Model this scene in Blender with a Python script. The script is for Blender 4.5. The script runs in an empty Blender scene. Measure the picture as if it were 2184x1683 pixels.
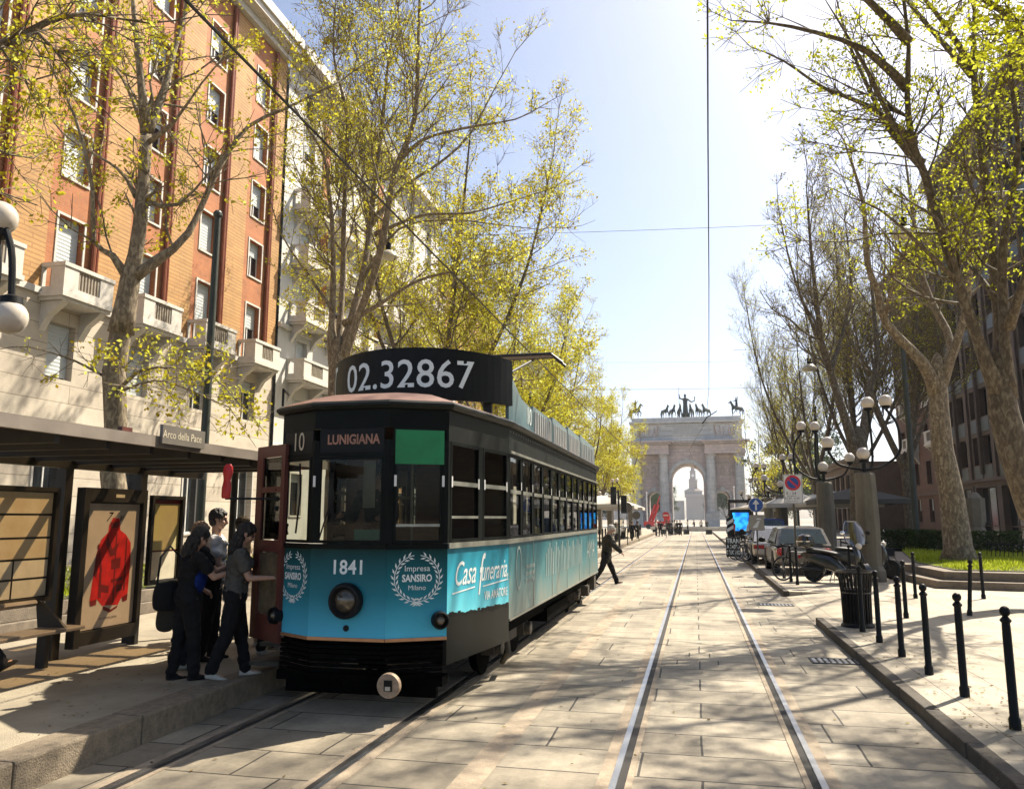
import bpy, bmesh, math, random
import numpy as np
from mathutils import Vector, Matrix, noise
R = math.radians
random.seed(7); RNG = np.random.default_rng(7)
SC = bpy.context.scene
COL = SC.collection

# ------------------------------------------------------------------ camera
EYE = 1.85
F_PX, CX, CY, VPX, HY = 1700.0, 1092.0, 841.5, 1484.0, 1105.0
PITCH = math.atan((HY - CY) / F_PX)
YAW = math.atan((VPX - CX) * math.cos(PITCH) / F_PX)
cam_d = bpy.data.cameras.new('camera'); cam = bpy.data.objects.new('camera', cam_d); COL.objects.link(cam)
cam.location = (0, 0, EYE); cam.rotation_euler = (R(90) + PITCH, 0, YAW)
cam_d.sensor_width = 36; cam_d.lens = F_PX / 2184 * 36; cam_d.clip_end = 6000; cam_d.clip_start = 0.05
SC.camera = cam
_f = Vector((-math.sin(YAW) * math.cos(PITCH), math.cos(YAW) * math.cos(PITCH), math.sin(PITCH)))
_r = Vector((math.cos(YAW), math.sin(YAW), 0)); _u = _r.cross(_f)
def _ray(px, py): return _r * ((px - CX) / F_PX) - _u * ((py - CY) / F_PX) + _f
def gy(px, py, y):                      # the point of a sight line at a known street depth y
    d = _ray(px, py); t = y / d.y; return Vector((0, 0, EYE)) + d * t
def gx(px, py, x):
    d = _ray(px, py); t = x / d.x; return Vector((0, 0, EYE)) + d * t
def gz(px, py, z=0.0):                  # where a sight line meets level z
    d = _ray(px, py); t = (z - EYE) / d.z; return Vector((0, 0, EYE)) + d * t

# ------------------------------------------------------------------ light
SUN_EL, SUN_AZ = R(50), R(37)           # azimuth from +Y (street axis) towards +X
w = bpy.data.worlds.new('World'); SC.world = w; w.use_nodes = True
nt = w.node_tree; bg = nt.nodes['Background']
sky = nt.nodes.new('ShaderNodeTexSky'); sky.sky_type = 'NISHITA'; sky.sun_disc = False
sky.sun_elevation = SUN_EL; sky.sun_rotation = SUN_AZ; sky.air_density = 0.7; sky.dust_density = 2.0; sky.ozone_density = 0.5
nt.links.new(sky.outputs[0], bg.inputs[0]); bg.inputs[1].default_value = 0.10
sd = bpy.data.lights.new('sun', 'SUN'); sd.energy = 5.0; sd.angle = R(0.53); sd.color = (1.0, 0.91, 0.76)
so = bpy.data.objects.new('sun', sd); COL.objects.link(so); so.location = (60, 90, 120)
sv = Vector((math.sin(SUN_AZ) * math.cos(SUN_EL), math.cos(SUN_AZ) * math.cos(SUN_EL), math.sin(SUN_EL)))
so.rotation_euler = sv.to_track_quat('Z', 'Y').to_euler()
SC.view_settings.view_transform = 'Standard'; SC.view_settings.look = 'None'
SC.view_settings.exposure = 1.12; SC.view_settings.gamma = 1.0
SC.cycles.max_bounces = 6; SC.cycles.transparent_max_bounces = 12
SC.cycles.diffuse_bounces = 1; SC.cycles.glossy_bounces = 3; SC.cycles.caustics_reflective = False; SC.cycles.caustics_refractive = False
SC.cycles.sample_clamp_indirect = 6.0

# ------------------------------------------------------------------ object helpers
def thing(name, label, cat, loc=(0, 0, 0), rz=0.0, group=None):
    o = bpy.data.objects.new(name, None); COL.objects.link(o); o.empty_display_size = 0.1
    o.location = loc; o.rotation_euler = (0, 0, rz); o['label'] = label; o['category'] = cat
    if group: o['group'] = group
    return o
def tag(o, label, cat, group=None):
    o['label'] = label; o['category'] = cat
    if group: o['group'] = group
    return o
def struct(o, kind='structure'):
    o['kind'] = kind; return o
def kids(o): return [c for c in KIDS.get(o.name, ())]
KIDS = {}
def setpar(o, parent):
    if parent is not None:
        o.parent = parent; KIDS.setdefault(parent.name, []).append(o)
def dup(o, loc=None, rz=None, label=None, parent=None, scale=None, group=None):
    c = o.copy(); COL.objects.link(c)
    if parent is not None: setpar(c, parent)
    if loc is not None: c.location = loc
    if rz is not None: c.rotation_euler = (0, 0, rz)
    if scale is not None: c.scale = (scale,) * 3 if not hasattr(scale, '__len__') else scale
    if label: c['label'] = label
    if group: c['group'] = group
    for k in kids(o): dup(k, parent=c)
    return c

class MB:
    """collects shapes and links them as one mesh object"""
    def __init__(s): s.v = []; s.f = []; s.mi = []; s.cur = 0
    def _add(s, vs, fs):
        b = len(s.v); s.v.extend([tuple(p) for p in vs])
        for f in fs: s.f.append(tuple(i + b for i in f)); s.mi.append(s.cur)
        return s
    def mat(s, i): s.cur = i; return s
    def quad(s, *p): return s._add(p, [tuple(range(len(p)))])
    def box(s, c, d, rz=0.0, top=1.0):
        hx, hy, hz = d[0] / 2, d[1] / 2, d[2] / 2; cs, sn = math.cos(rz), math.sin(rz); vs = []
        for z in (-1, 1):
            k = top if z > 0 else 1
            for x, y in ((-1, -1), (1, -1), (1, 1), (-1, 1)):
                X, Y = x * hx * k, y * hy * k
                vs.append((c[0] + X * cs - Y * sn, c[1] + X * sn + Y * cs, c[2] + z * hz))
        return s._add(vs, [(3, 2, 1, 0), (4, 5, 6, 7), (0, 1, 5, 4), (1, 2, 6, 5), (2, 3, 7, 6), (3, 0, 4, 7)])
    def b2(s, x0, x1, y0, y1, z0, z1): return s.box(((x0 + x1) / 2, (y0 + y1) / 2, (z0 + z1) / 2), (abs(x1 - x0), abs(y1 - y0), abs(z1 - z0)))
    def loft(s, rings, caps=True, closed=True):
        n = len(rings[0]); vs = [p for r in rings for p in r]; fs = []
        for k in range(len(rings) - 1):
            for i in range(n if closed else n - 1):
                j = (i + 1) % n; fs.append((k * n + i, k * n + j, (k + 1) * n + j, (k + 1) * n + i))
        if caps and closed:
            fs.append(tuple(range(n - 1, -1, -1))); m = (len(rings) - 1) * n; fs.append(tuple(range(m, m + n)))
        return s._add(vs, fs)
    def prism(s, poly, z0, z1): return s.loft([[(x, y, z0) for x, y in poly], [(x, y, z1) for x, y in poly]])
    def slab(s, pts, off):               # polygon in space pushed along off
        o = Vector(off); a = [Vector(p) for p in pts]; return s.loft([a, [p + o for p in a]])
    def tube(s, path, rad, n=8, caps=True):
        P = [Vector(p) for p in path]; m = len(P); rings = []; up = None
        for i in range(m):
            t = (P[min(i + 1, m - 1)] - P[max(i - 1, 0)])
            t = t.normalized() if t.length > 1e-9 else Vector((0, 0, 1))
            if up is None:
                a = Vector((0, 0, 1)) if abs(t.z) < 0.9 else Vector((1, 0, 0)); up = (a - t * a.dot(t)).normalized()
            else:
                up = up - t * up.dot(t); up = up.normalized() if up.length > 1e-6 else t.orthogonal().normalized()
            sd_ = t.cross(up); r = rad[i] if hasattr(rad, '__len__') else rad
            rings.append([P[i] + (up * math.cos(a) + sd_ * math.sin(a)) * r for a in [2 * math.pi * k / n for k in range(n)]])
        return s.loft(rings, caps)
    def lathe(s, prof, c=(0, 0, 0), n=16, axis='z'):
        def P(r, h, a):
            x, y = r * math.cos(a), r * math.sin(a)
            if axis == 'z': return (c[0] + x, c[1] + y, c[2] + h)
            if axis == 'y': return (c[0] + x, c[1] + h, c[2] - y)
            return (c[0] + h, c[1] + x, c[2] + y)
        return s.loft([[P(max(r, 1e-4), h, 2 * math.pi * k / n) for k in range(n)] for r, h in prof])
    def ball(s, c, r, n=12, sc=(1, 1, 1)):
        rings = []
        for k in range(n // 2 + 1):
            th = math.pi * k / (n // 2); rr = max(math.sin(th), 1e-3) * r; z = -math.cos(th) * r
            rings.append([(c[0] + rr * math.cos(2 * math.pi * i / n) * sc[0], c[1] + rr * math.sin(2 * math.pi * i / n) * sc[1], c[2] + z * sc[2]) for i in range(n)])
        return s.loft(rings)
    def cap(s, a, b, ra, rb, n=10):       # tapered limb with round ends
        s.tube([a, b], [ra, rb], n); s.ball(a, ra, n); s.ball(b, rb, n); return s
    def ring(s, c, r, t, axis='y', n=28, m=8):
        ids = []; vs = []
        for i in range(n):
            a = 2 * math.pi * i / n
            for k in range(m):
                b = 2 * math.pi * k / m; rr = r + t * math.cos(b); h = t * math.sin(b)
                x, z = rr * math.cos(a), rr * math.sin(a)
                vs.append((c[0] + x, c[1] + h, c[2] + z) if axis == 'y' else ((c[0] + h, c[1] + x, c[2] + z) if axis == 'x' else (c[0] + x, c[1] + z, c[2] + h)))
        fs = [(i * m + k, ((i + 1) % n) * m + k, ((i + 1) % n) * m + (k + 1) % m, i * m + (k + 1) % m) for i in range(n) for k in range(m)]
        return s._add(vs, fs)
    def text(s, body, size, M, shear=0.0, bold=0.0, align='CENTER', squeeze=1.0, fn=None, space=1.0):
        cu = bpy.data.curves.new('lettering', 'FONT'); cu.body = body; cu.size = size; cu.align_x = align; cu.align_y = 'CENTER'
        cu.shear = shear; cu.offset = bold; cu.space_character = space; cu.resolution_u = 3
        o = bpy.data.objects.new('lettering', cu); COL.objects.link(o)
        me = bpy.data.meshes.new_from_object(o.evaluated_get(bpy.context.evaluated_depsgraph_get()))
        vs = [v.co.copy() for v in me.vertices]; fs = [tuple(p.vertices) for p in me.polygons]
        bpy.data.objects.remove(o); bpy.data.curves.remove(cu); bpy.data.meshes.remove(me)
        out = []
        for p in vs:
            p.x *= squeeze
            out.append(fn(p) if fn else M @ p)
        return s._add(out, fs)
    def mesh(s, name):
        me = bpy.data.meshes.new(name); me.from_pydata([tuple(p) for p in s.v], [], s.f); me.update(); return me
    def build(s, name, mats, parent=None, smooth=False, bevel=0.0, loc=None, rz=0.0, fix=True):
        me = s.mesh(name); mats = mats if isinstance(mats, (list, tuple)) else [mats]
        for m in mats: me.materials.append(m)
        if any(s.mi): me.polygons.foreach_set('material_index', s.mi)
        if fix and len(s.f) < 60000:
            b = bmesh.new(); b.from_mesh(me); bmesh.ops.recalc_face_normals(b, faces=b.faces); b.to_mesh(me); b.free()
        if smooth:
            me.polygons.foreach_set('use_smooth', [True] * len(me.polygons))
            if smooth != 'all': me.set_sharp_from_angle(angle=R(38))
        o = bpy.data.objects.new(name, me); COL.objects.link(o); setpar(o, parent)
        if loc is not None: o.location = loc
        o.rotation_euler = (0, 0, rz)
        if bevel:
            m = o.modifiers.new('bevel', 'BEVEL'); m.width = bevel; m.segments = 2; m.limit_method = 'ANGLE'; m.angle_limit = R(35)
        return o
    def skin(s, name, mat, parent=None, voxel=0.012, smooth=4, loc=None, factor=0.5, folds=0.0, fs=(9, 9, 5)):
        """closed shapes fused into one continuous surface"""
        me = s.mesh(name); o = bpy.data.objects.new(name, me); COL.objects.link(o)
        m = o.modifiers.new('r', 'REMESH'); m.mode = 'VOXEL'; m.voxel_size = voxel; m.use_smooth_shade = True
        if smooth:
            q = o.modifiers.new('s', 'SMOOTH'); q.iterations = smooth; q.factor = factor
        dg = bpy.context.evaluated_depsgraph_get()
        n = bpy.data.meshes.new_from_object(o.evaluated_get(dg)); n.name = name
        o.modifiers.clear(); o.data = n; bpy.data.meshes.remove(me); n.materials.clear(); n.materials.append(mat)
        n.polygons.foreach_set('use_smooth', [True] * len(n.polygons)); setpar(o, parent)
        if folds:
            nv_ = np.empty(len(n.vertices) * 3, dtype=np.float32); n.vertex_normals.foreach_get('vector', nv_); co_ = np.empty(len(n.vertices) * 3, dtype=np.float32); n.vertices.foreach_get('co', co_); nv_ = nv_.reshape(-1, 3); co_ = co_.reshape(-1, 3); of_ = np.zeros(len(co_), dtype=np.float32)
            for i_, p in enumerate(co_.tolist()):
                p = Vector(p); q = noise.noise((p.x * fs[0], p.y * fs[1], p.z * fs[2] + 3 * p.x)) + .5 * noise.noise((p.x * fs[0] * 2.3, p.y * fs[1] * 2.3, p.z * fs[2] * 2.6 + 7))
                of_[i_] = folds * (1 - 2.2 * abs(q))
            n.vertices.foreach_set('co', (co_ + nv_ * of_[:, None]).ravel()); n.update()
        if loc is not None: o.location = loc
        return o

# ------------------------------------------------------------------ materials
MATS = {}
def newmat(name):
    m = bpy.data.materials.new(name); m.use_nodes = True; n = m.node_tree
    b = n.nodes['Principled BSDF']; return m, n, b
def N(nt_, t, **kw):
    n = nt_.nodes.new(t)
    for k, v in kw.items():
        if k.startswith('i_'): n.inputs[k[2:].replace('_', ' ')].default_value = v
        else: setattr(n, k, v)
    return n
def c4(c): return (c[0], c[1], c[2], 1.0)
def mat(name, col, rough=0.6, metal=0.0, var=0.25, scale=3.0, bump=0.0, bscale=30.0, col2=None, spec=0.5, coat=0.0, stretch=(1, 1, 1)):
    if name in MATS: return MATS[name]
    m, n, b = newmat(name); L = n.links.new
    tc = N(n, 'ShaderNodeTexCoord'); mp = N(n, 'ShaderNodeMapping'); L(tc.outputs['Object'], mp.inputs[0]); mp.inputs['Scale'].default_value = stretch
    nz = N(n, 'ShaderNodeTexNoise', i_Scale=scale, i_Detail=6.0, i_Roughness=0.65); L(mp.outputs[0], nz.inputs['Vector'])
    rp = N(n, 'ShaderNodeValToRGB'); rp.color_ramp.elements[0].position = 0.3; rp.color_ramp.elements[1].position = 0.7
    c2 = col2 if col2 else tuple(min(1, x * (1 + var)) for x in col); c1 = tuple(x * (1 - var) for x in col)
    if col2: c1 = col
    rp.color_ramp.elements[0].color = c4(c1); rp.color_ramp.elements[1].color = c4(c2)
    L(nz.outputs[0], rp.inputs[0]); L(rp.outputs[0], b.inputs['Base Color'])
    mr = N(n, 'ShaderNodeMapRange'); mr.inputs['To Min'].default_value = max(0.03, rough - 0.12); mr.inputs['To Max'].default_value = min(1, rough + 0.12)
    L(nz.outputs[0], mr.inputs[0]); L(mr.outputs[0], b.inputs['Roughness'])
    b.inputs['Metallic'].default_value = metal; b.inputs['Specular IOR Level'].default_value = spec; b.inputs['Coat Weight'].default_value = coat
    if bump:
        n2 = N(n, 'ShaderNodeTexNoise', i_Scale=bscale, i_Detail=5.0); L(mp.outputs[0], n2.inputs['Vector'])
        bp = N(n, 'ShaderNodeBump', i_Strength=bump, i_Distance=0.02); L(n2.outputs[0], bp.inputs['Height']); L(bp.outputs[0], b.inputs['Normal'])
    MATS[name] = m; return m
def glassmat(name, tint=(0.85, 0.95, 0.92), refl=0.06, dark=0.0):
    m = bpy.data.materials.new(name); m.use_nodes = True; n = m.node_tree; L = n.links.new
    n.nodes.remove(n.nodes['Principled BSDF']); out = n.nodes['Material Output']
    tr = N(n, 'ShaderNodeBsdfTransparent'); tr.inputs[0].default_value = c4(tuple(t * (1 - dark) for t in tint))
    gl = N(n, 'ShaderNodeBsdfGlossy'); gl.inputs['Roughness'].default_value = 0.02
    fr = N(n, 'ShaderNodeFresnel'); fr.inputs[0].default_value = 1.5
    ad = N(n, 'ShaderNodeMath', operation='ADD'); ad.inputs[1].default_value = refl; L(fr.outputs[0], ad.inputs[0])
    mx = N(n, 'ShaderNodeMixShader'); L(ad.outputs[0], mx.inputs[0]); L(tr.outputs[0], mx.inputs[1]); L(gl.outputs[0], mx.inputs[2]); L(mx.outputs[0], out.inputs[0])
    return m
def leafmat(name, cols, trans=0.45):
    m = bpy.data.materials.new(name); m.use_nodes = True; n = m.node_tree; L = n.links.new
    n.nodes.remove(n.nodes['Principled BSDF']); out = n.nodes['Material Output']
    at = N(n, 'ShaderNodeAttribute', attribute_name='tone')
    rp = N(n, 'ShaderNodeValToRGB'); e = rp.color_ramp.elements
    while len(e) < len(cols): e.new(0.5)
    for i, c in enumerate(cols): e[i].position = i / (len(cols) - 1); e[i].color = c4(c)
    L(at.outputs['Fac'], rp.inputs[0])
    d = N(n, 'ShaderNodeBsdfDiffuse'); t = N(n, 'ShaderNodeBsdfTranslucent'); L(rp.outputs[0], d.inputs[0]); L(rp.outputs[0], t.inputs[0])
    mx = N(n, 'ShaderNodeMixShader'); mx.inputs[0].default_value = trans; L(d.outputs[0], mx.inputs[1]); L(t.outputs[0], mx.inputs[2]); L(mx.outputs[0], out.inputs[0])
    return m
def slabmat(name, c1, c2, joint, bw, bh, mortar=0.006, off=0.5, rough=0.75, rot=0.0, bump=0.25, stain=0.35, axis=None, streak=False):
    """stone or brick courses with irregular joints and worn stains"""
    m, n, b = newmat(name); L = n.links.new
    tc = N(n, 'ShaderNodeTexCoord'); mp = N(n, 'ShaderNodeMapping'); mp.inputs['Rotation'].default_value = (0, 0, rot)
    if axis:                               # wall: choose which two axes carry the courses
        sx = N(n, 'ShaderNodeSeparateXYZ'); cb = N(n, 'ShaderNodeCombineXYZ'); L(tc.outputs['Object'], sx.inputs[0])
        L(sx.outputs[axis[0]], cb.inputs[0]); L(sx.outputs[axis[1]], cb.inputs[1]); L(cb.outputs[0], mp.inputs[0])
    else: L(tc.outputs['Object'], mp.inputs[0])
    wn = N(n, 'ShaderNodeTexNoise', i_Scale=1.3, i_Detail=2.0); L(mp.outputs[0], wn.inputs['Vector'])
    vm = N(n, 'ShaderNodeVectorMath', operation='MULTIPLY_ADD'); vm.inputs[1].default_value = (0.03, 0.03, 0); L(wn.outputs['Color'], vm.inputs[0]); L(mp.outputs[0], vm.inputs[2])
    br = N(n, 'ShaderNodeTexBrick'); br.inputs['Scale'].default_value = 1.0; br.inputs['Brick Width'].default_value = bw; br.inputs['Row Height'].default_value = bh
    br.inputs['Mortar Size'].default_value = mortar; br.inputs['Mortar Smooth'].default_value = 0.2; br.inputs['Bias'].default_value = 0.0; br.offset = off; br.squash = 1.35; br.squash_frequency = 3
    br.inputs['Color1'].default_value = c4(c1); br.inputs['Color2'].default_value = c4(c2); br.inputs['Mortar'].default_value = c4(joint)
    L(vm.outputs[0], br.inputs['Vector'])
    nz = N(n, 'ShaderNodeTexNoise', i_Scale=0.8, i_Detail=8.0, i_Roughness=0.7); L(mp.outputs[0], nz.inputs['Vector'])
    n3 = N(n, 'ShaderNodeTexNoise', i_Scale=22.0, i_Detail=4.0, i_Roughness=0.7); L(mp.outputs[0], n3.inputs['Vector'])
    m1 = N(n, 'ShaderNodeMapRange'); m1.inputs['From Min'].default_value = 0.3; m1.inputs['From Max'].default_value = 0.7; m1.inputs['To Min'].default_value = 1 - stain; m1.inputs['To Max'].default_value = 1 + stain * 0.5; L(nz.outputs[0], m1.inputs[0])
    m2 = N(n, 'ShaderNodeMapRange'); m2.inputs['From Min'].default_value = 0.3; m2.inputs['From Max'].default_value = 0.7; m2.inputs['To Min'].default_value = 0.88; m2.inputs['To Max'].default_value = 1.1; L(n3.outputs[0], m2.inputs[0])
    mu = N(n, 'ShaderNodeMath', operation='MULTIPLY'); L(m1.outputs[0], mu.inputs[0]); L(m2.outputs[0], mu.inputs[1])
    if streak:                             # grime dragged along the street
        ms = N(n, 'ShaderNodeMapping'); ms.inputs['Scale'].default_value = (3.2, .16, 1); L(tc.outputs['Object'], ms.inputs[0]); n5 = N(n, 'ShaderNodeTexNoise', i_Scale=1.0, i_Detail=6.0, i_Roughness=0.6); L(ms.outputs[0], n5.inputs['Vector'])
        m5 = N(n, 'ShaderNodeMapRange'); m5.inputs['From Min'].default_value = .32; m5.inputs['From Max'].default_value = .62; m5.inputs['To Min'].default_value = .78; m5.inputs['To Max'].default_value = 1.04; L(n5.outputs[0], m5.inputs[0]); mu2 = N(n, 'ShaderNodeMath', operation='MULTIPLY'); L(mu.outputs[0], mu2.inputs[0]); L(m5.outputs[0], mu2.inputs[1]); mu = mu2
    vx = N(n, 'ShaderNodeVectorMath', operation='SCALE'); L(br.outputs['Color'], vx.inputs[0]); L(mu.outputs[0], vx.inputs['Scale'])
    L(vx.outputs[0], b.inputs['Base Color']); b.inputs['Roughness'].default_value = rough
    bp = N(n, 'ShaderNodeBump', i_Strength=bump, i_Distance=0.01); sb = N(n, 'ShaderNodeMath', operation='MULTIPLY_ADD'); sb.inputs[1].default_value = -1.2
    L(br.outputs['Fac'], sb.inputs[0]); L(n3.outputs[0], sb.inputs[2]); L(sb.outputs[0], bp.inputs['Height']); L(bp.outputs[0], b.inputs['Normal'])
    MATS[name] = m; return m

M_black = mat('black_iron', (0.006, 0.0062, 0.0065), 0.5, 0.0, 0.4, 6, 0.15, 60, spec=.22)
M_dark = mat('dark_metal', (0.02, 0.021, 0.02), 0.5, 0.3, 0.4, 4, 0.1, 40)
M_rubber = mat('tyre_rubber', (0.012, 0.012, 0.012), 0.85, 0, 0.3, 8, 0.2, 60)
M_steel = mat('worn_steel', (0.42, 0.42, 0.42), 0.35, 0.9, 0.3, 5, 0.1, 40)
M_white = mat('white_paint', (0.75, 0.74, 0.7), 0.45, 0, 0.08, 3)
M_globe = mat('milk_glass_globe', (0.60, 0.53, 0.44), 0.18, 0, 0.06, 2, coat=0.3)
M_conc = mat('weathered_concrete', (0.13, 0.115, 0.085), 0.85, 0, 0.4, 2.5, 0.5, 26, stretch=(1, 1, 0.3))
M_glass = glassmat('window_glass')
M_darkglass = mat('dark_window_pane', (0.02, 0.024, 0.028), 0.08, 0, 0.3, 1.5, spec=0.8)
M_skin = mat('skin', (0.42, 0.24, 0.16), 0.5, 0, 0.08, 9)
M_hair = mat('dark_hair', (0.012, 0.009, 0.007), 0.45, 0, 0.4, 40, 0.6, 120)
M_greyhair = mat('grey_hair', (0.5, 0.48, 0.45), 0.6, 0, 0.15, 40, 0.6, 120)
M_chrome = mat('chrome', (0.7, 0.7, 0.7), 0.12, 1.0, 0.05, 3)
M_red = mat('red_paint', (0.5, 0.012, 0.012), 0.35, 0, 0.12, 4)
# ================================================================== ground, road, pavements
M_ground = mat('dusty_ground', (0.26, 0.22, 0.165), 0.9, 0, 0.25, 0.3, 0.2, 8)
M_road = slabmat('stone_road_slabs', (0.42, 0.36, 0.265), (0.29, 0.245, 0.175), (0.05, 0.04, 0.03), 1.25, 0.62, 0.011, off=.37, stain=0.55, streak=True)
M_pave = slabmat('pavement_slabs', (0.43, 0.37, 0.28), (0.37, 0.315, 0.23), (0.12, 0.10, 0.07), 1.0, 0.6, 0.006, rot=R(90), stain=0.3)
M_tarmac = mat('platform_asphalt', (0.31, 0.265, 0.19), 0.9, 0, 0.3, 1.2, 0.6, 90)
M_granite = mat('granite_kerb', (0.22, 0.175, 0.12), 0.85, 0, 0.35, 14, 0.5, 70)
M_stone = mat('planter_stone', (0.19, 0.155, 0.115), 0.85, 0, 0.3, 6, 0.4, 40)
M_soil = mat('planter_soil', (0.075, 0.075, 0.03), 0.95, 0, 0.4, 5, 0.6, 30)
M_groove = mat('rail_groove', (0.02, 0.017, 0.014), 0.8, 0, 0.4, 9)
M_rail = mat('polished_rail', (0.50, 0.49, 0.47), 0.36, 1.0, 0.15, 3)
M_strip = mat('rail_concrete_strip', (0.34, 0.27, 0.19), 0.85, 0, 0.3, 5, 0.3, 50)
PZ, LZ = 0.12, 0.22                     # right pavement and tram platform heights

g = MB(); g.quad((-2500, -400, -0.03), (2500, -400, -0.03), (2500, 4200, -0.03), (-2500, 4200, -0.03)); struct(g.build('ground', M_ground))
g = MB(); g.quad((-4.56, -12, 0), (2.05, -12, 0), (2.05, 112, 0), (-4.56, 112, 0)); struct(g.build('road', M_road))
M_piazza = slabmat('piazza_paving', (0.44, 0.38, 0.29), (0.38, 0.33, 0.25), (0.2, 0.17, 0.12), 1.6, 0.8, 0.01, stain=0.2)
g = MB(); g.quad((-70, 112, -0.004), (70, 112, -0.004), (70, 260, -0.004), (-70, 260, -0.004)); struct(g.build('piazza', M_piazza))
# tram platform and the walk behind it
g = MB(); g.b2(-30, -4.86, -12, 112, -0.02, LZ); struct(g.build('platform', M_tarmac))
g = MB()
y = -12.0
while y < 112:
    l = random.uniform(0.95, 1.35); g.b2(-4.85 + random.uniform(0, .004), -4.53 + random.uniform(-.006, .006), y + .005, y + l - .005, -0.02, LZ + 0.012 + random.uniform(-.003, .003)); y += l
struct(g.build('platform_kerb', M_granite, bevel=0.018))
# right pavement with its dropped kerb between y=15.3 and y=20.5
g = MB(); g.quad((3.0, -12, PZ), (60, -12, PZ), (60, 112, PZ), (3.0, 112, PZ))
for a, b_ in ((-12, 15.3), (20.5, 112)):
    g.quad((2.118, a, PZ), (3.0, a, PZ), (3.0, b_, PZ), (2.118, b_, PZ))
g.quad((2.04, 15.3, 0.004), (3.0, 15.3, PZ), (3.0, 20.5, PZ), (2.04, 20.5, 0.004))
g.quad((2.118, 15.3, 0), (3.0, 15.3, 0), (3.0, 15.3, PZ), (2.118, 15.3, PZ)); g.quad((2.118, 20.5, 0), (3.0, 20.5, 0), (3.0, 20.5, PZ), (2.118, 20.5, PZ))
struct(g.build('pavement', M_pave, fix=False))
g = MB()
for a, b_ in ((-12, 15.3), (20.5, 46), (52, 112)):
    y = a
    while y < b_ - .01:
        l = min(random.uniform(0.9, 1.3), b_ - y); g.b2(1.99 + random.uniform(-.006, .006), 2.12, y + .003, y + l - .003, -0.02, PZ + 0.006 + random.uniform(-.002, .003)); y += l
struct(g.build('pavement_kerb', mat('dark_kerb_stone', (0.085, 0.07, 0.052), .85, 0, .35, 9, .5, 60), bevel=0.02))
# rails: steel head, groove, and the worn strip beside them
for x, s in ((0.81, -1), (-0.63, 1), (-2.62, -1), (-4.05, 1)):
    g = MB(); g.b2(x - .024, x + .024, -12, 140, -.02, .012)
    g.mat(1).b2(x + s * .0245, x + s * .082, -12, 140, -.02, .004)
    g.mat(2).b2(x + s * .083, x + s * .13, -12, 140, -.02, .007); g.b2(x - s * .12, x - s * .0245, -12, 140, -.02, .0065)
    struct(g.build('tram_rail', [M_rail, M_groove, M_strip]))
# patches and seams in the road
for (x0, x1, y0, y1) in ((-1.75, -1.53, -5, 60),):
    g = MB(); g.quad((x0, y0, .0045), (x1, y0, .0045), (x1, y1, .0045), (x0, y1, .0045)); struct(g.build('road_seam', M_strip))
# drain grates
def grate(px, py, label):
    p = gz(px, py, 0.0); t = thing('drain_grate', label, 'drain', (p.x, p.y, 0.003))
    f = MB(); f.b2(-.36, .36, -.2, -.17, -.01, .008); f.b2(-.36, .36, .17, .2, -.01, .008); f.b2(-.36, -.33, -.169, .169, -.01, .008); f.b2(.33, .36, -.169, .169, -.01, .008)
    f.build('frame', M_dark, t)
    f = MB(); f.quad((-.33, -.17, .001), (.33, -.17, .001), (.33, .17, .001), (-.33, .17, .001)); f.build('pit', M_groove, t)
    f = MB()
    for k in range(9): f.b2(-.325 + k * .075, -.285 + k * .075, -.168, .168, 0.002, .007)
    f.build('bars', M_steel, t)
grate(1790, 1411, 'slotted street drain beside the kerb below the nearest bollards')
grate(1655, 1290, 'slotted street drain on the road just before the dropped kerb')
# stepped stone planters with grass
def planter(name, label, pts, back, z0, base):
    t = thing(name, label, 'planter', base); bx_, by_, bz_ = base
    P = [Vector((p[0], p[1], 0)) for p in pts] + [Vector((b[0], b[1], 0)) for b in back]
    cen = sum(P, Vector()) / len(P)
    def inset(d): return [(p + (cen - p).normalized() * d) for p in P]
    def pr(d, za, zb, nm, m):
        q = inset(d); gg = MB(); gg.prism([(p.x - bx_, p.y - by_) for p in q], za - bz_, zb - bz_); return gg.build(nm, m, t, bevel=0.012)
    pr(0, z0, z0 + .19, 'lower_step', M_stone); pr(.42, z0 + .19, z0 + .40, 'upper_step', M_stone); pr(.95, z0 + .40, z0 + .425, 'soil', M_soil)
    return inset(1.0), z0 + .425
def grass(poly, z, n, name, col_a, hmax=0.2, clump=None):
    xs = [p.x for p in poly]; ys = [p.y for p in poly]; vs = []; fs = []; tone = []
    def inside(x, y):
        c = False; j = len(poly) - 1
        for i in range(len(poly)):
            a, b_ = poly[i], poly[j]
            if (a.y > y) != (b_.y > y) and x < (b_.x - a.x) * (y - a.y) / (b_.y - a.y) + a.x: c = not c
            j = i
        return c
    k = 0
    while k < n:
        x, y = random.uniform(min(xs), max(xs)), random.uniform(min(ys), max(ys))
        if not inside(x, y): continue
        k += 1; h = random.uniform(.35, 1) * hmax * (0.6 + 0.5 * math.sin(x * 1.7) * math.sin(y * 1.3)) ; a = random.uniform(0, 6.28); wd = random.uniform(.008, .02)
        lx, ly = random.gauss(0, .05), random.gauss(0, .05); dx, dy = math.cos(a) * wd, math.sin(a) * wd; b0 = len(vs)
        vs += [(x - dx, y - dy, z), (x + dx, y + dy, z), (x + lx, y + ly, z + h)]; fs.append((b0, b0 + 1, b0 + 2)); tone.append(random.random())
    me = bpy.data.meshes.new(name); me.from_pydata(vs, [], fs); me.attributes.new('tone', 'FLOAT', 'FACE').data.foreach_set('value', tone)
    me.materials.append(col_a); o = bpy.data.objects.new(name, me); COL.objects.link(o); o['kind'] = 'stuff'; return o
M_grass = leafmat('grass_blades', [(0.2, 0.26, 0.016), (0.36, 0.43, 0.025), (0.50, 0.54, 0.06)], 0.5)
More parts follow.
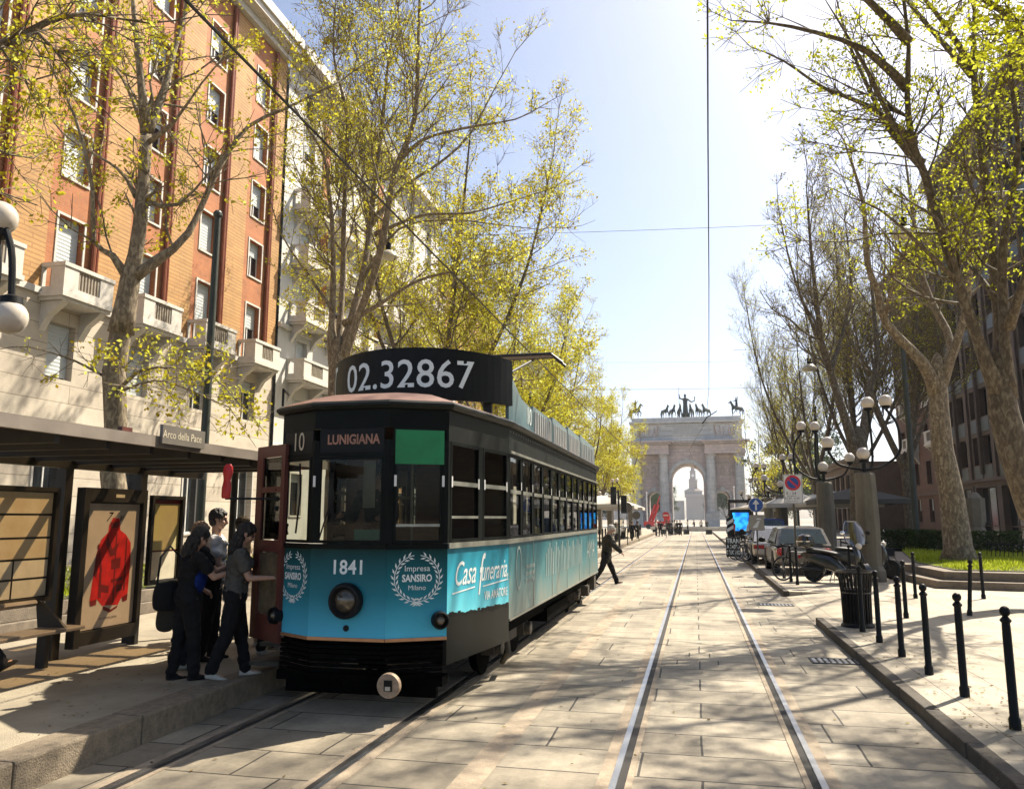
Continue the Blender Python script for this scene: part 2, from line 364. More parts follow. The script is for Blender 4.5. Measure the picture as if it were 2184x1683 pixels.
pb = [gz(1884, 1228, PZ), gz(1999, 1255, PZ), gz(2166, 1261, PZ)]
pe = [(pb[2].x + 8, pb[2].y + 0.2), (24 - 8, pb[2].y + 6), (15.5, 36), (pb[0].x + 2.2, 36)]
poly, gz_ = planter('grass_planter', 'stepped stone planter with bright grass on the right, behind the bollards', [(p.x, p.y) for p in pb], pe, PZ, (9, 27, PZ))
grass(poly, gz_, 26000, 'grass', M_grass, .2)
poly, gz_ = planter('grass_planter', 'stepped stone planter with grass behind the tram shelter', [(-9.3, 33), (-9.3, 5)], [(-14.5, 5), (-14.5, 33)], LZ, (-11.9, 19, LZ))
grass(poly, gz_, 9000, 'grass', M_grass, .22)

# fallen bud scales and dry leaves on the paving
def litter(n, boxes, name, m):
    vs = []; fs = []; tone = []
    for _ in range(n):
        x0, x1, y0, y1, z = random.choice(boxes); x, y = random.uniform(x0, x1), y0 + (y1 - y0) * random.random() ** 1.6; a = random.uniform(0, 6.28); s = random.uniform(.008, .03); b = len(vs)
        vs += [(x + math.cos(a + k * 1.57) * s * (1, .5)[k % 2], y + math.sin(a + k * 1.57) * s * (1, .5)[k % 2], z + .006 + random.uniform(0, .008)) for k in range(4)]; fs.append((b, b + 1, b + 2, b + 3)); tone.append(random.random())
    me = bpy.data.meshes.new(name); me.from_pydata(vs, [], fs); me.attributes.new('tone', 'FLOAT', 'FACE').data.foreach_set('value', tone); me.materials.append(m); o = bpy.data.objects.new(name, me); COL.objects.link(o); o['kind'] = 'stuff'
litter(1500, [(-4.4, 1.9, 4, 40, 0), (2.3, 7, 6, 30, PZ), (2.15, 3, 6, 15, PZ), (-7, -4.9, 4, 20, LZ)], 'leaf_litter', leafmat('dry_litter', [(.06, .04, .02), (.16, .11, .05), (.3, .25, .08)], .1))
# iron cover in the road and the short cuts in the slabs between the rails
g = MB()
for x, y in ((-.15, 11.6), (.12, 11.6), (-.3, 11.0), (.22, 11.05)): g.b2(x - .008, x + .008, y - .14, y + .14, -.01, .0035)
struct(g.build('road_joint', M_groove))
# ================================================================== trees
def barkmat(nm, kk):
    m, n, b = newmat(nm); L = n.links.new
    tc = N(n, 'ShaderNodeTexCoord'); mp = N(n, 'ShaderNodeMapping'); mp.inputs['Scale'].default_value = (1, 1, .45); L(tc.outputs['Object'], mp.inputs[0])
    vo = N(n, 'ShaderNodeTexNoise', i_Scale=13.0, i_Detail=6.0, i_Roughness=0.55, i_Distortion=0.8); L(mp.outputs[0], vo.inputs['Vector'])
    rp = N(n, 'ShaderNodeValToRGB'); e = rp.color_ramp.elements; e[0].position = .33; e[0].color = (0.065 * kk, 0.05 * kk, 0.033 * kk, 1); e[1].position = .68; e[1].color = (0.2 * kk, 0.17 * kk, 0.115 * kk, 1)
    q = e.new(.47); q.color = (0.095 * kk, 0.072 * kk, 0.045 * kk, 1); q = e.new(.53); q.color = (0.135 * kk, 0.105 * kk, 0.066 * kk, 1); rp.color_ramp.interpolation = 'EASE'
    L(vo.outputs[0], rp.inputs[0]); L(rp.outputs[0], b.inputs['Base Color']); b.inputs['Roughness'].default_value = 0.85
    n2 = N(n, 'ShaderNodeTexNoise', i_Scale=24.0, i_Detail=5.0); L(mp.outputs[0], n2.inputs['Vector'])
    bp = N(n, 'ShaderNodeBump', i_Strength=0.5, i_Distance=0.02); L(n2.outputs[0], bp.inputs['Height']); L(bp.outputs[0], b.inputs['Normal']); return m
M_bark = barkmat('plane_tree_bark', 1.0); M_barkL = barkmat('sunlit_plane_tree_bark', 1.75)  # same bark twice: darkened for trunks in shade, lightened for sunlit ones
M_twig = mat('twig_bark', (0.15, 0.11, 0.06), 0.85, 0, 0.35, 6)
M_leafY = leafmat('spring_leaves_golden', [(0.28, 0.20, 0.014), (0.46, 0.40, 0.022), (0.58, 0.56, 0.05), (0.66, 0.70, 0.20)], 0.55)
M_leafG = leafmat('spring_leaves_green', [(0.2, 0.2, 0.02), (0.40, 0.42, 0.02), (0.56, 0.58, 0.03), (0.62, 0.64, 0.09)], 0.55)
M_leafB = leafmat('budding_twigs', [(0.16, 0.12, 0.06), (0.24, 0.2, 0.08), (0.30, 0.28, 0.10)], 0.4)
M_leafD = leafmat('evergreen_leaves', [(0.02, 0.04, 0.015), (0.05, 0.075, 0.02), (0.08, 0.11, 0.03)], 0.3)

class Tree:
    def __init__(s, seed, trop=0.10, wig=0.16, density=1.0, leafp=0.6, leafn=5, leafs=0.10, maxlev=3, upleaf=0.0):
        s.rg = random.Random(seed); s.w = MB(); s.tw = MB(); s.tips = []; s.trop = trop; s.wig = wig; s.den = density
        s.leafp, s.leafn, s.leafs, s.maxlev = leafp, leafn, leafs, maxlev
    def trunk(s, path, rad, n=14):
        P = [Vector(p) for p in path]; d = (P[-1] - P[-2]).normalized(); r = rad[-1]
        s.w.tube(P + [P[-1] + d * r * 1.2, P[-1] + d * r * 2.2, P[-1] + d * r * 2.8], list(rad) + [r * .86, r * .5, r * .1], n)
    def limb(s, path, r0, r1, kids_from=0.3, den=1.0, n=9, clen=0.42, lev=0):
        """a main stem through given points, with side branches grown from it"""
        P = [Vector(p) for p in path]; Q = []
        for i in range(len(P) - 1):                        # Catmull-Rom so stems bend, not kink
            a = P[max(i - 1, 0)]; b = P[i]; c = P[i + 1]; d = P[min(i + 2, len(P) - 1)]
            m = max(2, int((c - b).length / 0.45))
            for k in range(m):
                t = k / m
                Q.append(0.5 * ((2 * b) + (c - a) * t + (2 * a - 5 * b + 4 * c - d) * t * t + (3 * b - a - 3 * c + d) * t ** 3))
        Q.append(P[-1]); m = len(Q)
        rad = [r0 + (r1 - r0) * (i / (m - 1)) for i in range(m)]
        rr = [r * (.84 + .5 * max(0, 1 - i / 3.0)) * (1 + s.rg.uniform(-.07, .07)) for i, r in enumerate(rad)]
        s.w.tube(Q, rr, n)
        L = sum((Q[i + 1] - Q[i]).length for i in range(m - 1))
        cnt = int(L * 1.5 * s.den * den)
        for _ in range(cnt):
            t = s.rg.uniform(kids_from, 1.0); i = min(int(t * (m - 1)), m - 2)
            d = (Q[i + 1] - Q[i]).normalized(); s.branch(Q[i], s.side(d, s.rg.uniform(.6, 1.15)), L * clen * s.rg.uniform(.45, 1.0) * (1.15 - .6 * t), rad[i] * s.rg.uniform(.24, .42), lev + 1)
        s.branch(Q[-1], (Q[-1] - Q[-2]).normalized(), L * 0.22, r1, lev + 1)
        return Q
    def side(s, d, ang):
        o = d.orthogonal().normalized(); q = d.cross(o); a = s.rg.uniform(0, 6.283)
        return (d * math.cos(ang) + (o * math.cos(a) + q * math.sin(a)) * math.sin(ang)).normalized()
    def branch(s, p, d, L, r, lev):
        L = max(L, 0.35); r = max(r * .85, 0.004); step = 0.4 if lev < 2 else 0.28; n = max(2, min(14, int(L / step))); st = L / n
        Q = [p.copy()]; d = d.copy()
        for i in range(n):
            d = (d + Vector((s.rg.gauss(0, s.wig), s.rg.gauss(0, s.wig), s.rg.gauss(0, s.wig) + s.trop))).normalized(); Q.append(Q[-1] + d * st)
        rad = [r * (1 - .8 * i / n) + .003 for i in range(n + 1)]
        (s.w if lev < 2 else s.tw).tube(Q, rad, 6 if r > .04 else (4 if lev < 3 else 3), caps=False)
        if lev < s.maxlev:
            c = int(L * (2.0 if lev == 1 else 2.6) * s.den + s.rg.random())
            for _ in range(c):
                t = s.rg.uniform(.2, 1); i = min(int(t * n), n - 1)
                s.branch(Q[i], s.side((Q[i + 1] - Q[i]).normalized(), s.rg.uniform(.5, 1.0)), L * s.rg.uniform(.3, .6) * (1.2 - .6 * t), rad[i] * .55, lev + 1)
        if lev >= 2:
            for q in Q[1:]: s.tips.append(q)
    def build(s, label, group, base, bark=None, leaf=None, name='plane_tree', cat='tree'):
        t = thing(name, label, cat, base, 0, group); B = Vector(base)
        def shift(m): m.v = [(p[0] - B.x, p[1] - B.y, p[2] - B.z) for p in m.v]
        shift(s.w); shift(s.tw)
        s.w.build('trunk', bark or M_bark, t, smooth='all', fix=False)
        b = s.tw
        # leaves: clusters with a tone of their own, only on some twigs
        T = np.array([tuple(q - B) for q in s.tips], dtype=float).reshape(-1, 3); rg = np.random.default_rng(s.rg.randint(0, 9999))
        cl = 0.5 + 0.5 * np.sin(T[:, 0] * 1.1 + 1.3 * np.sin(T[:, 2] * .8)) * np.sin(T[:, 1] * 1.2 + T[:, 2] * .5)
        T = T[rg.random(len(T)) < s.leafp * (0.35 + 1.1 * cl)]
        k = s.leafn; C = np.repeat(T, k, 0) + rg.normal(0, s.leafs * .85, (len(T) * k, 3)); n = len(C)
        tone = np.clip(np.repeat(rg.random(len(T)), k) * .75 + rg.normal(.12, .14, n), 0, 1)
        nv = rg.normal(0, 1, (n, 3)); nv /= np.linalg.norm(nv, axis=1)[:, None]; a = rg.normal(0, 1, (n, 3)); u = np.cross(nv, a); u /= np.linalg.norm(u, axis=1)[:, None]; v = np.cross(nv, u)
        sz = (s.leafs * rg.uniform(.45, 1.0, n))[:, None]
        V = np.stack([C - u * sz * .5, C + v * sz * .34 + nv * sz * .1, C + u * sz * .55, C - v * sz * .34 + nv * sz * .1], 1).reshape(-1, 3)
        nb = len(b.v); allv = np.vstack([np.array(b.v, dtype=float).reshape(-1, 3), V])
        me = bpy.data.meshes.new('crown'); me.from_pydata(allv.tolist(), [], b.f + (np.arange(n * 4).reshape(-1, 4) + nb).tolist())
        at = me.attributes.new('tone', 'FLOAT', 'FACE'); at.data.foreach_set('value', np.concatenate([np.zeros(len(b.f)), tone]))
        me.materials.append(M_twig); me.materials.append(leaf or M_leafY); me.polygons.foreach_set('material_index', np.concatenate([np.zeros(len(b.f)), np.ones(n)]).astype(int))
        o = bpy.data.objects.new('crown', me); COL.objects.link(o); setpar(o, t); s.nf = len(me.polygons)
        return t
def PX(y, *pts):                          # points of a stem seen at pixel (px, py), at depth y (+ offsets)
    return [gy(p[0], p[1], y + (p[2] if len(p) > 2 else 0)) for p in pts]
LROW = 'plane trees of the left avenue'; RROW = 'plane trees of the right avenue'
def generic(seed, base, H, nl=4, r=.26, fork=.33, spread=.28, **kw):
    t = Tree(seed, **kw); rg = t.rg; B = Vector(base); f = H * fork
    top = B + Vector((rg.uniform(-.3, .3), rg.uniform(-.3, .3), f)); t.trunk([B + Vector((0, 0, -.1)), B + Vector((0, 0, .35)), B + (top - B) * .5, top], [r * 1.45, r * 1.05, r * .95, r * .85], 12)
    a0 = rg.uniform(0, 6.28)
    for k in range(nl):
        a = a0 + k * 6.283 / nl + rg.uniform(-.3, .3); s_ = spread * H * rg.uniform(.6, 1.1); hh = H * rg.uniform(.82, 1.0)
        d = Vector((math.cos(a), math.sin(a), 0)); st = top - Vector((0, 0, rg.uniform(0, f * .15)))
        t.limb([st, st + d * s_ * .45 + Vector((0, 0, (hh - f) * .28)), st + d * s_ * .8 + Vector((0, 0, (hh - f) * .62)), B + d * s_ + Vector((0, 0, hh))], r * .55, .03, .2, n=8)
    return t
# --- left avenue, first tree behind the shelter
y1 = 14.6; b1 = Vector((-11.6, y1, LZ + .4))
t = Tree(11, density=1.4, leafp=.29, leafn=9, leafs=.115, wig=.2, trop=.05)
tr = PX(y1, (247, 911), (243, 795), (257, 711), (277, 600), (298, 480), (312, 290))
t.trunk([b1, b1 + Vector((0, 0, .5)), gy(240, 1010, y1)] + tr[:4], [.36, .27, .25, .23, .24, .22, .21], 14)
t.limb(tr[2:], .21, .15, .35, .7)
t.limb(PX(y1, (312, 285), (300, 170, -.3), (283, 0, -.6), (270, -190, -.9)), .10, .03, .1)
t.limb(PX(y1, (312, 285), (352, 187, .4), (374, 100, .8), (400, 10, 1.1), (430, -160, 1.4)), .11, .03, .1)
t.limb(PX(y1, (285, 590), (340, 552, .3), (402, 497, .6), (467, 360, 1.2), (530, 270, 1.6), (610, 232, 2.0), (728, 173, 2.6)), .12, .025, .15)
t.limb(PX(y1, (275, 600), (240, 545, -.3), (200, 515, -.5), (197, 400, -.8), (160, 250, -1.1), (100, 130, -1.4)), .085, .02, .2)
t.limb(PX(y1, (316, 432), (382, 436, .2), (470, 340, .6), (520, 283, .9)), .045, .015, .3)
t.limb(PX(y1, (315, 305), (370, 262, -.3), (430, 178, -.7), (480, 120, -1)), .05, .015, .3)
t.limb(PX(y1, (307, 275), (262, 170, .5), (225, 130, .9), (110, 20, 1.4)), .05, .015, .3)
t.limb(PX(y1, (290, 420), (250, 360, .6), (130, 280, 1.2), (50, 150, 1.6)), .05, .012, .25)
t.limb(PX(y1, (255, 830), (300, 790, -.4), (375, 785, -.9), (450, 800, -1.4), (500, 850, -1.6)), .035, .01, .2, 1.3)
t.limb(PX(y1, (255, 835), (330, 812, -.8), (400, 830, -1.4), (490, 870, -2)), .03, .01, .2, 1.3)
t.limb(PX(y1, (243, 815), (160, 770, -.5), (60, 740, -1), (0, 745, -1.3)), .03, .01, .2, 1.2)
t.build('tall plane tree with sparse yellow leaves rising behind the tram shelter', LROW, b1, bark=M_barkL)
# --- second left tree, forked low into four stems behind the tram's roof board
y2 = 24.7; b2_ = Vector((-11.6, y2, LZ + .4))
t = Tree(23, density=1.35, leafp=.25, leafn=8, leafs=.12, trop=.09)
f2 = gy(722, 770, y2)
t.trunk([b2_, b2_ + Vector((0, 0, .5)), (b2_ + f2) * .5, f2], [.5, .38, .34, .33], 14)
t.limb(PX(y2, (715, 775), (708, 713), (711, 584, -.3), (708, 470, -.8), (700, 400, -1.2), (690, 330, -1.6), (640, 250, -2)), .17, .03, .3)
t.limb(PX(y2, (720, 770), (732, 584, .8), (733, 480, .6), (737, 380, .4), (740, 250, .2), (712, 120, 0), (716, 0, -.2)), .16, .03, .3)
t.limb(PX(y2, (728, 760), (774, 584, .6), (790, 480, .9), (800, 380, 1.1), (815, 270, 1.3), (830, 120, 1.5), (860, -40, 1.8)), .17, .03, .3)
t.limb(PX(y2, (730, 765), (798, 584, -.6), (823, 476, -1), (843, 365, -1.4), (885, 250, -1.8), (893, 60, -2.2), (900, -120, -2.5)), .18, .03, .25)
t.limb(PX(y2, (850, 345, -1.4), (900, 300, -1.8), (985, 275, -2.1), (1100, 255, -2.4), (1150, 230, -2.7)), .07, .015, .15)
t.limb(PX(y2, (790, 480, .9), (860, 400, 1.4), (935, 350, 1.9), (1000, 290, 2.3), (1055, 190, 2.8), (1100, 110, 3)), .09, .015, .15)
t.limb(PX(y2, (800, 500, -.8), (900, 460, -1.5), (1000, 455, -2.2), (1090, 430, -2.8), (1185, 400, -3.3)), .07, .012, .2)
t.limb(PX(y2, (770, 600, -.4), (850, 490, -.8), (960, 470, -1.6), (1060, 480, -2.2), (1150, 490, -2.8)), .06, .012, .2)
t.limb(PX(y2, (735, 690, .2), (800, 655, -.6), (890, 600, -1.4), (990, 575, -2), (1080, 560, -2.6)), .10, .012, .2)
t.limb(PX(y2, (708, 660, -.3), (660, 590, -.8), (600, 500, -1.4), (570, 400, -2)), .06, .012, .25)
t.build('large multi-stemmed plane tree rising behind the black roof board of the tram', LROW, b2_, bark=M_barkL)
# --- near tree on the far left, only its overhanging branches reach the picture
y0 = 6.2; b0 = Vector((-11.4, 4.4, LZ + .4))
t = Tree(5, density=1.4, leafp=.3, leafn=8, leafs=.10, wig=.2, trop=.03)
f0 = b0 + Vector((.4, .2, 3.6)); t.trunk([b0, b0 + Vector((0, 0, .5)), f0], [.4, .3, .26], 12)
t.limb([f0, Vector((-10.4, 6.5, 5.4)), gy(-60, 130, 8.2), gy(20, 90, 8.4), gy(100, 50, 8.6), gy(175, 30, 8.9), gy(250, 40, 9.4)], .16, .02, .35)
t.limb([f0, Vector((-10.2, 6.7, 4.8)), gy(-50, 120, 8.0), gy(40, 95, 8.2), gy(80, 70, 8.4), gy(150, 150, 8.8)], .12, .015, .4)
t.limb([f0, Vector((-11.2, 5.4, 6.5)), Vector((-11, 5.5, 9.5)), Vector((-10.6, 6, 13))], .16, .03, .3)
t.build('overhanging dark plane branches entering at the upper left corner', LROW, b0)
# --- right avenue, nearest tree: dark trunk leaning at the edge of the picture
yr = 18.5; br_ = Vector((9.75, yr, PZ + .4))
t = Tree(31, density=1.3, leafp=.34, leafn=8, leafs=.10, trop=.05)
fr_ = gy(2140, 880, yr)
t.trunk([br_, br_ + Vector((0, 0, .5)), gy(2195, 1080, yr), gy(2162, 960, yr), fr_, gy(2130, 800, yr)], [.50, .36, .32, .30, .29, .23], 16)
t.limb(PX(yr, (2135, 850), (2110, 790, -.2), (2060, 650, -.5), (2010, 500, -.9), (1975, 380, -1.2), (1945, 300, -1.5), (1935, 200, -1.8), (1938, 100, -2.1), (1920, -60, -2.4)), .17, .03, .3)
t.limb(PX(yr, (2142, 830), (2130, 650, .4), (2115, 500, .8), (2095, 330, 1.0), (2085, 235, 1.2), (2076, 147, 1.3), (2080, -30, 1.5)), .19, .04, .3)
t.limb(PX(yr, (2150, 850), (2140, 650, -.3), (2140, 520, -.6), (2172, 330, -1), (2160, 200, -1.3), (2148, 60, -1.6)), .15, .03, .3)
t.limb(PX(yr, (1950, 300, -1.5), (1905, 265, -1.7), (1860, 170, -2), (1815, 90, -2.3), (1760, 0, -2.6)), .085, .012, .1)
t.limb(PX(yr, (1965, 350, -1.3), (1900, 280, -1), (1830, 140, -.7), (1800, 60, -.4), (1770, -60, 0)), .08, .012, .1)
t.limb(PX(yr, (2075, 160, 1.3), (2000, 80, 1.7), (1940, 10, 2), (1880, -80, 2.4)), .09, .02, .1)
t.limb(PX(yr, (1936, 190, -1.8), (1850, 110, -2.2), (1740, 70, -2.7), (1640, 50, -3.1), (1560, 45, -3.5)), .085, .012, .1, 1.2)
t.limb(PX(yr, (1950, 310, -1.4), (1860, 230, -1.0), (1760, 190, -.6), (1670, 130, -.2), (1600, 100, .2)), .08, .012, .1, 1.2)
t.limb(PX(yr, (1938, 90, -2.1), (1850, 0, -2.9), (1740, -60, -3.6), (1620, -90, -4.4)), .08, .012, .1, 1.2)
t.limb(PX(yr, (2078, 150, 1.3), (1990, 20, .2), (1880, -90, -1.0), (1760, -160, -2.2)), .08, .012, .1, 1.2)
t.limb(PX(yr, (2040, 600, -.6), (1960, 520, -1.4), (1880, 450, -2.2), (1810, 420, -2.8)), .05, .012, .2)
t.limb(PX(yr, (2125, 640, .4), (2060, 560, 1.4), (1980, 540, 2.4), (1930, 430, 3)), .06, .012, .2)
t.limb(PX(yr, (2150, 700, -.3), (2184, 600, -1), (2240, 450, -1.8), (2260, 250, -2.4)), .10, .02, .2)
t.limb(PX(yr, (2250, 330, -2.4), (2190, 85, -2.6), (2100, 0, -3), (2000, -60, -3.4)), .13, .04, .2)
t.build('dark leaning plane tree with long stems at the right edge of the picture', RROW, br_, leaf=M_leafG)
# --- right avenue, second tree: pale trunk on the bright grass
p = gz(2046, 1197, PZ + .42); y3 = p.y; b3 = Vector(p)
t = Tree(37, density=1.15, leafp=.22, leafn=6, leafs=.11, trop=.1)
t.trunk([b3 - Vector((0, 0, .1)), b3 + Vector((0, 0, .4)), gy(2030, 1060, y3), gy(2010, 960, y3), gy(2003, 880, y3), gy(2000, 800, y3)], [.60, .42, .36, .32, .29, .26], 16)
t.limb(PX(y3, (1998, 840), (1969, 775, -.3), (1890, 690, -.8), (1872, 620, -1.1), (1850, 563, -1.4), (1840, 430, -1.8), (1800, 300, -2.2)), .20, .03, .3)
t.limb(PX(y3, (2002, 830), (2030, 740, .3), (2000, 670, .7), (1970, 600, 1), (1950, 480, 1.3), (1930, 330, 1.6)), .18, .03, .3)
t.limb(PX(y3, (2003, 830), (2050, 700, -.4), (2070, 560, -.8), (2060, 400, -1.2), (2080, 250, -1.6)), .17, .03, .3)
t.build('thick pale plane tree standing on the bright grass of the planter', RROW, b3, bark=M_barkL, leaf=M_leafG)
# --- right avenue, third tree, behind the first globe lamp
y4 = 39.0; b4 = gy(1838, 1176, y4); b4.z = PZ
t = Tree(41, density=1.3, leafp=.35, leafn=3, leafs=.12, trop=.14)
t.trunk([b4, b4 + Vector((0, 0, .5)), gy(1836, 1060, y4), gy(1832, 960, y4)], [.66, .5, .46, .40], 14)
t.limb(PX(y4, (1830, 980), (1798, 880, -.3), (1771, 792, -.6), (1752, 731, -.9), (1743, 654, -1.2), (1731, 548, -1.5), (1720, 400, -1.8)), .26, .03, .3)
t.limb(PX(y4, (1752, 731, -.9), (1710, 640, -1.6), (1680, 540, -2.2), (1660, 440, -2.8)), .10, .02, .2)
t.limb(PX(y4, (1833, 970), (1850, 860, .6), (1870, 760, 1.2), (1862, 640, 1.8), (1850, 500, 2.4)), .24, .03, .3)
t.limb(PX(y4, (1771, 792, -.6), (1800, 700, .2), (1815, 600, .8), (1800, 450, 1.4)), .13, .02, .2)
t.build('plane tree with a bare fork directly behind the nearest globe lamp', RROW, b4, leaf=M_leafB)
# --- the rest of both avenues: one of each kind, then copies
def place(proto, spots, group, labels):
    for i, (x, y, rz, sc) in enumerate(spots):
        if i == 0:
            proto.location = (x, y, proto.location.z); proto.rotation_euler = (0, 0, rz); proto.scale = (sc,) * 3; proto['label'] = labels[0]
        else: dup(proto, (x, y, proto.location.z), rz, labels[i], None, sc, group)
pa = generic(51, (0, 0, LZ), 19.5, 5, .3, .28, .27, density=1.15, leafp=.5, leafn=6, leafs=.15, trop=.07).build('golden plane tree behind the tram', LROW, (0, 0, LZ))
place(pa, [(-11.6, 35, 0.4, 1.0), (-11.4, 57, 2.2, .86)], LROW, ['golden plane tree behind the tram, third in the left avenue', 'golden plane tree far along the left avenue, fifth from the shelter'])
pb_ = generic(57, (0, 0, LZ), 17.0, 5, .28, .25, .3, density=.95, leafp=.9, leafn=7, leafs=.19, trop=.03).build('dense golden plane tree', LROW, (0, 0, LZ))
place(pb_, [(-10.6, 46, 1.0, .95), (-10.0, 69, 3.0, .82), (-9.6, 83, 5.0, .8), (-9.8, 98, .5, .78)], LROW,
      ['dense yellow plane tree whose crown shows above the tram\'s rear', 'dense yellow plane tree beyond the tram near the left lamps', 'small yellow plane tree before the left end of the arch', 'smallest yellow plane tree at the piazza edge left of the arch'])
pc = generic(61, (0, 0, PZ), 20.5, 5, .3, .25, .22, density=1.15, leafp=.3, leafn=3, leafs=.12, trop=.2, wig=.13).build('bare', RROW, (0, 0, PZ))
place(pc, [(9.4, 50, .3, .96), (8.6, 62, 1.9, .92), (8.8, 76, 4.1, .84)], RROW,
      ['tall nearly bare plane tree with broom-like twigs, fourth of the right avenue', 'nearly bare broom-shaped plane tree reaching furthest over the road on the right', 'bare plane tree just right of the arch behind the globe lamps'])
pd = generic(67, (0, 0, PZ), 12.0, 5, .2, .25, .3, density=.75, leafp=.75, leafn=4, leafs=.2, trop=.05).build('young golden', RROW, (0, 0, PZ))
place(pd, [(8.6, 92, .3, 1.0), (9.0, 104, 2.2, .95)], RROW, ['low golden tree beside the right side of the arch', 'low golden tree at the piazza edge right of the arch'])
# evergreens of the park beyond the piazza
pe_ = generic(71, (0, 0, 0), 15.0, 6, .25, .15, .33, density=.7, leafp=1.2, leafn=6, leafs=.42, trop=.0).build('dark evergreen tree', 'park trees beyond the piazza', (0, 0, 0), leaf=M_leafD, name='evergreen_tree')
place(pe_, [(-22, 160, 0, 1.0), (17, 165, 1, 1.0), (-9.5, 225, 2, .7), (-32, 185, 3, 1.2), (28, 190, 4, 1.25), (9, 250, 5, .9), (-15, 260, 2.5, 1.0)], 'park trees beyond the piazza',
      ['dark evergreen tree left of the arch behind yellow crowns', 'dark evergreen tree right of the arch', 'dark green tree seen through the arch, left of the tower', 'tall evergreen far left of the arch', 'tall evergreen far right of the arch', 'evergreen seen through the right side opening of the arch', 'evergreen seen through the left side opening of the arch'])
# an unseen neighbour whose shade falls on the foreground
pf = generic(77, (0, 0, PZ), 19, 6, .34, .25, .34, density=1.4, leafp=.6, leafn=7, leafs=.13).build('plane tree off to the right whose shadow falls on the pavement', RROW, (0, 0, PZ), leaf=M_leafG)
pf.location = (9.5, 10.3, PZ)
for x, y, rz, lb in ((9.9, 0.5, 2.0, 'plane tree further off to the right whose shade reaches the road'),): dup(pf, (x, y, PZ), rz, lb)
dup(pc, (11.0, 46.0, PZ), 1.0, 'shaded bare plane tree between the nearest globe lamp and the pale trunk', None, .9)

# ================================================================== tram
def wrapmat(name, top, mid, low, z0, z1, streak=0.5, hills=None, gloss=0.3):
    """printed advertising wrap: a vertical colour blend with cloudy streaks"""
    m, n, b = newmat(name); L = n.links.new
    tc = N(n, 'ShaderNodeTexCoord'); sx = N(n, 'ShaderNodeSeparateXYZ'); L(tc.outputs['Object'], sx.inputs[0])
    mr = N(n, 'ShaderNodeMapRange'); mr.inputs['From Min'].default_value = z0; mr.inputs['From Max'].default_value = z1; L(sx.outputs[2], mr.inputs[0])
    mp = N(n, 'ShaderNodeMapping'); mp.inputs['Scale'].default_value = (1.2, 1.2, .7); L(tc.outputs['Object'], mp.inputs[0])
    nz = N(n, 'ShaderNodeTexNoise', i_Scale=2.2, i_Detail=5.0, i_Distortion=.6); L(mp.outputs[0], nz.inputs['Vector'])
    ad = N(n, 'ShaderNodeMath', operation='MULTIPLY_ADD'); ad.inputs[1].default_value = streak; L(nz.outputs[0], ad.inputs[0])
    sb = N(n, 'ShaderNodeMath', operation='SUBTRACT'); sb.inputs[1].default_value = streak * .5; L(mr.outputs[0], sb.inputs[0]); L(sb.outputs[0], ad.inputs[2])
    rp = N(n, 'ShaderNodeValToRGB'); e = rp.color_ramp.elements; e[0].color = c4(low); e[1].color = c4(top); q = e.new(.5); q.color = c4(mid); L(ad.outputs[0], rp.inputs[0])
    if hills:
        n4 = N(n, 'ShaderNodeTexNoise', i_Scale=5.0, i_Detail=8.0); L(tc.outputs['Object'], n4.inputs['Vector'])
        h = N(n, 'ShaderNodeMath', operation='MULTIPLY_ADD'); h.inputs[1].default_value = .10; L(n4.outputs[0], h.inputs[0])
        y = N(n, 'ShaderNodeMath', operation='MULTIPLY_ADD'); y.inputs[1].default_value = hills[1]; y.inputs[2].default_value = hills[0] - .05; L(sx.outputs[1], y.inputs[0]); L(y.outputs[0], h.inputs[2])
        lt = N(n, 'ShaderNodeMath', operation='LESS_THAN'); L(sx.outputs[2], lt.inputs[0]); L(h.outputs[0], lt.inputs[1])
        mx = N(n, 'ShaderNodeMix', data_type='RGBA'); L(lt.outputs[0], mx.inputs[0]); L(rp.outputs[0], mx.inputs[6]); mx.inputs[7].default_value = c4(hills[2]); L(mx.outputs[2], b.inputs['Base Color'])
    else: L(rp.outputs[0], b.inputs['Base Color'])
    b.inputs['Roughness'].default_value = gloss; b.inputs['Specular IOR Level'].default_value = .12; return m
W_front = wrapmat('front_wrap', (0.004, 0.036, 0.034), (0.022, 0.20, 0.25), (0.11, 0.58, 0.80), .66, 1.56, .12)
W_side = wrapmat('corner_wrap', (0.02, 0.17, 0.23), (0.04, 0.40, 0.54), (0.2, 0.74, 0.82), .78, 1.58, .7, (.93, -.03, (.004, .006, .005)))
W_long = wrapmat('side_wrap', (0.02, 0.11, 0.135), (0.06, 0.20, 0.22), (0.18, 0.22, 0.19), .62, 1.58, 1.1)
M_tbody = mat('tram_dark_green_paint', (0.005, 0.007, 0.006), 0.5, 0, 0.4, 5, 0.05, 30, spec=.1)
M_tside = mat('tram_letterboard_paint', (0.010, 0.012, 0.009), 0.5, 0, 0.4, 4, 0.05, 30, spec=.2)
M_tsill = mat('worn_sill_metal', (0.30, 0.30, 0.25), 0.4, .5, 0.3, 5)
M_troof = mat('oxide_red_roof', (0.17, 0.085, 0.06), 0.55, 0, 0.45, 2.5, 0.1, 20, col2=(0.30, 0.17, 0.13))
M_board = mat('black_sign_board', (0.004, 0.005, 0.005), 0.5, 0, 0.3, 4, spec=.2)
M_letter = mat('pale_lettering', (0.80, 0.86, 0.83), 0.5, 0, 0.05, 4)
M_wood = mat('varnished_wood_seat', (0.16, 0.075, 0.03), 0.4, 0, 0.3, 5, stretch=(1, 1, 6))
M_redoor = mat('red_brown_door_paint', (0.10, 0.024, 0.016), 0.5, 0, 0.25, 5)
M_copper = mat('copper_trim', (0.50, 0.26, 0.13), 0.35, .6, 0.2, 5)
M_greenblind = mat('green_blind', (0.012, 0.22, 0.075), 0.6, 0, 0.3, 2)
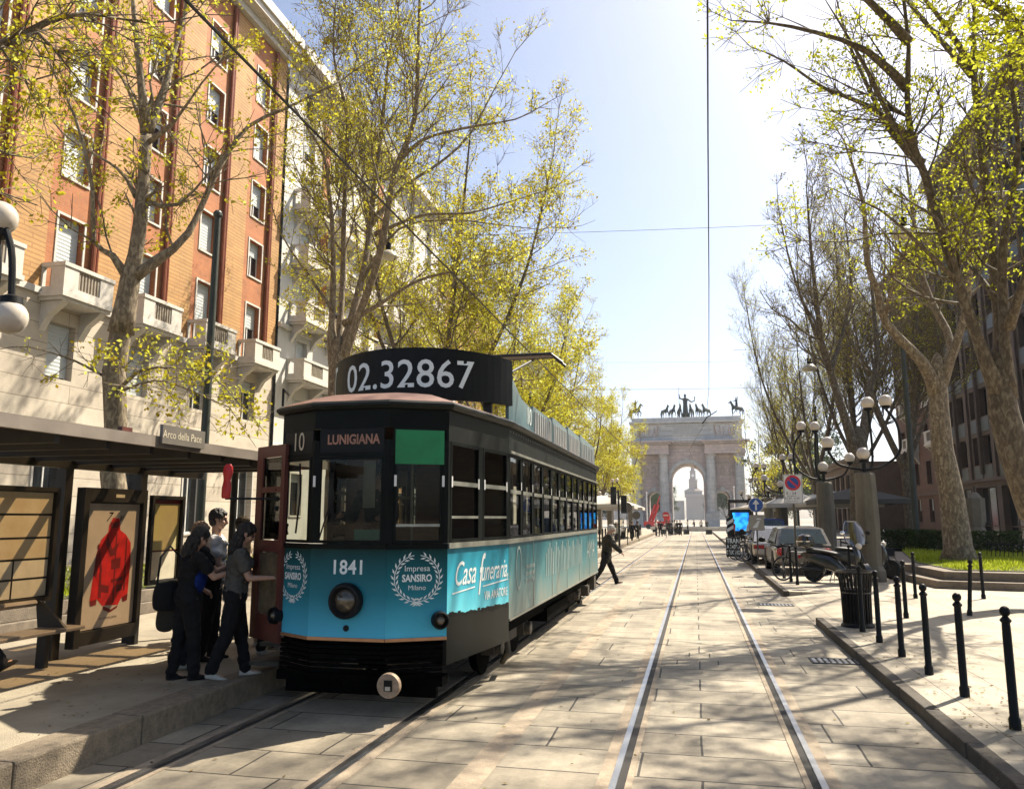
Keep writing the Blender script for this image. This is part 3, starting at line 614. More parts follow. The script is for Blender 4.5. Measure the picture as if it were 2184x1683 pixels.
M_teal = mat('turquoise_card', (0.10, 0.40, 0.34), 0.6, 0, 0.15, 3)
M_under = mat('greasy_underframe', (0.0022, 0.0022, 0.002), 0.9, 0, 0.5, 5, .3, 30, spec=.03)
M_truck = mat('dusty_truck_iron', (0.07, 0.06, 0.045), 0.75, .2, 0.4, 8, .3, 30)
M_adpanel = wrapmat('roof_board_print', (0.22, 0.27, 0.27), (0.15, 0.22, 0.23), (0.08, 0.15, 0.17), 2.95, 3.55, .5)
M_sign10 = mat('pale_destination_lettering', (0.5, 0.42, 0.30), 0.5, 0, 0.1, 4)
M_tglass = glassmat('tram_window_glass', (0.50, 0.52, 0.46), -0.02)

TX, TY = -3.33, 7.4
TRAM = thing('tram', 'old single-car tram with blue funeral advert, line 10, boarding at the left platform', 'tram', (TX, TY, 0))
OUT = [(-.4, 0), (.4, 0), (.92, .3), (1.16, 1.95), (1.16, 10.75), (.92, 12.4), (.4, 12.7), (-.4, 12.7), (-.92, 12.4), (-1.16, 10.75), (-1.16, 1.95), (-.92, .3)]
def outl(d):                              # plan outline pushed outwards by d
    P = [Vector((x, y)) for x, y in OUT]; n = len(P); res = []
    for i in range(n):
        e0 = (P[i] - P[i - 1]).normalized(); e1 = (P[(i + 1) % n] - P[i]).normalized()
        n0 = Vector((e0.y, -e0.x)); n1 = Vector((e1.y, -e1.x)); b = (n0 + n1).normalized(); res.append(P[i] + b * (d / max(.3, b.dot(n0))))
    return [(p.x, p.y) for p in res]
def face(i, t, z, d=0.0):                 # point on facet i (from OUT[i] to OUT[i+1]) at fraction t
    a = Vector(OUT[i]); b = Vector(OUT[(i + 1) % 12]); e = (b - a).normalized(); nn = Vector((e.y, -e.x)); p = a + (b - a) * t + nn * d; return Vector((p.x, p.y, z))
def flen(i): return (Vector(OUT[(i + 1) % 12]) - Vector(OUT[i])).length
def fpanel(mb, i, t0, t1, z0, z1, d0, d1):  # box lying on facet i
    a = [face(i, t0, z0, d1), face(i, t1, z0, d1), face(i, t1, z1, d1), face(i, t0, z1, d1)]
    b = [face(i, t0, z0, d0), face(i, t1, z0, d0), face(i, t1, z1, d0), face(i, t0, z1, d0)]
    mb.loft([a, b]); return mb
def fmat(i, t, z, d):                     # matrix to lay lettering on facet i
    a = Vector(OUT[i]); b = Vector(OUT[(i + 1) % 12]); e = (b - a).normalized(); p = face(i, t, z, d)
    M = Matrix(((e.x, 0, e.y, p.x), (e.y, 0, -e.x, p.y), (0, 1, 0, p.z), (0, 0, 0, 1))); return M
ZS, ZB, ZW, ZE = .70, 1.55, 2.62, 2.93    # skirt, belt, window head, eave
# lower panels
for i, nm, m, lo in ((11, 'front_panel', W_front, ZS), (0, 'front_panel', W_front, ZS), (1, 'front_panel', W_front, ZS), (2, 'corner_panel', W_side, .44), (3, 'side_panel', W_long, .66), (4, 'corner_panel', W_long, .6), (5, 'rear_panel', W_long, ZS), (6, 'rear_panel', W_long, ZS), (7, 'rear_panel', W_long, ZS), (8, 'corner_panel', W_long, .6), (9, 'side_panel', W_long, .66)):
    g = MB(); fpanel(g, i, 0.001, .999, lo, ZB, -.04, 0); g.build(nm, m, TRAM)
# sill rail, seams and strips
g = MB()
for i in (0, 1, 11): fpanel(g, i, 0, 1, ZB + .001, ZB + .05, -.045, .018)
g.build('front_sill', M_tbody, TRAM)
g = MB()
for i in (2, 3, 4, 8, 9): fpanel(g, i, 0.0005, .9995, ZB + .002, ZB + .055, -.045, .022)
g.build('sill_rail', M_tsill, TRAM)
g = MB()
for i in (11, 0, 1): fpanel(g, i, 0, 1, ZS - .018, ZS + .012, -.05, .014)
g.build('copper_trim', M_copper, TRAM)
g = MB()
for k in range(1, 6): fpanel(g, 3, k / 6 - .0012, k / 6 + .0012, .665, ZB - .002, 0.0005, .004)
fpanel(g, 3, 0.002, .998, .66, .685, .0005, .012)
g.build('panel_seams', M_tsill, TRAM)
# posts, window frames, panes
def window(i, t0, t1, z0, z1, trans=None, extra=None):
    FR = MB(); GL = MB(); TRN = FR; w_ = flen(i); f = .028 / w_
    for a, b in ((t0, t0 + f), (t1 - f, t1)): fpanel(FR, i, a, b, z0, z1, -.03, .004)
    for a, b in ((z0, z0 + .03), (z1 - .03, z1)): fpanel(FR, i, t0 + f, t1 - f, a, b, -.03, .004)
    FR.mat(1)
    if trans: fpanel(TRN, i, t0 + f, t1 - f, trans - .022, trans + .022, -.026, .006)
    if extra: fpanel(TRN, i, t0 + f, t1 - f, extra - .013, extra + .013, -.026, .003)
    GL.quad(face(i, t0 + f, z0 + .03, -.012), face(i, t1 - f, z0 + .03, -.012), face(i, t1 - f, z1 - .03, -.012), face(i, t0 + f, z1 - .03, -.012))
    o = FR.build('window', [M_tbody, M_tsill], TRAM); GL.build('pane', M_tglass, o, fix=False)
def posts(i, edges, z0=ZB + .055, z1=ZW + .001, wd=.045):
    w_ = flen(i)
    for t in edges: POST = MB(); fpanel(POST, i, max(0, t - wd / w_), min(1, t + wd / w_), z0, z1, -.06, 0); POST.build('window_post', M_tbody, TRAM)
posts(0, (0, 1), wd=.05); posts(1, (0, 1), wd=.05); posts(11, (0, 1), wd=.05)
window(0, .06, .94, ZB + .055, 2.46); window(1, .09, .91, ZB + .055, 2.46, extra=1.78); window(11, .09, .91, ZB + .055, 2.46)
posts(2, (0, .5, 1), wd=.05); window(2, .032, .468, ZB + .06, ZW, 2.2, 1.86); window(2, .532, .968, ZB + .06, ZW, 2.2, 1.86)
NW = 12
posts(3, [k / NW for k in range(NW + 1)]); posts(9, [k / NW for k in range(NW + 1)])
for k in range(NW):
    for i in (3, 9): window(i, (k + .065) / NW, (k + .935) / NW, ZB + .058, ZW, 2.17)
posts(4, (0, .5, 1)); window(4, .035, .465, ZB + .06, ZW, 2.17); window(4, .535, .965, ZB + .06, ZW, 2.17)
for i in (5, 6, 7): posts(i, (0, 1)); window(i, .09, .91, ZB + .055, 2.5)
posts(8, (0, .5, 1)); posts(10, (0, 1), .75, ZW)
# letterboard, cornice, roof
g = MB()
for i in range(12):
    if i in (0, 1, 11): continue
    fpanel(g, i, 0, 1, ZW + .002, ZE, -.05, .002)
g.build('letterboard', M_tside, TRAM)
g = MB()
for i in (0, 1, 11): fpanel(g, i, 0, 1, 2.74, ZE, -.05, .002); fpanel(g, i, 0, 1, 2.462, 2.50, -.05, .008)
g.build('front_header', M_tbody, TRAM)
g = MB()
for k in range(58):
    fpanel(g, 3, (k + .5) / 58 - .0012, (k + .5) / 58 + .0012, ZE - .05, ZE - .03, .0022, .010)
fpanel(g, 3, 0.001, .999, ZW + .004, ZW + .035, .0022, .03)
g.build('gutter_and_rivets', M_tsill, TRAM)
g = MB(); g.loft([[(x, y, z) for x, y in outl(d)] for d, z in ((-.02, ZE), (.045, ZE + .004), (.075, ZE + .035), (.075, ZE + .06), (.04, ZE + .085), (-.02, ZE + .09))], caps=False); g.build('cornice', M_tside, TRAM)
g = MB(); g.loft([[(x, y, z) for x, y in outl(d)] for d, z in ((.03, ZE + .086), (-.1, ZE + .14), (-.28, ZE + .20), (-.5, ZE + .24), (-.75, ZE + .255))]); g.build('roof', M_troof, TRAM, smooth=True)
g = MB(); g.prism([(x, y) for x, y in outl(-.06)], .72, .76); g.build('floor', M_under, TRAM)
g = MB(); g.prism([(x, y) for x, y in outl(-.06)], ZE - .03, ZE); g.build('ceiling', M_wood, TRAM)
g = MB(); g.b2(-1.05, 1.05, 2.2, 2.26, .76, 1.25); g.b2(-1.05, -.62, 2.2, 2.26, 1.26, ZE - .03); g.b2(-.1, 1.05, 2.2, 2.26, 1.26, ZE - .03); g.b2(.3, .88, .55, .95, .76, 1.5); g.b2(-.3, .1, .35, .6, .76, 1.45); g.build('cabinet_and_added_bulkhead', M_wood, TRAM)  # cabinet boxes and a bulkhead added to block the bright view through the car
g = MB()
for k in range(11):
    for s in (-1, 1): g.b2(s * .62 - .38, s * .62 + .38, 2.9 + k * .74, 2.95 + k * .74, 1.0, 1.72); g.b2(s * .62 - .38, s * .62 + .38, 2.9 + k * .74, 3.3 + k * .74, 1.12, 1.16)
g.build('seats', M_wood, TRAM)
g = MB()
for k in range(8):
    for s in (-1, 1): g.tube([(s * .3, 2.6 + k * 1.1, .76), (s * .3, 2.6 + k * 1.1, ZE - .03)], .018, 6)
g.build('grab_poles', M_tsill, TRAM)
# destination signs behind the front glass
g = MB(); fpanel(g, 0, .07, .93, 2.50, 2.738, -.03, -.004); g.build('destination_box', M_board, TRAM)
g = MB(); g.text('LUNIGIANA', .135, fmat(0, .52, 2.625, .0015), squeeze=.78, bold=.004); g.build('destination_lettering', mat('orange_lettering', (.34, .16, .10), .5), TRAM)
g = MB(); fpanel(g, 11, .07, .93, 2.50, 2.738, -.03, -.004); g.build('line_number_box', M_board, TRAM)
g = MB(); g.text('10', .27, fmat(11, .5, 2.62, .0015), squeeze=.85); g.build('line_number', M_sign10, TRAM)
g = MB(); fpanel(g, 1, .1, .92, 2.38, 2.72, .006, .012); g.build('green_blind', M_greenblind, TRAM)
g = MB(); fpanel(g, 1, .07, .93, 2.50, 2.738, -.03, -.004); g.build('number_box', M_board, TRAM)
g = MB(); fpanel(g, 0, .52, .9, 1.63, 1.74, -.09, -.08); g.build('turquoise_card', M_teal, TRAM)
g = MB(); fpanel(g, 0, .64, .8, 1.95, 2.42, -.06, -.05); g.build('paper_notice', mat('faded_paper', (.36, .33, .25), .8), TRAM)
g = MB()
for i, ts in ((1, (.09, .89)), (2, (.036, .44, .54, .94)), (0, (.0,))):
    for t in ts: fpanel(g, i, t, t + .025 / flen(i), 2.16, 2.27, .0065, .012)
for k in range(NW): fpanel(g, 3, (k + .93) / NW - .001, (k + .93) / NW + .002, 2.2, 2.3, .0065, .010)
g.build('window_catches', M_white, TRAM)
g = MB(); g.tube([(-.32, -.012, 1.62), (-.18, -.03, 2.05), (-.22, -.012, 2.35)], .008, 5); g.tube([(-.18, -.03, 1.9), (-.18, -.03, 2.3)], .012, 5); fw = face(11, .6, 1.7, .03); g.tube([fw, face(11, .7, 2.1, .03), face(11, .65, 2.4, .03)], .01, 5); g.build('wiper', M_black, TRAM)
# lamps
def lamp(i, t, z, r, name):
    c = face(i, t, z, 0); e = fmat(i, t, z, 0); h = MB()
    prof = [(r * 1.0, .0), (r * 1.02, .05), (r * .93, .085), (r * .80, .09), (r * .62, .05)]
    def P(rr, d, a): return e @ Vector((rr * math.cos(a), rr * math.sin(a), d))
    h.loft([[P(rr, d, 6.2832 * k / 24) for k in range(24)] for rr, d in prof], caps=False); o = h.build(name, M_black, TRAM, smooth=True)
    q = MB(); q.loft([[P(r * rr, d, 6.2832 * k / 24) for k in range(24)] for rr, d in ((.63, .051), (.45, .075), (.2, .088), (.01, .09))]); q.build('lens', mat('lamp_lens', (.10, .08, .055), .15, .3, .5, 12, coat=.5), o, smooth=True)
lamp(0, .5, 1.06, .17, 'headlight'); lamp(1, .88, .87, .085, 'front_lamp'); lamp(11, .1, .87, .085, 'front_lamp')
g = MB(); c = face(0, .5, .80, 0); g.lathe([(.03, -.02), (.03, .01), (.001, .012)], tuple(c), 10, 'y'); g.v = [(x, 2 * c.y - y, z) for x, y, z in g.v]; g.build('plug_socket', M_black, TRAM)
# number 1841 with serifs
g = MB(); M = fmat(0, .5, 1.37, .003); g.text('1841', .19, M, bold=.004, squeeze=.92, space=1.05)
g.build('fleet_number', M_letter, TRAM)
# laurel wreath emblem with lettering
def emblem(i, t, z, r):
    M = fmat(i, t, z, .003); g = MB(); nl = 13
    for s in (-1, 1):
        for k in range(nl):
            a = R(-100 + k * 180 / nl) ; ca, sa = math.cos(a), math.sin(a)
            for io in (-1, 1):
                ang = a + R(90) - io * R(32); L_ = r * .25; ctr = Vector((ca, sa)) * r * (.93 + .03 * io)
                d = Vector((math.cos(ang), math.sin(ang))); q = Vector((-d.y, d.x))
                pts = [ctr, ctr + d * L_ * .45 + q * L_ * .15 , ctr + d * L_, ctr + d * L_ * .45 - q * L_ * .15]
                P = [M @ Vector((s * p.x, p.y, 0)) for p in pts]; g.quad(*(P if s > 0 else P[::-1]))
        for k in range(20):
            a0, a1 = R(-98 + k * 9), R(-98 + (k + 1) * 9)
            P = [M @ Vector((s * math.cos(a) * rr, math.sin(a) * rr, 0.0006)) for a, rr in ((a0, r * .93), (a0, r * .96), (a1, r * .96), (a1, r * .93))]; g.quad(*(P if s < 0 else P[::-1]))
        P = [M @ Vector((s * x * r, y * r, 0.001)) for x, y in ((-.18, -1.1), (-.12, -1.12), (.16, -.92), (.1, -.9))]; g.quad(*P)
    g.build('laurel_wreath', M_letter, TRAM, fix=False)
    g = MB(); g.text('Impresa', r * .34, M @ Matrix.Translation((0, r * .40, .001))); g.text('SANSIRO', r * .40, M @ Matrix.Translation((0, 0, .001)), bold=r * .013, squeeze=.78); g.text('Milano', r * .28, M @ Matrix.Translation((0, -r * .38, .001)))
    g.build('emblem_lettering', M_letter, TRAM, fix=False)
emblem(1, .5, 1.27, .235); emblem(11, .5, 1.27, .235)
# script on the corner panel
g = MB(); M = fmat(2, .5, 1.28, .004)
g.text('Casa', .34, M @ Matrix.Translation((-.42, .0, 0)), shear=.42, squeeze=.82, bold=.002); g.text('uneraria,', .30, M @ Matrix.Translation((.40, -.01, 0)), shear=.45, squeeze=.76, bold=.002)
g.text('f', .62, M @ Matrix.Translation((-.045, -.05, 0)), shear=.42, squeeze=.60, bold=.003)
for x0, x1, yy in ((-.72, -.16, -.175), (.05, .8, -.16)):
    g.quad(*[M @ Vector(p) for p in ((x0, yy - .008, 0), (x1, yy + .02, 0), (x1, yy + .034, 0), (x0, yy + .006, 0))])
g.text('VIA AMATORE', .13, M @ Matrix.Translation((.44, -.27, 0.001)), squeeze=.82, bold=.002)
g.build('script_lettering', M_letter, TRAM, fix=False)
# skyline on the printed panel: low houses on the ridge, and columns on the side print
g = MB()
for k in range(16):
    t = .03 + k * .06; z = .86 - t * .05 + random.uniform(0, .03); fpanel(g, 2, t, t + .045, z, z + random.uniform(.02, .05), .0006, .0012)
g.build('printed_skyline', M_board, TRAM)
g = MB(); M = fmat(3, .062, 1.24, .005)
for k in range(28):
    a0, a1 = 6.2832 * k / 28, 6.2832 * (k + 1) / 28; g.quad(*[M @ Vector((math.cos(a) * r_ * .8, math.sin(a) * r_ * 1.35, 0)) for a, r_ in ((a0, .17), (a1, .17), (a1, .2), (a0, .2))])
for k in range(7):
    for j in range(3): g.quad(*[M @ Vector((.42 + k * .09 + dx, -.22 + j * .09 + dy, 0)) for dx, dy in ((0, 0), (.045, 0), (.045, .05), (0, .05))])
g.text('MI', .16, M @ Matrix.Translation((.66, -.40, 0)), squeeze=.8)
M = fmat(3, .86, 1.2, .005); g.text('AMA', .5, M, squeeze=1.2)
M = fmat(3, .5, 1.2, .005)
for k in range(26): g.quad(*[M @ Vector((-2.0 + k * .15 + dx, dy, 0)) for dx, dy in ((0, -.2), (.05, -.2), (.05, .28 * (.5 + .5 * math.sin(k * .8) ** 2)), (0, .28 * (.5 + .5 * math.sin(k * .8) ** 2)))])
g.build('side_print', mat('faded_print', (.30, .36, .34), .5), TRAM, fix=False)
# curved roof board across the front
def arc(u, z, d=0.0):                     # u in -1..1 from left to right
    a = u * R(62); rad = 1.30 + d; return Vector((math.sin(a) * rad, 2.07 - .45 - (math.cos(a) - math.cos(R(62))) * 1.45 - d * math.cos(a) + .45, z))
zb, zt = 3.21, 3.83
g = MB(); ns = 30
for k in range(ns):
    a, b = -1 + 2 * k / ns, -1 + 2 * (k + 1) / ns
    zt0, zt1 = zt - .06 * a * a, zt - .06 * b * b
    g.loft([[arc(a, zb, .0), arc(a, zb, .04), arc(a, zt0, .04), arc(a, zt0, .0)], [arc(b, zb, .0), arc(b, zb, .04), arc(b, zt1, .04), arc(b, zt1, .0)]], caps=k in (0, ns - 1))
fb = g.build('front_roof_board', M_board, TRAM)
def onarc(off, zc): return lambda p: arc((p.x + off) / 1.43, zc + p.y, .0435)
g = MB(); g.text('02.32867', .47, None, fn=onarc(.03, 3.50), bold=.003, squeeze=.95, space=1.02)
g.build('phone_number', M_letter, TRAM, fix=False)
g = MB()
for k in range(10):
    a0, a1 = R(110 + k * 14), R(110 + (k + 1) * 14)
    g.quad(*[onarc(-1.16, 3.51)(Vector((math.cos(a) * r_ * .6, math.sin(a) * r_ * 1.2, 0))) for a, r_ in ((a0, .15), (a1, .15), (a1, .2), (a0, .2))])
for yy in (.17, -.23): g.quad(*[onarc(-1.16, 3.51)(Vector(p)) for p in ((-.12, yy, 0), (.02, yy, 0), (.02, yy + .06, 0), (-.12, yy + .06, 0))])
g.build('phone_symbol', M_letter, TRAM, fix=False)
g = MB()
for u in (-.8, -.25, .25, .8): p = arc(u, 3.0); g.box((p.x * .93, p.y + .05, 3.13), (.1, .06, .22))
g.build('board_brackets', M_dark, TRAM)
# side roof boards, stepping down in a saw-tooth
for s in (1, -1):
    segs = [(2.07, 3.66, 3.55, 3.36), (3.58, 3.42, 3.42, 3.40), (5.18, 3.46, 3.44, 3.42), (6.78, 3.48, 3.45, 3.43), (8.38, 3.5, 3.46, 3.42)]
    for k, (yy, za, zm, zc) in enumerate(segs):
        g = MB(); x = s * 1.13; L_ = 1.5 if k < 4 else 2.3
        prof = [(yy, 3.0), (yy + L_, 3.0), (yy + L_, zc), (yy + L_ * .5, (za + zc) / 2 - (.1 if k == 0 else 0)), (yy + .02, za)]
        g.loft([[(x, a, b) for a, b in prof], [(x - s * .04, a, b) for a, b in prof]]); o = g.build('side_roof_board', M_adpanel, TRAM)
        if s == 1 and k >= 1:
            h = MB()
            for j in range(8): h.b2(x + .001, x + .022, yy + .1 + j * L_ / 8.5, yy + .125 + j * L_ / 8.5, 3.03, 3.36)
            h.build('ribs', M_white, o)
g = MB(); g.text('10', .34, Matrix(((0, 0, 1, 1.137), (1, 0, 0, 3.3), (0, 1, 0, 3.22), (0, 0, 0, 1)))); g.build('roof_board_number', M_letter, TRAM, fix=False)
# pantograph, raised towards the wire
g = MB()
for s in (-.4, .4):
    for yy in (5.6, 7.4): g.tube([(s, yy, 3.1), (s, yy, 3.5)], .03, 6)
    g.tube([(s, 5.6, 3.5), (s, 7.4, 3.5)], .035, 6); g.tube([(s, 7.3, 3.55), (s * .8, 5.5, 4.25)], .03, 6); g.tube([(s * .8, 5.5, 4.25), (s * .9, 7.5, 4.88)], .024, 6)
for yy in (5.6, 7.4): g.tube([(-.5, yy, 3.5), (.5, yy, 3.5)], .035, 6)
g.tube([(-.34, 5.5, 4.25), (.34, 5.5, 4.25)], .03, 6)
for yy in (7.4, 7.75): g.tube([(-.95, yy, 4.78), (-.72, yy, 4.97), (.72, yy, 4.97), (.95, yy, 4.78)], .03, 6)
g.b2(-.74, .74, 7.38, 7.77, 4.95, 4.99); g.build('pantograph', M_dark, TRAM)
g = MB(); g.tube([face(11, .1, 3.02, .06), face(11, .1, 3.2, .06), face(10, .85, 3.2, .06)], .014, 6); g.tube([face(10, .8, 3.05, .05), arc(-.95, 3.2)], .01, 5); g.build('roof_handrail', M_black, TRAM)
# underframe, trucks, wheels, fender, coupler
g = MB(); g.b2(-.95, .95, .55, 12.1, .42, .70); g.b2(-1.0, 1.0, 5.3, 7.4, .25, .45); g.prism([(x * .93, y + .1) for x, y in outl(-.02)], .55, .70); g.build('underframe', M_under, TRAM)
g = MB()
for k in range(7): z = .34 + k * .045; fpanel(g, 11, .1, 1, z, z + .03, -.06, -.03); fpanel(g, 0, 0, 1, z, z + .03, -.06, -.03); fpanel(g, 1, 0, .95, z, z + .03, -.06, -.03)
g.b2(-.8, .8, .35, .42, .12, .34); g.b2(-.88, .88, .3, .5, .24, .33); g.build('fender', M_under, TRAM)
def truck(yc):
    g = MB()
    for s in (-1, 1):
        x = s * .86; g.b2(x - .05, x + .05, yc - 1.15, yc + 1.15, .44, .54); g.b2(x - .06, x + .06, yc - .35, yc + .35, .28, .43)
        for d in (-.85, .85): g.b2(x - .08, x + .08, yc + d - .13, yc + d + .13, .24, .46); g.lathe([(.09, 0), (.09, .07), (.03, .085)], (x + s * .085, yc + d, .33), 12, 'x')
        for k in range(8): g.lathe([(.025, 0), (.02, .03)], (x + .05 if s > 0 else x - .08, yc - .85 + k * .25, .5), 6, 'x')
    g.b2(-.8, .8, yc - .15, yc + .15, .35, .5); o = g.build('truck_frame', M_truck, TRAM)
    for d in (-.85, .85):
        for s in (-1, 1):
            w_ = MB(); w_.lathe([(.02, -.06), (.27, -.06), (.30, -.04), (.30, .03), (.34, .035), (.34, .06), (.02, .06)][::1], (s * .72, yc + d, .34), 24, 'x'); w_.build('wheel', M_under, o, smooth=True)
truck(3.1); truck(9.6)
g = MB(); g.b2(1.0, 1.1, 1.98, 2.16, .42, .75); g.tube([(1.08, 2.05, .7), (1.12, 2.1, .3), (1.0, 2.3, .14)], .035, 6)
for k in range(4): g.lathe([(.03, 0), (.022, .03)], (1.10, 2.06, .46 + k * .08), 6, 'x')
g.b2(1.0, 1.14, 10.2, 10.5, .32, .62); g.b2(1.02, 1.16, 9.0, 9.25, .3, .5); g.build('step_bracket', M_truck, TRAM)
cc = gy(827, 1463, 7.12) - Vector((TX, TY, 0))
g = MB(); g.lathe([(.001, -.05), (.106, -.05), (.112, -.035), (.112, .0), (.05, .03)], (cc.x, cc.y + .05, cc.z), 28, 'y'); o = g.build('coupler_head', mat('rusty_coupler_face', (.34, .25, .17), .6, .2, .4, 14, .3, 60), TRAM, smooth=True)
h = MB(); h.b2(cc.x - .035, cc.x + .04, cc.y - .012, cc.y + .0, cc.z - .045, cc.z + .05); h.build('coupler_slot', M_black, o); h = MB(); h.box((cc.x + .004, cc.y - .014, cc.z - .02), (.05, .008, .035)); h.build('coupler_pin', M_steel, o)
g = MB(); g.tube([(cc.x, cc.y + .05, cc.z), (.1, .6, .42), (0, 1.6, .45)], .055, 8); g.build('drawbar', M_under, TRAM)
# folding front door, swung outwards on the platform side
DA = gy(605, 1150, 7.62); DB = gy(545, 1150, 7.98)
da, db = Vector((DA.x - TX, DA.y - TY)), Vector((DB.x - TX, DB.y - TY)); de = (db - da).normalized(); dn = Vector((de.y, -de.x)); dl = (db - da).length
def dpan(mb, t0, t1, z0, z1, th=.04):
    p = [da + de * dl * t for t in (t0, t1)]; mb.loft([[Vector((q.x + dn.x * k, q.y + dn.y * k, z)) for q, z in ((p[0], z0), (p[1], z0), (p[1], z1), (p[0], z1))] for k in (-th / 2, th / 2)])
g = MB(); z0, z1 = .60, 2.62
dpan(g, .79, 1, z0, z1); dpan(g, 0, .12, z0, z1)
for a, b in ((z0, .86), (1.50, 1.62), (2.12, 2.18), (2.50, z1)): dpan(g, .121, .789, a, b, .038)
o = g.build('open_door', M_redoor, TRAM); h = MB(); dpan(h, .121, .789, .87, 1.49, .006); h.build('door_lower_pane', mat('dusty_door_pane', (.16, .12, .07), .15, 0, .5, 5, coat=.4), o); h = MB(); dpan(h, .121, .789, 1.63, 2.49, .004); h.build('door_pane', M_tglass, o)
g = MB(); g.b2(-1.35, -.95, .45, 1.3, .33, .37); g.b2(-1.2, -.9, .5, 1.3, .52, .56); g.build('entry_step', M_truck, TRAM)
# wing mirror with red back on its long rod
ma = gy(604, 1064, 7.75) - Vector((TX, TY, 0)); mb_ = gy(480, 1063, 7.5) - Vector((TX, TY, 0))
g = MB(); g.tube([ma, mb_], .012, 6); g.box(tuple(ma), (.07, .07, .10)); g.tube([ma + Vector((-.03, 0, -.14)), ma + Vector((-.03, 0, .13))], .02, 6)
for d in (-.1, 0, .1): g.ball(ma + Vector((-.05, -.02, d)), .035, 8)
o = g.build('mirror_rod', M_black, TRAM)
mt = gy(484, 990, 7.5) - Vector((TX, TY, 0)); h = MB(); L_ = mt.z - mb_.z
h.loft([[(mb_.x + .008 + sx_ * .055 * k + .012 * q, mb_.y + sy_ * .03 * k, mb_.z + L_ * q) for sx_, sy_ in ((math.cos(6.283 * a / 12), math.sin(6.283 * a / 12)) for a in range(12))] for q, k in ((0, .75), (.06, .95), (.3, 1), (.5, .78), (.58, .8), (.75, 1.05), (.92, .95), (1, .5))]); h.build('mirror', M_red, TRAM, smooth=True)
# ================================================================== buildings
M_trav = slabmat('travertine_courses', (0.64, 0.56, 0.44), (0.57, 0.49, 0.38), (0.22, 0.17, 0.11), 6.0, .66, .012, axis=(1, 2), stain=.22, bump=.3)
M_brick = slabmat('orange_brick', (0.50, 0.165, 0.045), (0.42, 0.125, 0.035), (0.42, 0.22, 0.10), .5, .085, .012, axis=(1, 2), stain=.34, bump=.3)
M_ochre = slabmat('ochre_brick_bands', (0.54, 0.31, 0.105), (0.48, 0.26, 0.085), (0.40, 0.20, 0.07), 2.0, .17, .03, axis=(1, 2), stain=.28, bump=.3)
M_pipe = mat('red_downpipe', (0.24, 0.065, 0.02), .5, .2, .2, 4)
M_plas = mat('cream_plaster', (0.52, 0.48, 0.40), .85, 0, .12, .8, .2, 20)
M_plasW = mat('white_stucco', (0.62, 0.60, 0.55), .85, 0, .1, .8, .2, 20)
M_trim = mat('white_stone_trim', (0.62, 0.58, 0.51), .75, 0, .12, 3, .2, 30)
M_shut = mat('pale_roller_blind', (0.52, 0.55, 0.54), .6, 0, .06, 2)
M_rail2 = mat('balcony_baluster_stone', (0.30, 0.26, 0.20), .8, 0, .2, 5)
M_roofc = mat('roof_tiles', (0.22, 0.12, 0.08), .85, 0, .3, 3)
M_tanst = mat('tan_concrete_panels', (0.14, 0.10, 0.072), .85, 0, .2, 1.2, .25, 18)
M_redbr = mat('red_brick_far', (0.15, 0.085, 0.058), .9, 0, .25, 2.0, .3, 40)

def fac(side, X):
    """facade coordinates: u along the street (+Y), z up, d outward towards the road"""
    return (lambda u, z, d: (X + d, u, z)) if side < 0 else (lambda u, z, d: (X - d, u, z))
def fb(mb, P, u0, u1, z0, z1, d0, d1):
    a = [P(u0, z0, d0), P(u1, z0, d0), P(u1, z1, d0), P(u0, z1, d0)]; b = [P(u0, z0, d1), P(u1, z0, d1), P(u1, z1, d1), P(u0, z1, d1)]; mb.loft([a, b])
def wall(P, u0, u1, z0, z1, holes, depth, d=0.0):
    """wall sheet with real openings and reveals"""
    g = MB(); us = sorted({u0, u1} | {min(max(h[0], u0), u1) for h in holes} | {min(max(h[1], u0), u1) for h in holes}); zs = sorted({z0, z1} | {min(max(h[2], z0), z1) for h in holes} | {min(max(h[3], z0), z1) for h in holes})
    def inh(u, z): return any(h[0] < u < h[1] and h[2] < z < h[3] for h in holes)
    for j in range(len(zs) - 1):
        i = 0
        while i < len(us) - 1:
            if inh((us[i] + us[i + 1]) / 2, (zs[j] + zs[j + 1]) / 2): i += 1; continue
            k = i
            while k < len(us) - 1 and not inh((us[k] + us[k + 1]) / 2, (zs[j] + zs[j + 1]) / 2): k += 1
            g.quad(P(us[i], zs[j], d), P(us[k], zs[j], d), P(us[k], zs[j + 1], d), P(us[i], zs[j + 1], d)); i = k
    for a, b, c, e in holes:
        if b <= u0 or a >= u1 or e <= z0 or c >= z1: continue
        a, b, c, e = max(a, u0), min(b, u1), max(c, z0), min(e, z1)
        for q in (((a, c), (a, e)), ((b, c), (b, e)), ((a, c), (b, c)), ((a, e), (b, e))): g.quad(P(*q[0], d), P(*q[1], d), P(*q[1], d - depth), P(*q[0], d - depth))
    return g
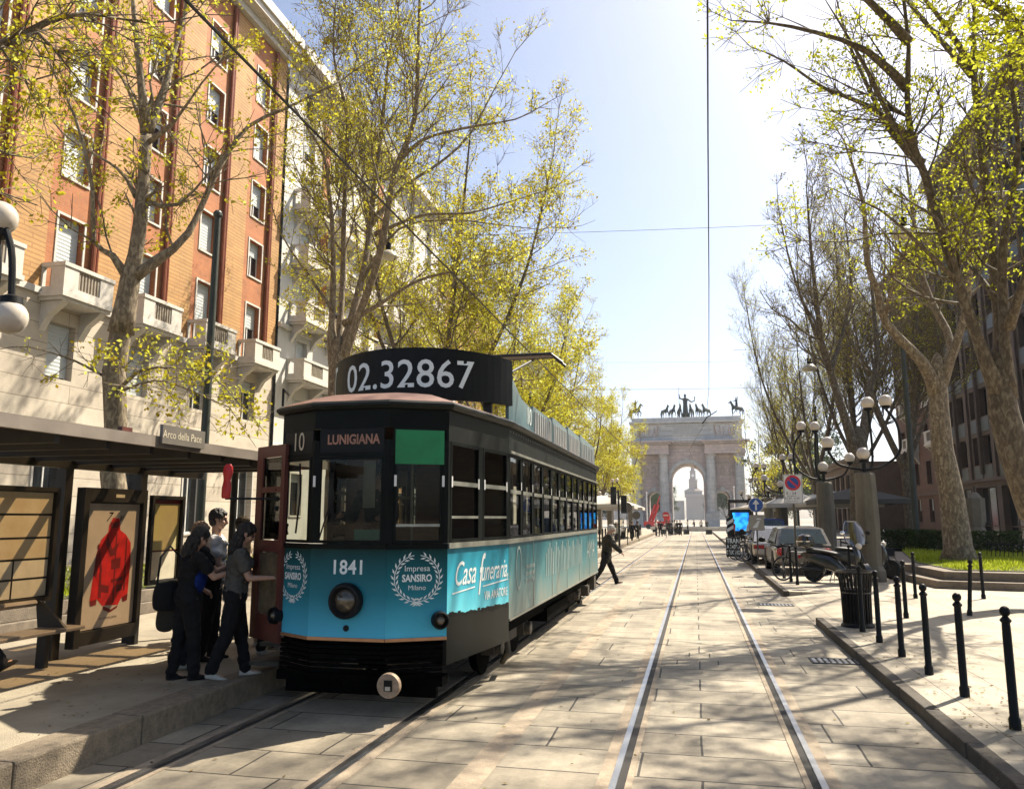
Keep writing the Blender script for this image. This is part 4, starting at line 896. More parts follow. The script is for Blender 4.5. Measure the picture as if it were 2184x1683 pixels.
def add_window(par, P, u0, u1, z0, z1, depth, kind='casement', trim=None, blind=0.0, d=0.0, frame=None, tw=.09):
    g = MB(); m = 0.05; dd = d - depth
    fb(g, P, u0, u0 + m, z0, z1, dd, dd + .05); fb(g, P, u1 - m, u1, z0, z1, dd, dd + .05); fb(g, P, u0 + m, u1 - m, z0, z0 + m, dd, dd + .05); fb(g, P, u0 + m, u1 - m, z1 - m, z1, dd, dd + .05)
    um = (u0 + u1) / 2
    if kind == 'casement': fb(g, P, um - .03, um + .03, z0 + m, z1 - m, dd, dd + .045)
    if kind == 'grid':
        for k in (1, 2): fb(g, P, u0 + (u1 - u0) * k / 3 - .03, u0 + (u1 - u0) * k / 3 + .03, z0 + m, z1 - m, dd, dd + .045)
        fb(g, P, u0 + m, u1 - m, z0 + (z1 - z0) * .3 - .03, z0 + (z1 - z0) * .3 + .03, dd + .001, dd + .04)
    if trim:
        g.mat(1); t = tw
        fb(g, P, u0 - t, u0 - .001, z0 - t, z1 + t, d - .02, d + .035); fb(g, P, u1 + .001, u1 + t, z0 - t, z1 + t, d - .02, d + .035); fb(g, P, u0, u1, z1 + .001, z1 + t, d - .02, d + .033); fb(g, P, u0, u1, z0 - t, z0 - .001, d - .02, d + .06)
    o = g.build('window', [frame or M_white, trim or M_trim], par)
    g = MB(); g.quad(P(u0, z0, dd + .01), P(u1, z0, dd + .01), P(u1, z1, dd + .01), P(u0, z1, dd + .01)); g.build('pane', M_darkglass, o, fix=False)
    if blind > 0:
        g = MB(); zb_ = z1 - (z1 - z0) * blind
        n = max(3, int((z1 - zb_) / .07)); g.loft([[P(u0 + .02, z1 - (z1 - zb_) * k / n, dd + .065 + (.012 if k % 2 else 0)), P(u1 - .02, z1 - (z1 - zb_) * k / n, dd + .065 + (.012 if k % 2 else 0))] for k in range(n + 1)], closed=False); g.build('roller_blind', M_shut, o)
    return o
def balcony(par, P, u0, u1, zt, d0, d1, h=1.05, mat_=None):
    """solid corner piers, rail and a row of balusters on a slab with a curved corbel"""
    m = mat_ or M_trim; g = MB(); zb_ = zt - h
    fb(g, P, u0 - .05, u1 + .05, zb_ - .16, zb_, d0, d1 + .05); fb(g, P, u0 + .02, u1 - .02, zb_ - .28, zb_ - .161, d0, d1 - .05)
    fb(g, P, u0, u1, zb_ + .001, zb_ + .2, d1 - .14, d1); fb(g, P, u0 - .04, u1 + .04, zt - .14, zt, d1 - .2, d1 + .04)
    L = u1 - u0
    for a, b in ((u0, u0 + L * .28), (u1 - L * .28, u1)): fb(g, P, a, b, zb_ + .201, zt - .141, d1 - .14, d1)
    for u in (u0, u1 - .14):
        fb(g, P, u, u + .14, zb_ + .001, zb_ + .2, d0, d1 - .141); fb(g, P, u - .03, u + .17, zt - .14, zt, d0, d1 - .201); fb(g, P, u, u + .14, zb_ + .201, zt - .141, d0 + .45, d1 - .141); fb(g, P, u, u + .14, zb_ + .201, zt - .141, d0, d0 + .12)
    for t in (.12, .88):                  # corbel consoles
        u = u0 + L * t; pr = [(zb_ - .285, d0), (zb_ - .285, d1 - .12), (zb_ - .42, d1 - .22), (zb_ - .75, d0 + .32), (zb_ - 1.1, d0 + .1), (zb_ - 1.3, d0)]
        g.loft([[P(u + k, z, d) for z, d in pr] for k in (-.14, .14)])
    o = g.build('balcony', m, par)
    g = MB(); n = max(4, int(L * .44 / .15))
    for k in range(n):
        u = u0 + L * .28 + (L * .44) * (k + .5) / n; fb(g, P, u - .035, u + .035, zb_ + .2, zt - .14, d1 - .1, d1 - .03)
    g.build('balusters', M_rail2, o); return o

# --- orange apartment block on the left
XL = -22.0; P = fac(-1, XL)
A = thing('apartment_building', 'orange brick apartment block with travertine base and stone balconies on the left', 'building', (0, 0, 0))
cols = [23.7 + 4.13 * k for k in range(-4, 4)]; UA0, UA1 = 4.0, 38.4
low = [(c - .62, c + .62, 6.75, 8.75) for c in cols]; grd = [(c - .75, c + .75, 1.2, 4.4) for c in cols]
mid = [(c - .62, c + .62, 9.75, 12.7) for c in cols]
fl = [z for z in (14.2, 17.4, 20.6, 23.8)]
up = [(c - .62, c + .62, z, z + 1.9) for c in cols for z in fl]
wall(P, UA0, UA1, 0, 9.7, low + grd, .32).build('travertine_wall', M_trav, A)
bands = MB(); ob = MB()
for c in cols:
    for (a, b, mb_) in ((c - 1.12, c + 1.26, bands), (c - 2.87, c - 1.12, ob)):
        hs = [h for h in mid + up if a < h[0] and h[1] < b]; q = wall(P, max(a, UA0), min(b, UA1), 9.7, 27.6, hs, .32, 0.0 if mb_ is bands else .05)
        if mb_ is ob:
            for uu in (a, b): fb(q, P, max(uu - .001, UA0), uu + .001, 9.7, 27.6, -.02, .049)
        q.build('orange_brick_bay' if mb_ is bands else 'ochre_brick_bay', M_brick if mb_ is bands else M_ochre, A)
g = MB(); fb(g, P, cols[-1] + 1.262, UA1, 9.7, 27.6, -.1, .045); g.build('ochre_brick_bay', M_ochre, A)
for c in cols:
    for du, r_ in ((1.05, .09), (1.24, .055)):
        g = MB(); g.tube([P(c + du, 9.75, .13), P(c + du, 27.5, .13)], r_, 8); g.build('downpipe', M_pipe, A, smooth=True)
g = MB(); fb(g, P, UA0, UA1, 27.6, 28.0, -.1, .35); fb(g, P, UA0 - .05, UA1 + .05, 28.0, 28.35, -.1, .9); fb(g, P, UA0 - .08, UA1 + .08, 28.351, 28.9, -.1, 1.05); fb(g, P, UA0, UA1, 9.55, 9.78, -.02, .12); fb(g, P, UA0, UA1, 28.9, 30.2, -4, -.8); g.build('cornice', M_trim, A)
g = MB(); g.b2(XL - 14, XL - .5, UA0, UA1, 0, 28.3); g.build('block', M_plas, A)
for i, (a, b, c, e) in enumerate(grd): add_window(A, P, a, b, c, e, .32, 'casement', M_trim, .0)
for i, (a, b, c, e) in enumerate(low): add_window(A, P, a, b, c, e, .32, 'casement', None, (.95, .95, .9, .5, .95, 1, .6, .3)[i % 8])
for i, (a, b, c, e) in enumerate(mid): add_window(A, P, a, b, c, e, .30, 'casement', M_trim, (.9, .8, .95, .6, .95, .7, .9, .4)[i % 8])
for i, (a, b, c, e) in enumerate(up): add_window(A, P, a, b, c, e, .30, 'casement', M_trim, random.choice((1, .95, .6, 1, .4, .9)))
for c in cols: balcony(A, P, c - 1.2, c + 1.2, 10.65, 0.0, 1.0)
# --- white block with balconies beyond it
B_ = thing('apartment_building', 'white stucco apartment block with stacked balconies next to the orange one', 'building', (0, 0, 0))
cb = [41.2 + 4.4 * k for k in range(6)]; U0, U1 = 38.5, 66
hb = [(c - .65, c + .65, z, z + 2.3) for c in cb for z in (2, 6.2, 9.6, 12.9, 16.2, 19.5, 22.8, 25.4)]
P2 = fac(-1, XL + .15); wall(P2, U0, U1, 0, 28.0, hb, .3).build('wall', M_plasW, B_)
g = MB(); fb(g, P2, U0 + .06, U1, 27.8, 28.15, -.1, .5); fb(g, P2, U0 + .06, U1 + .05, 28.151, 28.75, -.1, 1.0); fb(g, P2, U0, U1, 12.2, 12.45, -.02, .15); fb(g, P2, U0, U1, 5.4, 5.7, -.02, .2); g.build('cornice', M_trim, B_)
g = MB(); g.b2(XL - 14, XL - .35, U0 + .02, U1, 0, 28.0); g.build('block', M_plasW, B_)
for a in (43.0, 51.8): g = MB(); fb(g, P2, a, a + .9, 12.5, 26.2, 0.001, .08); g.build('red_plaster_strip', M_brick, B_)
for (a, b, c, e) in hb: add_window(B_, P2, a, b, c, e, .28, 'casement', M_trim, random.choice((.5, .9, .2, .7)), frame=M_dark)
for c in cb:
    for z in (10.6, 13.9, 17.2, 20.5): balcony(B_, P2, c - 1.6, c + 1.6, z, 0.0, 1.05)
# --- two more blocks down the left side
def plainblock(label, side, X, U0, U1, H, m, trimm, cs, z0, fh, ww, wh, base=None, roof=True, kind='casement', blind=(0, .4, .8), balc=0, fr=M_dark):
    P = fac(side, X); b = thing('apartment_building', label, 'building', (0, 0, 0)); n = int((U1 - U0) / cs)
    hs = [(U0 + (k + .5) * (U1 - U0) / n - ww / 2, U0 + (k + .5) * (U1 - U0) / n + ww / 2, z0 + j * fh, z0 + j * fh + wh) for k in range(n) for j in range(int((H - z0 - wh) / fh) + 1)]
    wall(P, U0, U1, 0, H, hs, .3).build('wall', m, b)
    g = MB(); fb(g, P, U0, U1, H - .05, H + .35, -.1, .6); fb(g, P, U0, U1, H + .351, H + .6, -.1, .9); fb(g, P, U0, U1, z0 + fh - 1.0, z0 + fh - .75, -.02, .15); g.build('cornice', trimm, b)
    g = MB(); x0, x1 = (X - 13, X - .5) if side < 0 else (X + .5, X + 13); g.b2(x0, x1, U0 + .02, U1 - .02, 0, H); g.build('block', m, b)
    if roof:
        g = MB(); xm = (x0 + x1) / 2; g.loft([[(x0, U0, H + .3), (x1, U0, H + .3), (xm, U0, H + 2.8)], [(x0, U1, H + .3), (x1, U1, H + .3), (xm, U1, H + 2.8)]]); g.build('roof', M_roofc, b)
    for h in hs: add_window(b, P, *h, .28, kind, trimm, random.choice(blind), frame=fr)
    if balc:
        for k in range(0, n, balc):
            for j in (2, 3, 4): c = U0 + (k + .5) * (U1 - U0) / n; balcony(b, P, c - ww, c + ww, z0 + j * fh + .95, 0, .9)
    return b
plainblock('ochre apartment block behind the golden trees on the left', -1, XL, 66.2, 88, 24, M_ochre, M_trim, 3.6, 1.5, 3.4, 1.2, 2.0, balc=3)
plainblock('pale low apartment block at the far left end of the street', -1, XL + .3, 88.2, 112, 21, M_plas, M_trim, 4.0, 1.5, 3.3, 1.3, 1.9)
# --- right side: concrete office block with shops, brown brick block beyond
XR = 20.0; P = fac(1, XR)
O = thing('office_building', 'tan concrete block with dark window strips above ground floor shops on the right', 'building', (0, 0, 0))
u0, u1 = 45.0, 70.0; bay = 5.0; nb = 5
hs = []
for k in range(nb):
    a = u0 + k * bay; hs.append((a + .45, a + bay - .45, .15, 4.0))
    for j in range(7):
        z = 5.6 + j * 3.35; hs += [(a + .7, a + 2.3, z, z + 2.0), (a + 2.75, a + 4.35, z, z + 2.0)]
wall(P, u0, u1, 0, 29, hs, .45).build('wall', M_tanst, O)
g = MB()
for k in range(nb + 1):
    c = u0 + k * bay; fb(g, P, max(u0, c - .3), min(u1, c + .3), 4.4, 29, 0.001, .16)
    if k < nb:
        for du in (2.42, 2.62): fb(g, P, c + du - .05, c + du + .05, 4.9, 28.8, .001, .22)
fb(g, P, u0, u1, 28.9, 29.6, -.2, .7); fb(g, P, u0, u1, 4.38, 4.62, -.02, .165)
g.build('piers', M_tanst, O)
g = MB(); g.b2(XR + .6, XR + 15, u0 + .02, u1, 0, 29); g.build('block', M_tanst, O)
M_span = mat('grey_green_spandrel', (0.06, 0.065, 0.05), .5, 0, .2, 2)
for k in range(nb):
    a = u0 + k * bay
    for j in range(7):
        z = 5.6 + j * 3.35
        for x in (a + .7, a + 2.75): g = MB(); fb(g, P, x + .001, x + 1.6, z - 1.05, z - .12, .001, .05); g.build('spandrel_panel', M_span, O)
for i, h in enumerate(hs):
    if h[2] < 1: add_window(O, P, *h, .42, 'grid', None, 0, frame=M_tanst)
    else: add_window(O, P, *h, .40, 'plain', None, 0, frame=M_dark)
W2 = plainblock('brown brick apartment block with arched shop signs further down the right', 1, XR, 70.2, 86, 25, M_redbr, M_tanst, 3.6, 1.5, 3.3, 1.3, 2.0, kind='casement', blind=(0, 0, .5), balc=2)
plainblock('pale apartment block at the far right end of the street', 1, XR + 6, 92.2, 112, 16, M_plas, M_trim, 4.0, 1.5, 3.3, 1.3, 1.9)
plainblock('low tan cafe pavilion behind the parasols on the right', 1, 16.5, 86.3, 112, 7.5, M_tanst, M_tanst, 3.2, .4, 3.6, 2.2, 2.6, blind=(0,), roof=False)
# ================================================================== tram stop shelter
M_shel = mat('shelter_dark_metal', (0.022, 0.019, 0.016), .5, .2, .3, 4)
M_fas = mat('shelter_fascia_grey', (0.26, 0.22, 0.18), .5, .3, .15, 3)
M_paper = mat('sunlit_timetable_paper', (0.50, 0.37, 0.20), .7, 0, .35, 3.5, col2=(0.62, 0.52, 0.33))
M_paper2 = mat('cream_paper', (0.60, 0.53, 0.38), .7, 0, .12, 5)
M_map = mat('route_map_print', (0.42, 0.33, 0.17), .7, 0, .3, 2.2, col2=(0.50, 0.44, 0.16))
M_poster = mat('beige_poster_print', (0.56, 0.48, 0.39), .45, 0, .12, 2)
M_redj = mat('red_jacket_print', (0.55, 0.012, 0.010), .5, 0, .35, 6)
M_redjd = mat('dark_red_print', (0.16, 0.006, 0.006), .5, 0, .3, 6)
M_signgrey = mat('stop_name_plate', (0.16, 0.14, 0.115), .5, .1, .1, 4)
S = thing('tram_shelter', 'dark metal tram shelter with slatted roof, route maps and bench on the left platform', 'shelter', (-6.4, 7, LZ))
SB = Vector((-6.4, 7, LZ))
def sb(mb, x0, x1, y0, y1, z0, z1): mb.b2(x0 - SB.x, x1 - SB.x, y0 - SB.y, y1 - SB.y, z0 - SB.z, z1 - SB.z)
XF, XB, YE, Y0 = -5.28, -7.30, 10.9, 2.5
g = MB(); sb(g, XF - .05, XF, Y0, YE, 2.56, 2.67); sb(g, XB, XF - .051, YE - .05, YE, 2.56, 2.66); g.build('fascia', M_fas, S)
g = MB(); sb(g, XB - .05, XF - .051, Y0, YE - .051, 2.63, 2.655); g.build('roof', glassmat('tinted_roof_sheet', (.80, .70, .56), .02), S)
yy = Y0 + .2
while yy < YE - .2:
    g = MB(); sb(g, XB - .1, XF - .06, yy - .03, yy + .03, 2.49, 2.625); g.build('roof_beam', M_shel, S); yy += .62
g = MB(); sb(g, XB - .1, XB, Y0, YE, 2.44, 2.53); g.build('rear_beam', M_shel, S)
for yv in (4.4, 6.35, 8.2, 9.55):
    g = MB(); sb(g, XB - .16, XB - .02, yv - .06, yv + .06, LZ, 2.44); g.build('post', M_shel, S)
# lit poster case
yA, yB_ = gx(158, 1200, XB).y, gx(292, 1200, XB).y
g = MB(); zt_, zb_ = 2.22, .50
sb(g, XB - .02, XB + .10, yA - .02, yA + .07, LZ + .1, zt_); sb(g, XB - .02, XB + .10, yB_ - .07, yB_, LZ, zt_); sb(g, XB - .02, XB + .10, yA + .071, yB_ - .071, zt_ - .17, zt_); sb(g, XB - .02, XB + .10, yA + .071, yB_ - .071, LZ + .12, zb_); sb(g, XB - .02, XB + .04, yA + .071, yB_ - .071, zb_ + .001, zt_ - .171)
o = g.build('poster_case', M_shel, S)
def plate(mb, y0, y1, z0, z1, x): mb.quad((x - SB.x, y0 - SB.y, z0 - SB.z), (x - SB.x, y1 - SB.y, z0 - SB.z), (x - SB.x, y1 - SB.y, z1 - SB.z), (x - SB.x, y0 - SB.y, z1 - SB.z))
g = MB(); plate(g, yA + .08, yB_ - .08, zb_ + .01, zt_ - .19, XB + .045); g.build('poster', M_poster, o, fix=False)
# the jacket on the poster, as a printed shape
ym, zc, jw = (yA + yB_) / 2 + .03, (zt_ + zb_) / 2 - .1, .36
def jp(pts, m, nm, lift): 
    g = MB(); g.quad(*[(XB + .045 + lift - SB.x, ym + a * jw - SB.y, zc + b * jw - SB.z) for a, b in pts]); g.build(nm, m, o, fix=False)
jp([(-.95, -1.15), (-.62, -1.1), (-.35, -1.35), (.45, -1.4), (.62, -1.15), (.92, -1.05), (.95, .1), (.9, .75), (.62, 1.05), (.3, 1.22), (.22, 1.62), (-.1, 1.66), (-.28, 1.4), (-.3, 1.15), (-.62, .9), (-.8, .4)], M_redj, 'printed_jacket', .002)
for pts in ([(-.33, 1.1), (-.05, .55), (.3, .8), (.12, .35), (-.1, .3), (-.38, .75)], [(-.05, .2), (.42, .25), (.4, -.12), (-.02, -.15)], [(-.58, -.2), (-.5, -.2), (-.42, -1.1), (-.58, -1.05)], [(.0, -.5), (.6, -.42), (.6, -.55), (.02, -.6)], [(-.95, -1.15), (-.62, -1.1), (-.64, -1.3), (-.9, -1.32)], [(.62, -1.15), (.92, -1.05), (.9, -1.28), (.68, -1.32)], [(-.3, -1.36), (.1, -1.52), (.45, -1.41), (.4, -1.5), (.05, -1.62), (-.28, -1.5)], [(-.82, .3), (-.74, .55), (-.66, .1), (-.72, -.4), (-.84, -.3)]): jp(pts, M_redjd, 'printed_shade', .004)
for pts in ([(.1, 1.1), (.16, 1.1), (.22, -1.3), (.14, -1.3)], [(-.78, .7), (-.7, .78), (-.46, -.2), (-.54, -.25)], [(.62, .95), (.7, .9), (.74, -.9), (.66, -.95)], [(-.24, 1.5), (.2, 1.52), (.16, 1.32), (-.2, 1.28)], [(-.5, -.62), (-.08, -.7), (-.08, -.95), (-.48, -.88)], [(.3, -.7), (.6, -.66), (.6, -.9), (.3, -.95)]): jp(pts, M_redjd, 'printed_shade', .0035)
MY = lambda y, z, x: Matrix(((0, 0, 1, x - SB.x), (1, 0, 0, y - SB.y), (0, 1, 0, z - SB.z), (0, 0, 0, 1)))
g = MB(); g.text('7 / y', .17, MY(ym - .02, zt_ - .36, XB + .048), shear=.5); g.text('no ordinary jacket', .042, MY(ym, zb_ + .12, XB + .048)); g.build('poster_lettering', M_board, o, fix=False)
g = MB(); plate(g, ym - .08, ym + .08, zt_ - .11, zt_ - .07, XB + .102); g.build('maker_plate', M_paper2, o, fix=False)
# route-map frames either side
def mapcase(ya, yb, za, zb2, cells):
    g = MB(); t = .05
    sb(g, XB, XB + .06, ya, ya + t, za, zb2); sb(g, XB, XB + .06, yb - t, yb, za, zb2); sb(g, XB, XB + .06, ya + t, yb - t, za, za + t); sb(g, XB, XB + .06, ya + t, yb - t, zb2 - t, zb2); sb(g, XB, XB + .012, ya + t, yb - t, za + t, zb2 - t)
    o = g.build('map_case', M_shel, S)
    for (a, b, c, d, m) in cells:
        g = MB(); plate(g, ya + t + (yb - ya - 2 * t) * a + .012, ya + t + (yb - ya - 2 * t) * b - .012, za + t + (zb2 - za - 2 * t) * c + .012, za + t + (zb2 - za - 2 * t) * d - .012, XB + .018); g.build('timetable_sheet', m, o, fix=False)
    return o
yL = gx(112, 1150, XB).y
mapcase(yL - 1.55, yL, .92, 2.2, [(0, 1, .78, 1, M_paper), (0, 1, .56, .78, M_paper), (0, 1, .36, .56, M_paper), (0, .33, .18, .36, M_paper2), (.33, .66, .18, .36, M_paper2), (.66, 1, .18, .36, M_paper2), (0, .33, 0, .18, M_paper2), (.33, .66, 0, .18, M_paper2), (.66, 1, 0, .18, M_paper2)])
yR0, yR1 = 9.65, gx(383, 1150, XB).y
o = mapcase(yR0, yR1, .95, 2.16, [(0, 1, .36, 1, M_map), (0, 1, 0, .36, M_paper2)])
g = MB(); plate(g, yR0 + .06, yR1 - .06, 2.05, 2.10, XB + .021); plate(g, yR0 + .06, yR1 - .06, 1.40, 1.41, XB + .021); g.build('red_heading', M_redjd, o, fix=False)
# stop name
ya, yb = gx(345, 930, XF + .03).y, gx(436, 930, XF + .03).y
g = MB(); sb(g, XF + .005, XF + .04, ya, yb, 2.60, 2.79); o = g.build('stop_name_plate', M_signgrey, S)
g = MB(); g.text('Arco della Pace', .115, MY((ya + yb) / 2 - .03, 2.695, XF + .042), squeeze=.9); g.build('stop_name', M_paper2, o, fix=False)
g = MB(); sb(g, XF - .35, XF - .30, gx(262, 900, XF - .3).y, ya - .02, 2.68, 2.76); g.build('roof_lamp', M_redoor, S)
# bench
BN = thing('bench', 'metal bench with a tubular back rail in front of the shelter maps', 'bench', (XB + .35, 6.4, LZ))
yb_ = gx(150, 1335, XB + .35).y - 6.4
g = MB(); g.b2(-.18, .2, -2.6, yb_, .40, .44); g.build('seat', M_fas, BN, bevel=.01)
g = MB(); g.tube([(-.24, -2.6, .70), (-.24, yb_ - .28, .70)], .035, 8); g.build('backrest', M_fas, BN, smooth=True)
for yv in (yb_ - .25, yb_ - 2.2):
    g = MB(); g.loft([[(-.26, yv + k, .72), (-.2, yv + k, .72), (.2, yv + k, .40), (-.2, yv + k, .38)] for k in (0, .04)]); g.b2(-.2, -.08, yv, yv + .06, 0, .379); g.build('leg', M_shel, BN)
# low granite wall edge and stop post
g = MB()
pole = thing('stop_post', 'dark metal stop post standing on the platform behind the queue', 'post', tuple(gy(482, 1380, 10.6).xy) + (LZ,))
g.tube([(0, 0, 0), (0, 0, 2.35)], .05, 10); g.lathe([(.09, 0), (.09, .04), (.05, .06)], n=10); g.build('pole', M_dark, pole)
g = MB(); g.box((0, 0, 2.45), (.06, .42, .30)); g.build('plate', M_shel, pole)

# ================================================================== globe lamps on concrete pillars
LG = 'globe lamps on concrete pillars'
def globe_lamp(loc, rz, label, arms=None):
    t = thing('globe_lamp', label, 'street lamp', loc, rz, LG)
    oc = [(math.cos(R(22.5 + 45 * k)), math.sin(R(22.5 + 45 * k))) for k in range(8)]
    g = MB(); g.loft([[(x * r, y * r, z) for x, y in oc] for r, z in ((.40, 0), (.39, .3), (.31, .42), (.315, 1.7), (.28, 2.93), (.25, 3.0))]); g.build('pillar', M_conc, t, bevel=.02)
    g = MB(); g.tube([(0, 0, 2.98), (0, 0, 3.30)], .055, 8); g.lathe([(.13, 3.28), (.14, 3.36), (.08, 3.38)], n=12); g.build('stem', M_black, t, smooth=True)
    def arm(path, hang=False):
        g = MB(); Q = []; P = [Vector(p) for p in path]
        for i in range(len(P) - 1):
            a = P[max(i - 1, 0)]; b = P[i]; c = P[i + 1]; d = P[min(i + 2, len(P) - 1)]
            for k in range(6):
                q = k / 6; Q.append(0.5 * ((2 * b) + (c - a) * q + (2 * a - 5 * b + 4 * c - d) * q * q + (3 * b - a - 3 * c + d) * q ** 3))
        Q.append(P[-1]); g.tube(Q, .035, 8); e = P[-1]; s = -1 if hang else 1
        g.lathe([(.05, 0), (.11, .03 * s), (.12, .1 * s), (.06, .12 * s)], tuple(e), 12); o = g.build('arm', M_black, t, smooth=True)
        h = MB(); h.ball((e.x, e.y, e.z + s * .24), .18, 20); h.build('globe', M_globe, o, smooth='all')
    if arms:
        for a in arms: arm(*a)
        return t
    h = MB(); h.ball((0, 0, 3.54), .18, 20); h.build('globe', M_globe, t, smooth='all')
    arm([(.05, 0, 3.08), (.22, .05, 3.2), (.26, .05, 3.8), (.22, .05, 4.75)])
    arm([(.05, 0, 3.08), (.5, -.05, 3.18), (.95, -.1, 3.6), (.92, -.1, 4.35), (.66, -.1, 4.78)])
    arm([(-.05, 0, 3.08), (-.4, -.1, 3.14), (-.72, -.1, 3.26), (-.88, -.1, 3.5), (-.95, -.1, 3.62)])
    if loc[0] < -1: arm([(-.03, .05, 3.08), (-.3, .5, 3.15), (-.4, .9, 3.4), (-.45, 1.0, 3.75)])
    return t
lamp0 = globe_lamp((4.70, 24.3, PZ), 0, 'nearest globe lamp on a thick concrete pillar beside the stepped planter')
for i, (px, rz, lb) in enumerate(((1762, R(185), 'second globe lamp, its pillar behind the scooter windscreen'), (1668, R(20), 'globe lamp whose pillar stands right of the no parking sign\'s left edge'), (1641, R(200), 'globe lamp pillar directly right of the blue arrow sign'), (1600, R(40), 'globe lamp beyond the blue arrow sign, left of it'))):
    p = gx(px, 1105, 4.5); dup(lamp0, (4.5, p.y, PZ), rz, lb)
LB = Vector((-8.75, 6.9, LZ)); e1 = gy(0, 465, 6.75) - LB; e2 = gy(20, 677, 6.75) - LB
globe_lamp(LB, 0, 'cropped globe lamp at the left edge of the picture above the shelter roof', [([(.05, 0, 3.08), (e1.x * .5, 0, 3.2), (e1.x, e1.y, e1.z - .9), (e1.x, e1.y, e1.z - .24)],), ([(0, 0, 3.08), (-.3, 0, 3.9), (e2.x - .5, e2.y, e2.z + 1.15), (e2.x - .1, e2.y, e2.z + .85), (e2.x, e2.y, e2.z + .24)], True)])
for px, rz, lb in ((1302, 0, 'globe lamp on a pillar left of the road, behind the walking man'), (1345, 1.2, 'globe lamp far left of the road near the traffic light')):
    dup(lamp0, (-7.5, gx(px, 1105, -7.5).y, LZ), rz, lb)
# ================================================================== bollards
BG = 'black iron bollards'
bol = thing('bollard', 'nearest black ball-topped bollard at the right edge', 'bollard', (0, 0, 0), 0, BG)
g = MB(); g.lathe([(.054, 0), (.054, .09), (.042, .11), (.041, .82), (.038, .93)], n=14); g.build('post', M_black, bol, smooth=True)
g = MB(); g.lathe([(.038, .93), (.052, .945), (.052, .958), (.036, .975), (.024, .99)], n=14); o = g.build('collar', M_black, bol, smooth=True); g = MB(); g.ball((0, 0, 1.032), .050, 14); g.build('ball', M_black, bol, smooth='all')
bol.scale = (.86, .86, .92)
ords = ['nearest', 'second', 'third', 'fourth', 'fifth', 'sixth']
front = [(2166, 1555), (2058, 1485), (1982, 1438), (1924, 1400), (1876, 1370), (1840, 1347)]
for i, q in enumerate(front):
    p = gz(*q, PZ); lb = ords[i] + ' ball-topped bollard of the row along the near right kerb' + (', in front of the bin' if i == 5 else '')
    if i == 0: bol.location = p; bol['label'] = lb
    else: dup(bol, p, i * .7, lb)
for q, lb, tilt in (((1933, 1318), 'bollard of the back row just right of the lamp pillar', 0), ((1953, 1276), 'slim bollard touching the planter corner in the back row', 0), ((2068, 1313), 'tilted bollard leaning right before the planter', R(5)), ((2098, 1277), 'upright bollard in front of the planter\'s long stone edge', 0)):
    p = gz(*q, PZ); d = dup(bol, p, 1.3, lb); d.rotation_euler = (0, tilt, 0)
for i, (x, y) in enumerate(((2.55, 22.6), (2.5, 23.6), (2.45, 24.9), (4.1, 24.0))): dup(bol, (x, y, PZ), i * .9, ['bollard in front of the scooter\'s rear wheel', 'bollard just left of the scooter\'s rear wheel', 'bollard behind the bicycle\'s front wheel', 'bollard partly hidden behind the bin and scooter stand'][i])
fb_ = thing('bollard', 'thin distant bollard', 'bollard', (0, 0, 0), 0, 'small bollards left of the road'); g = MB(); g.lathe([(.05, 0), (.045, .9), (.06, .93), (.05, 1.02), (.01, 1.06)], n=8); g.build('post', M_black, fb_)
k = 0
for y in [43 + 1.5 * j for j in range(6)] + [66 + 1.8 * j for j in range(8)]:
    lb = ('thin distant bollard in the row left of the road behind the walking man' if y < 60 else 'thin distant bollard in the row beside the far left bin')
    if k == 0: fb_.location = (-5.2, y, LZ); fb_['label'] = lb
    else: dup(fb_, (-5.2, y, LZ), 0, lb)
    k += 1
bk = thing('stone_block', 'low stone block', 'stone block', (0, 0, 0), 0, 'stone blocks closing the street end'); g = MB(); g.box((0, 0, .28), (.55, .55, .56), top=.92); g.build('block', M_dark, bk, bevel=.03)
for i, px in enumerate((1397, 1414, 1430, 1447, 1464, 1512, 1556)):
    p = gy(px, 1138, 96); q = (p.x, 96, 0)
    lb = 'low dark stone block across the end of the street, number %s from the left' % ('one', 'two', 'three', 'four', 'five', 'six', 'seven')[i]
    if i == 0: bk.location = q; bk['label'] = lb
    else: dup(bk, q, .1 * i, lb)
# ================================================================== litter bins
def bin_(loc, label, sc=1.0):
    t = thing('litter_bin', label, 'litter bin', loc); n = 26
    g = MB(); g.lathe([(.25, .04), (.26, .62), (.265, .64), (.2, .64), (.2, .05)], n=24); g.build('liner', M_black, t, smooth=True)
    g = MB()
    for k in range(n):
        a = 6.2832 * k / n; c, s = math.cos(a), math.sin(a)
        g.tube([(c * .27, s * .27, .06), (c * .28, s * .28, .55), (c * .31, s * .31, .8), (c * .345, s * .345, .93)], .017, 4)
    g.build('slats', M_black, t)
    g = MB(); g.ring((0, 0, .94), .35, .018, 'z', 32, 6); g.ring((0, 0, .58), .285, .014, 'z', 28, 6); g.build('rim', mat('worn_bin_rim', (.10, .09, .075), .4, .5, .3, 6), t, smooth=True)
    g = MB(); g.lathe([(.33, 0), (.33, .03), (.28, .07), (.26, .10)], n=24); g.build('foot', M_black, t, smooth=True)
    if sc != 1: t.scale = sc
    return t
p = gz(1830, 1336, PZ); bin0 = bin_((p.x, p.y, PZ), 'black slatted iron litter bin with flared rim among the right bollards', (.78, .78, .93))
dup(bin0, (-5.6, 63.5, LZ), 0, 'dark litter bin far down the left kerb', group=None); dup(bin0, (2.9, 74, PZ), 0, 'dark litter bin far down the right kerb end')
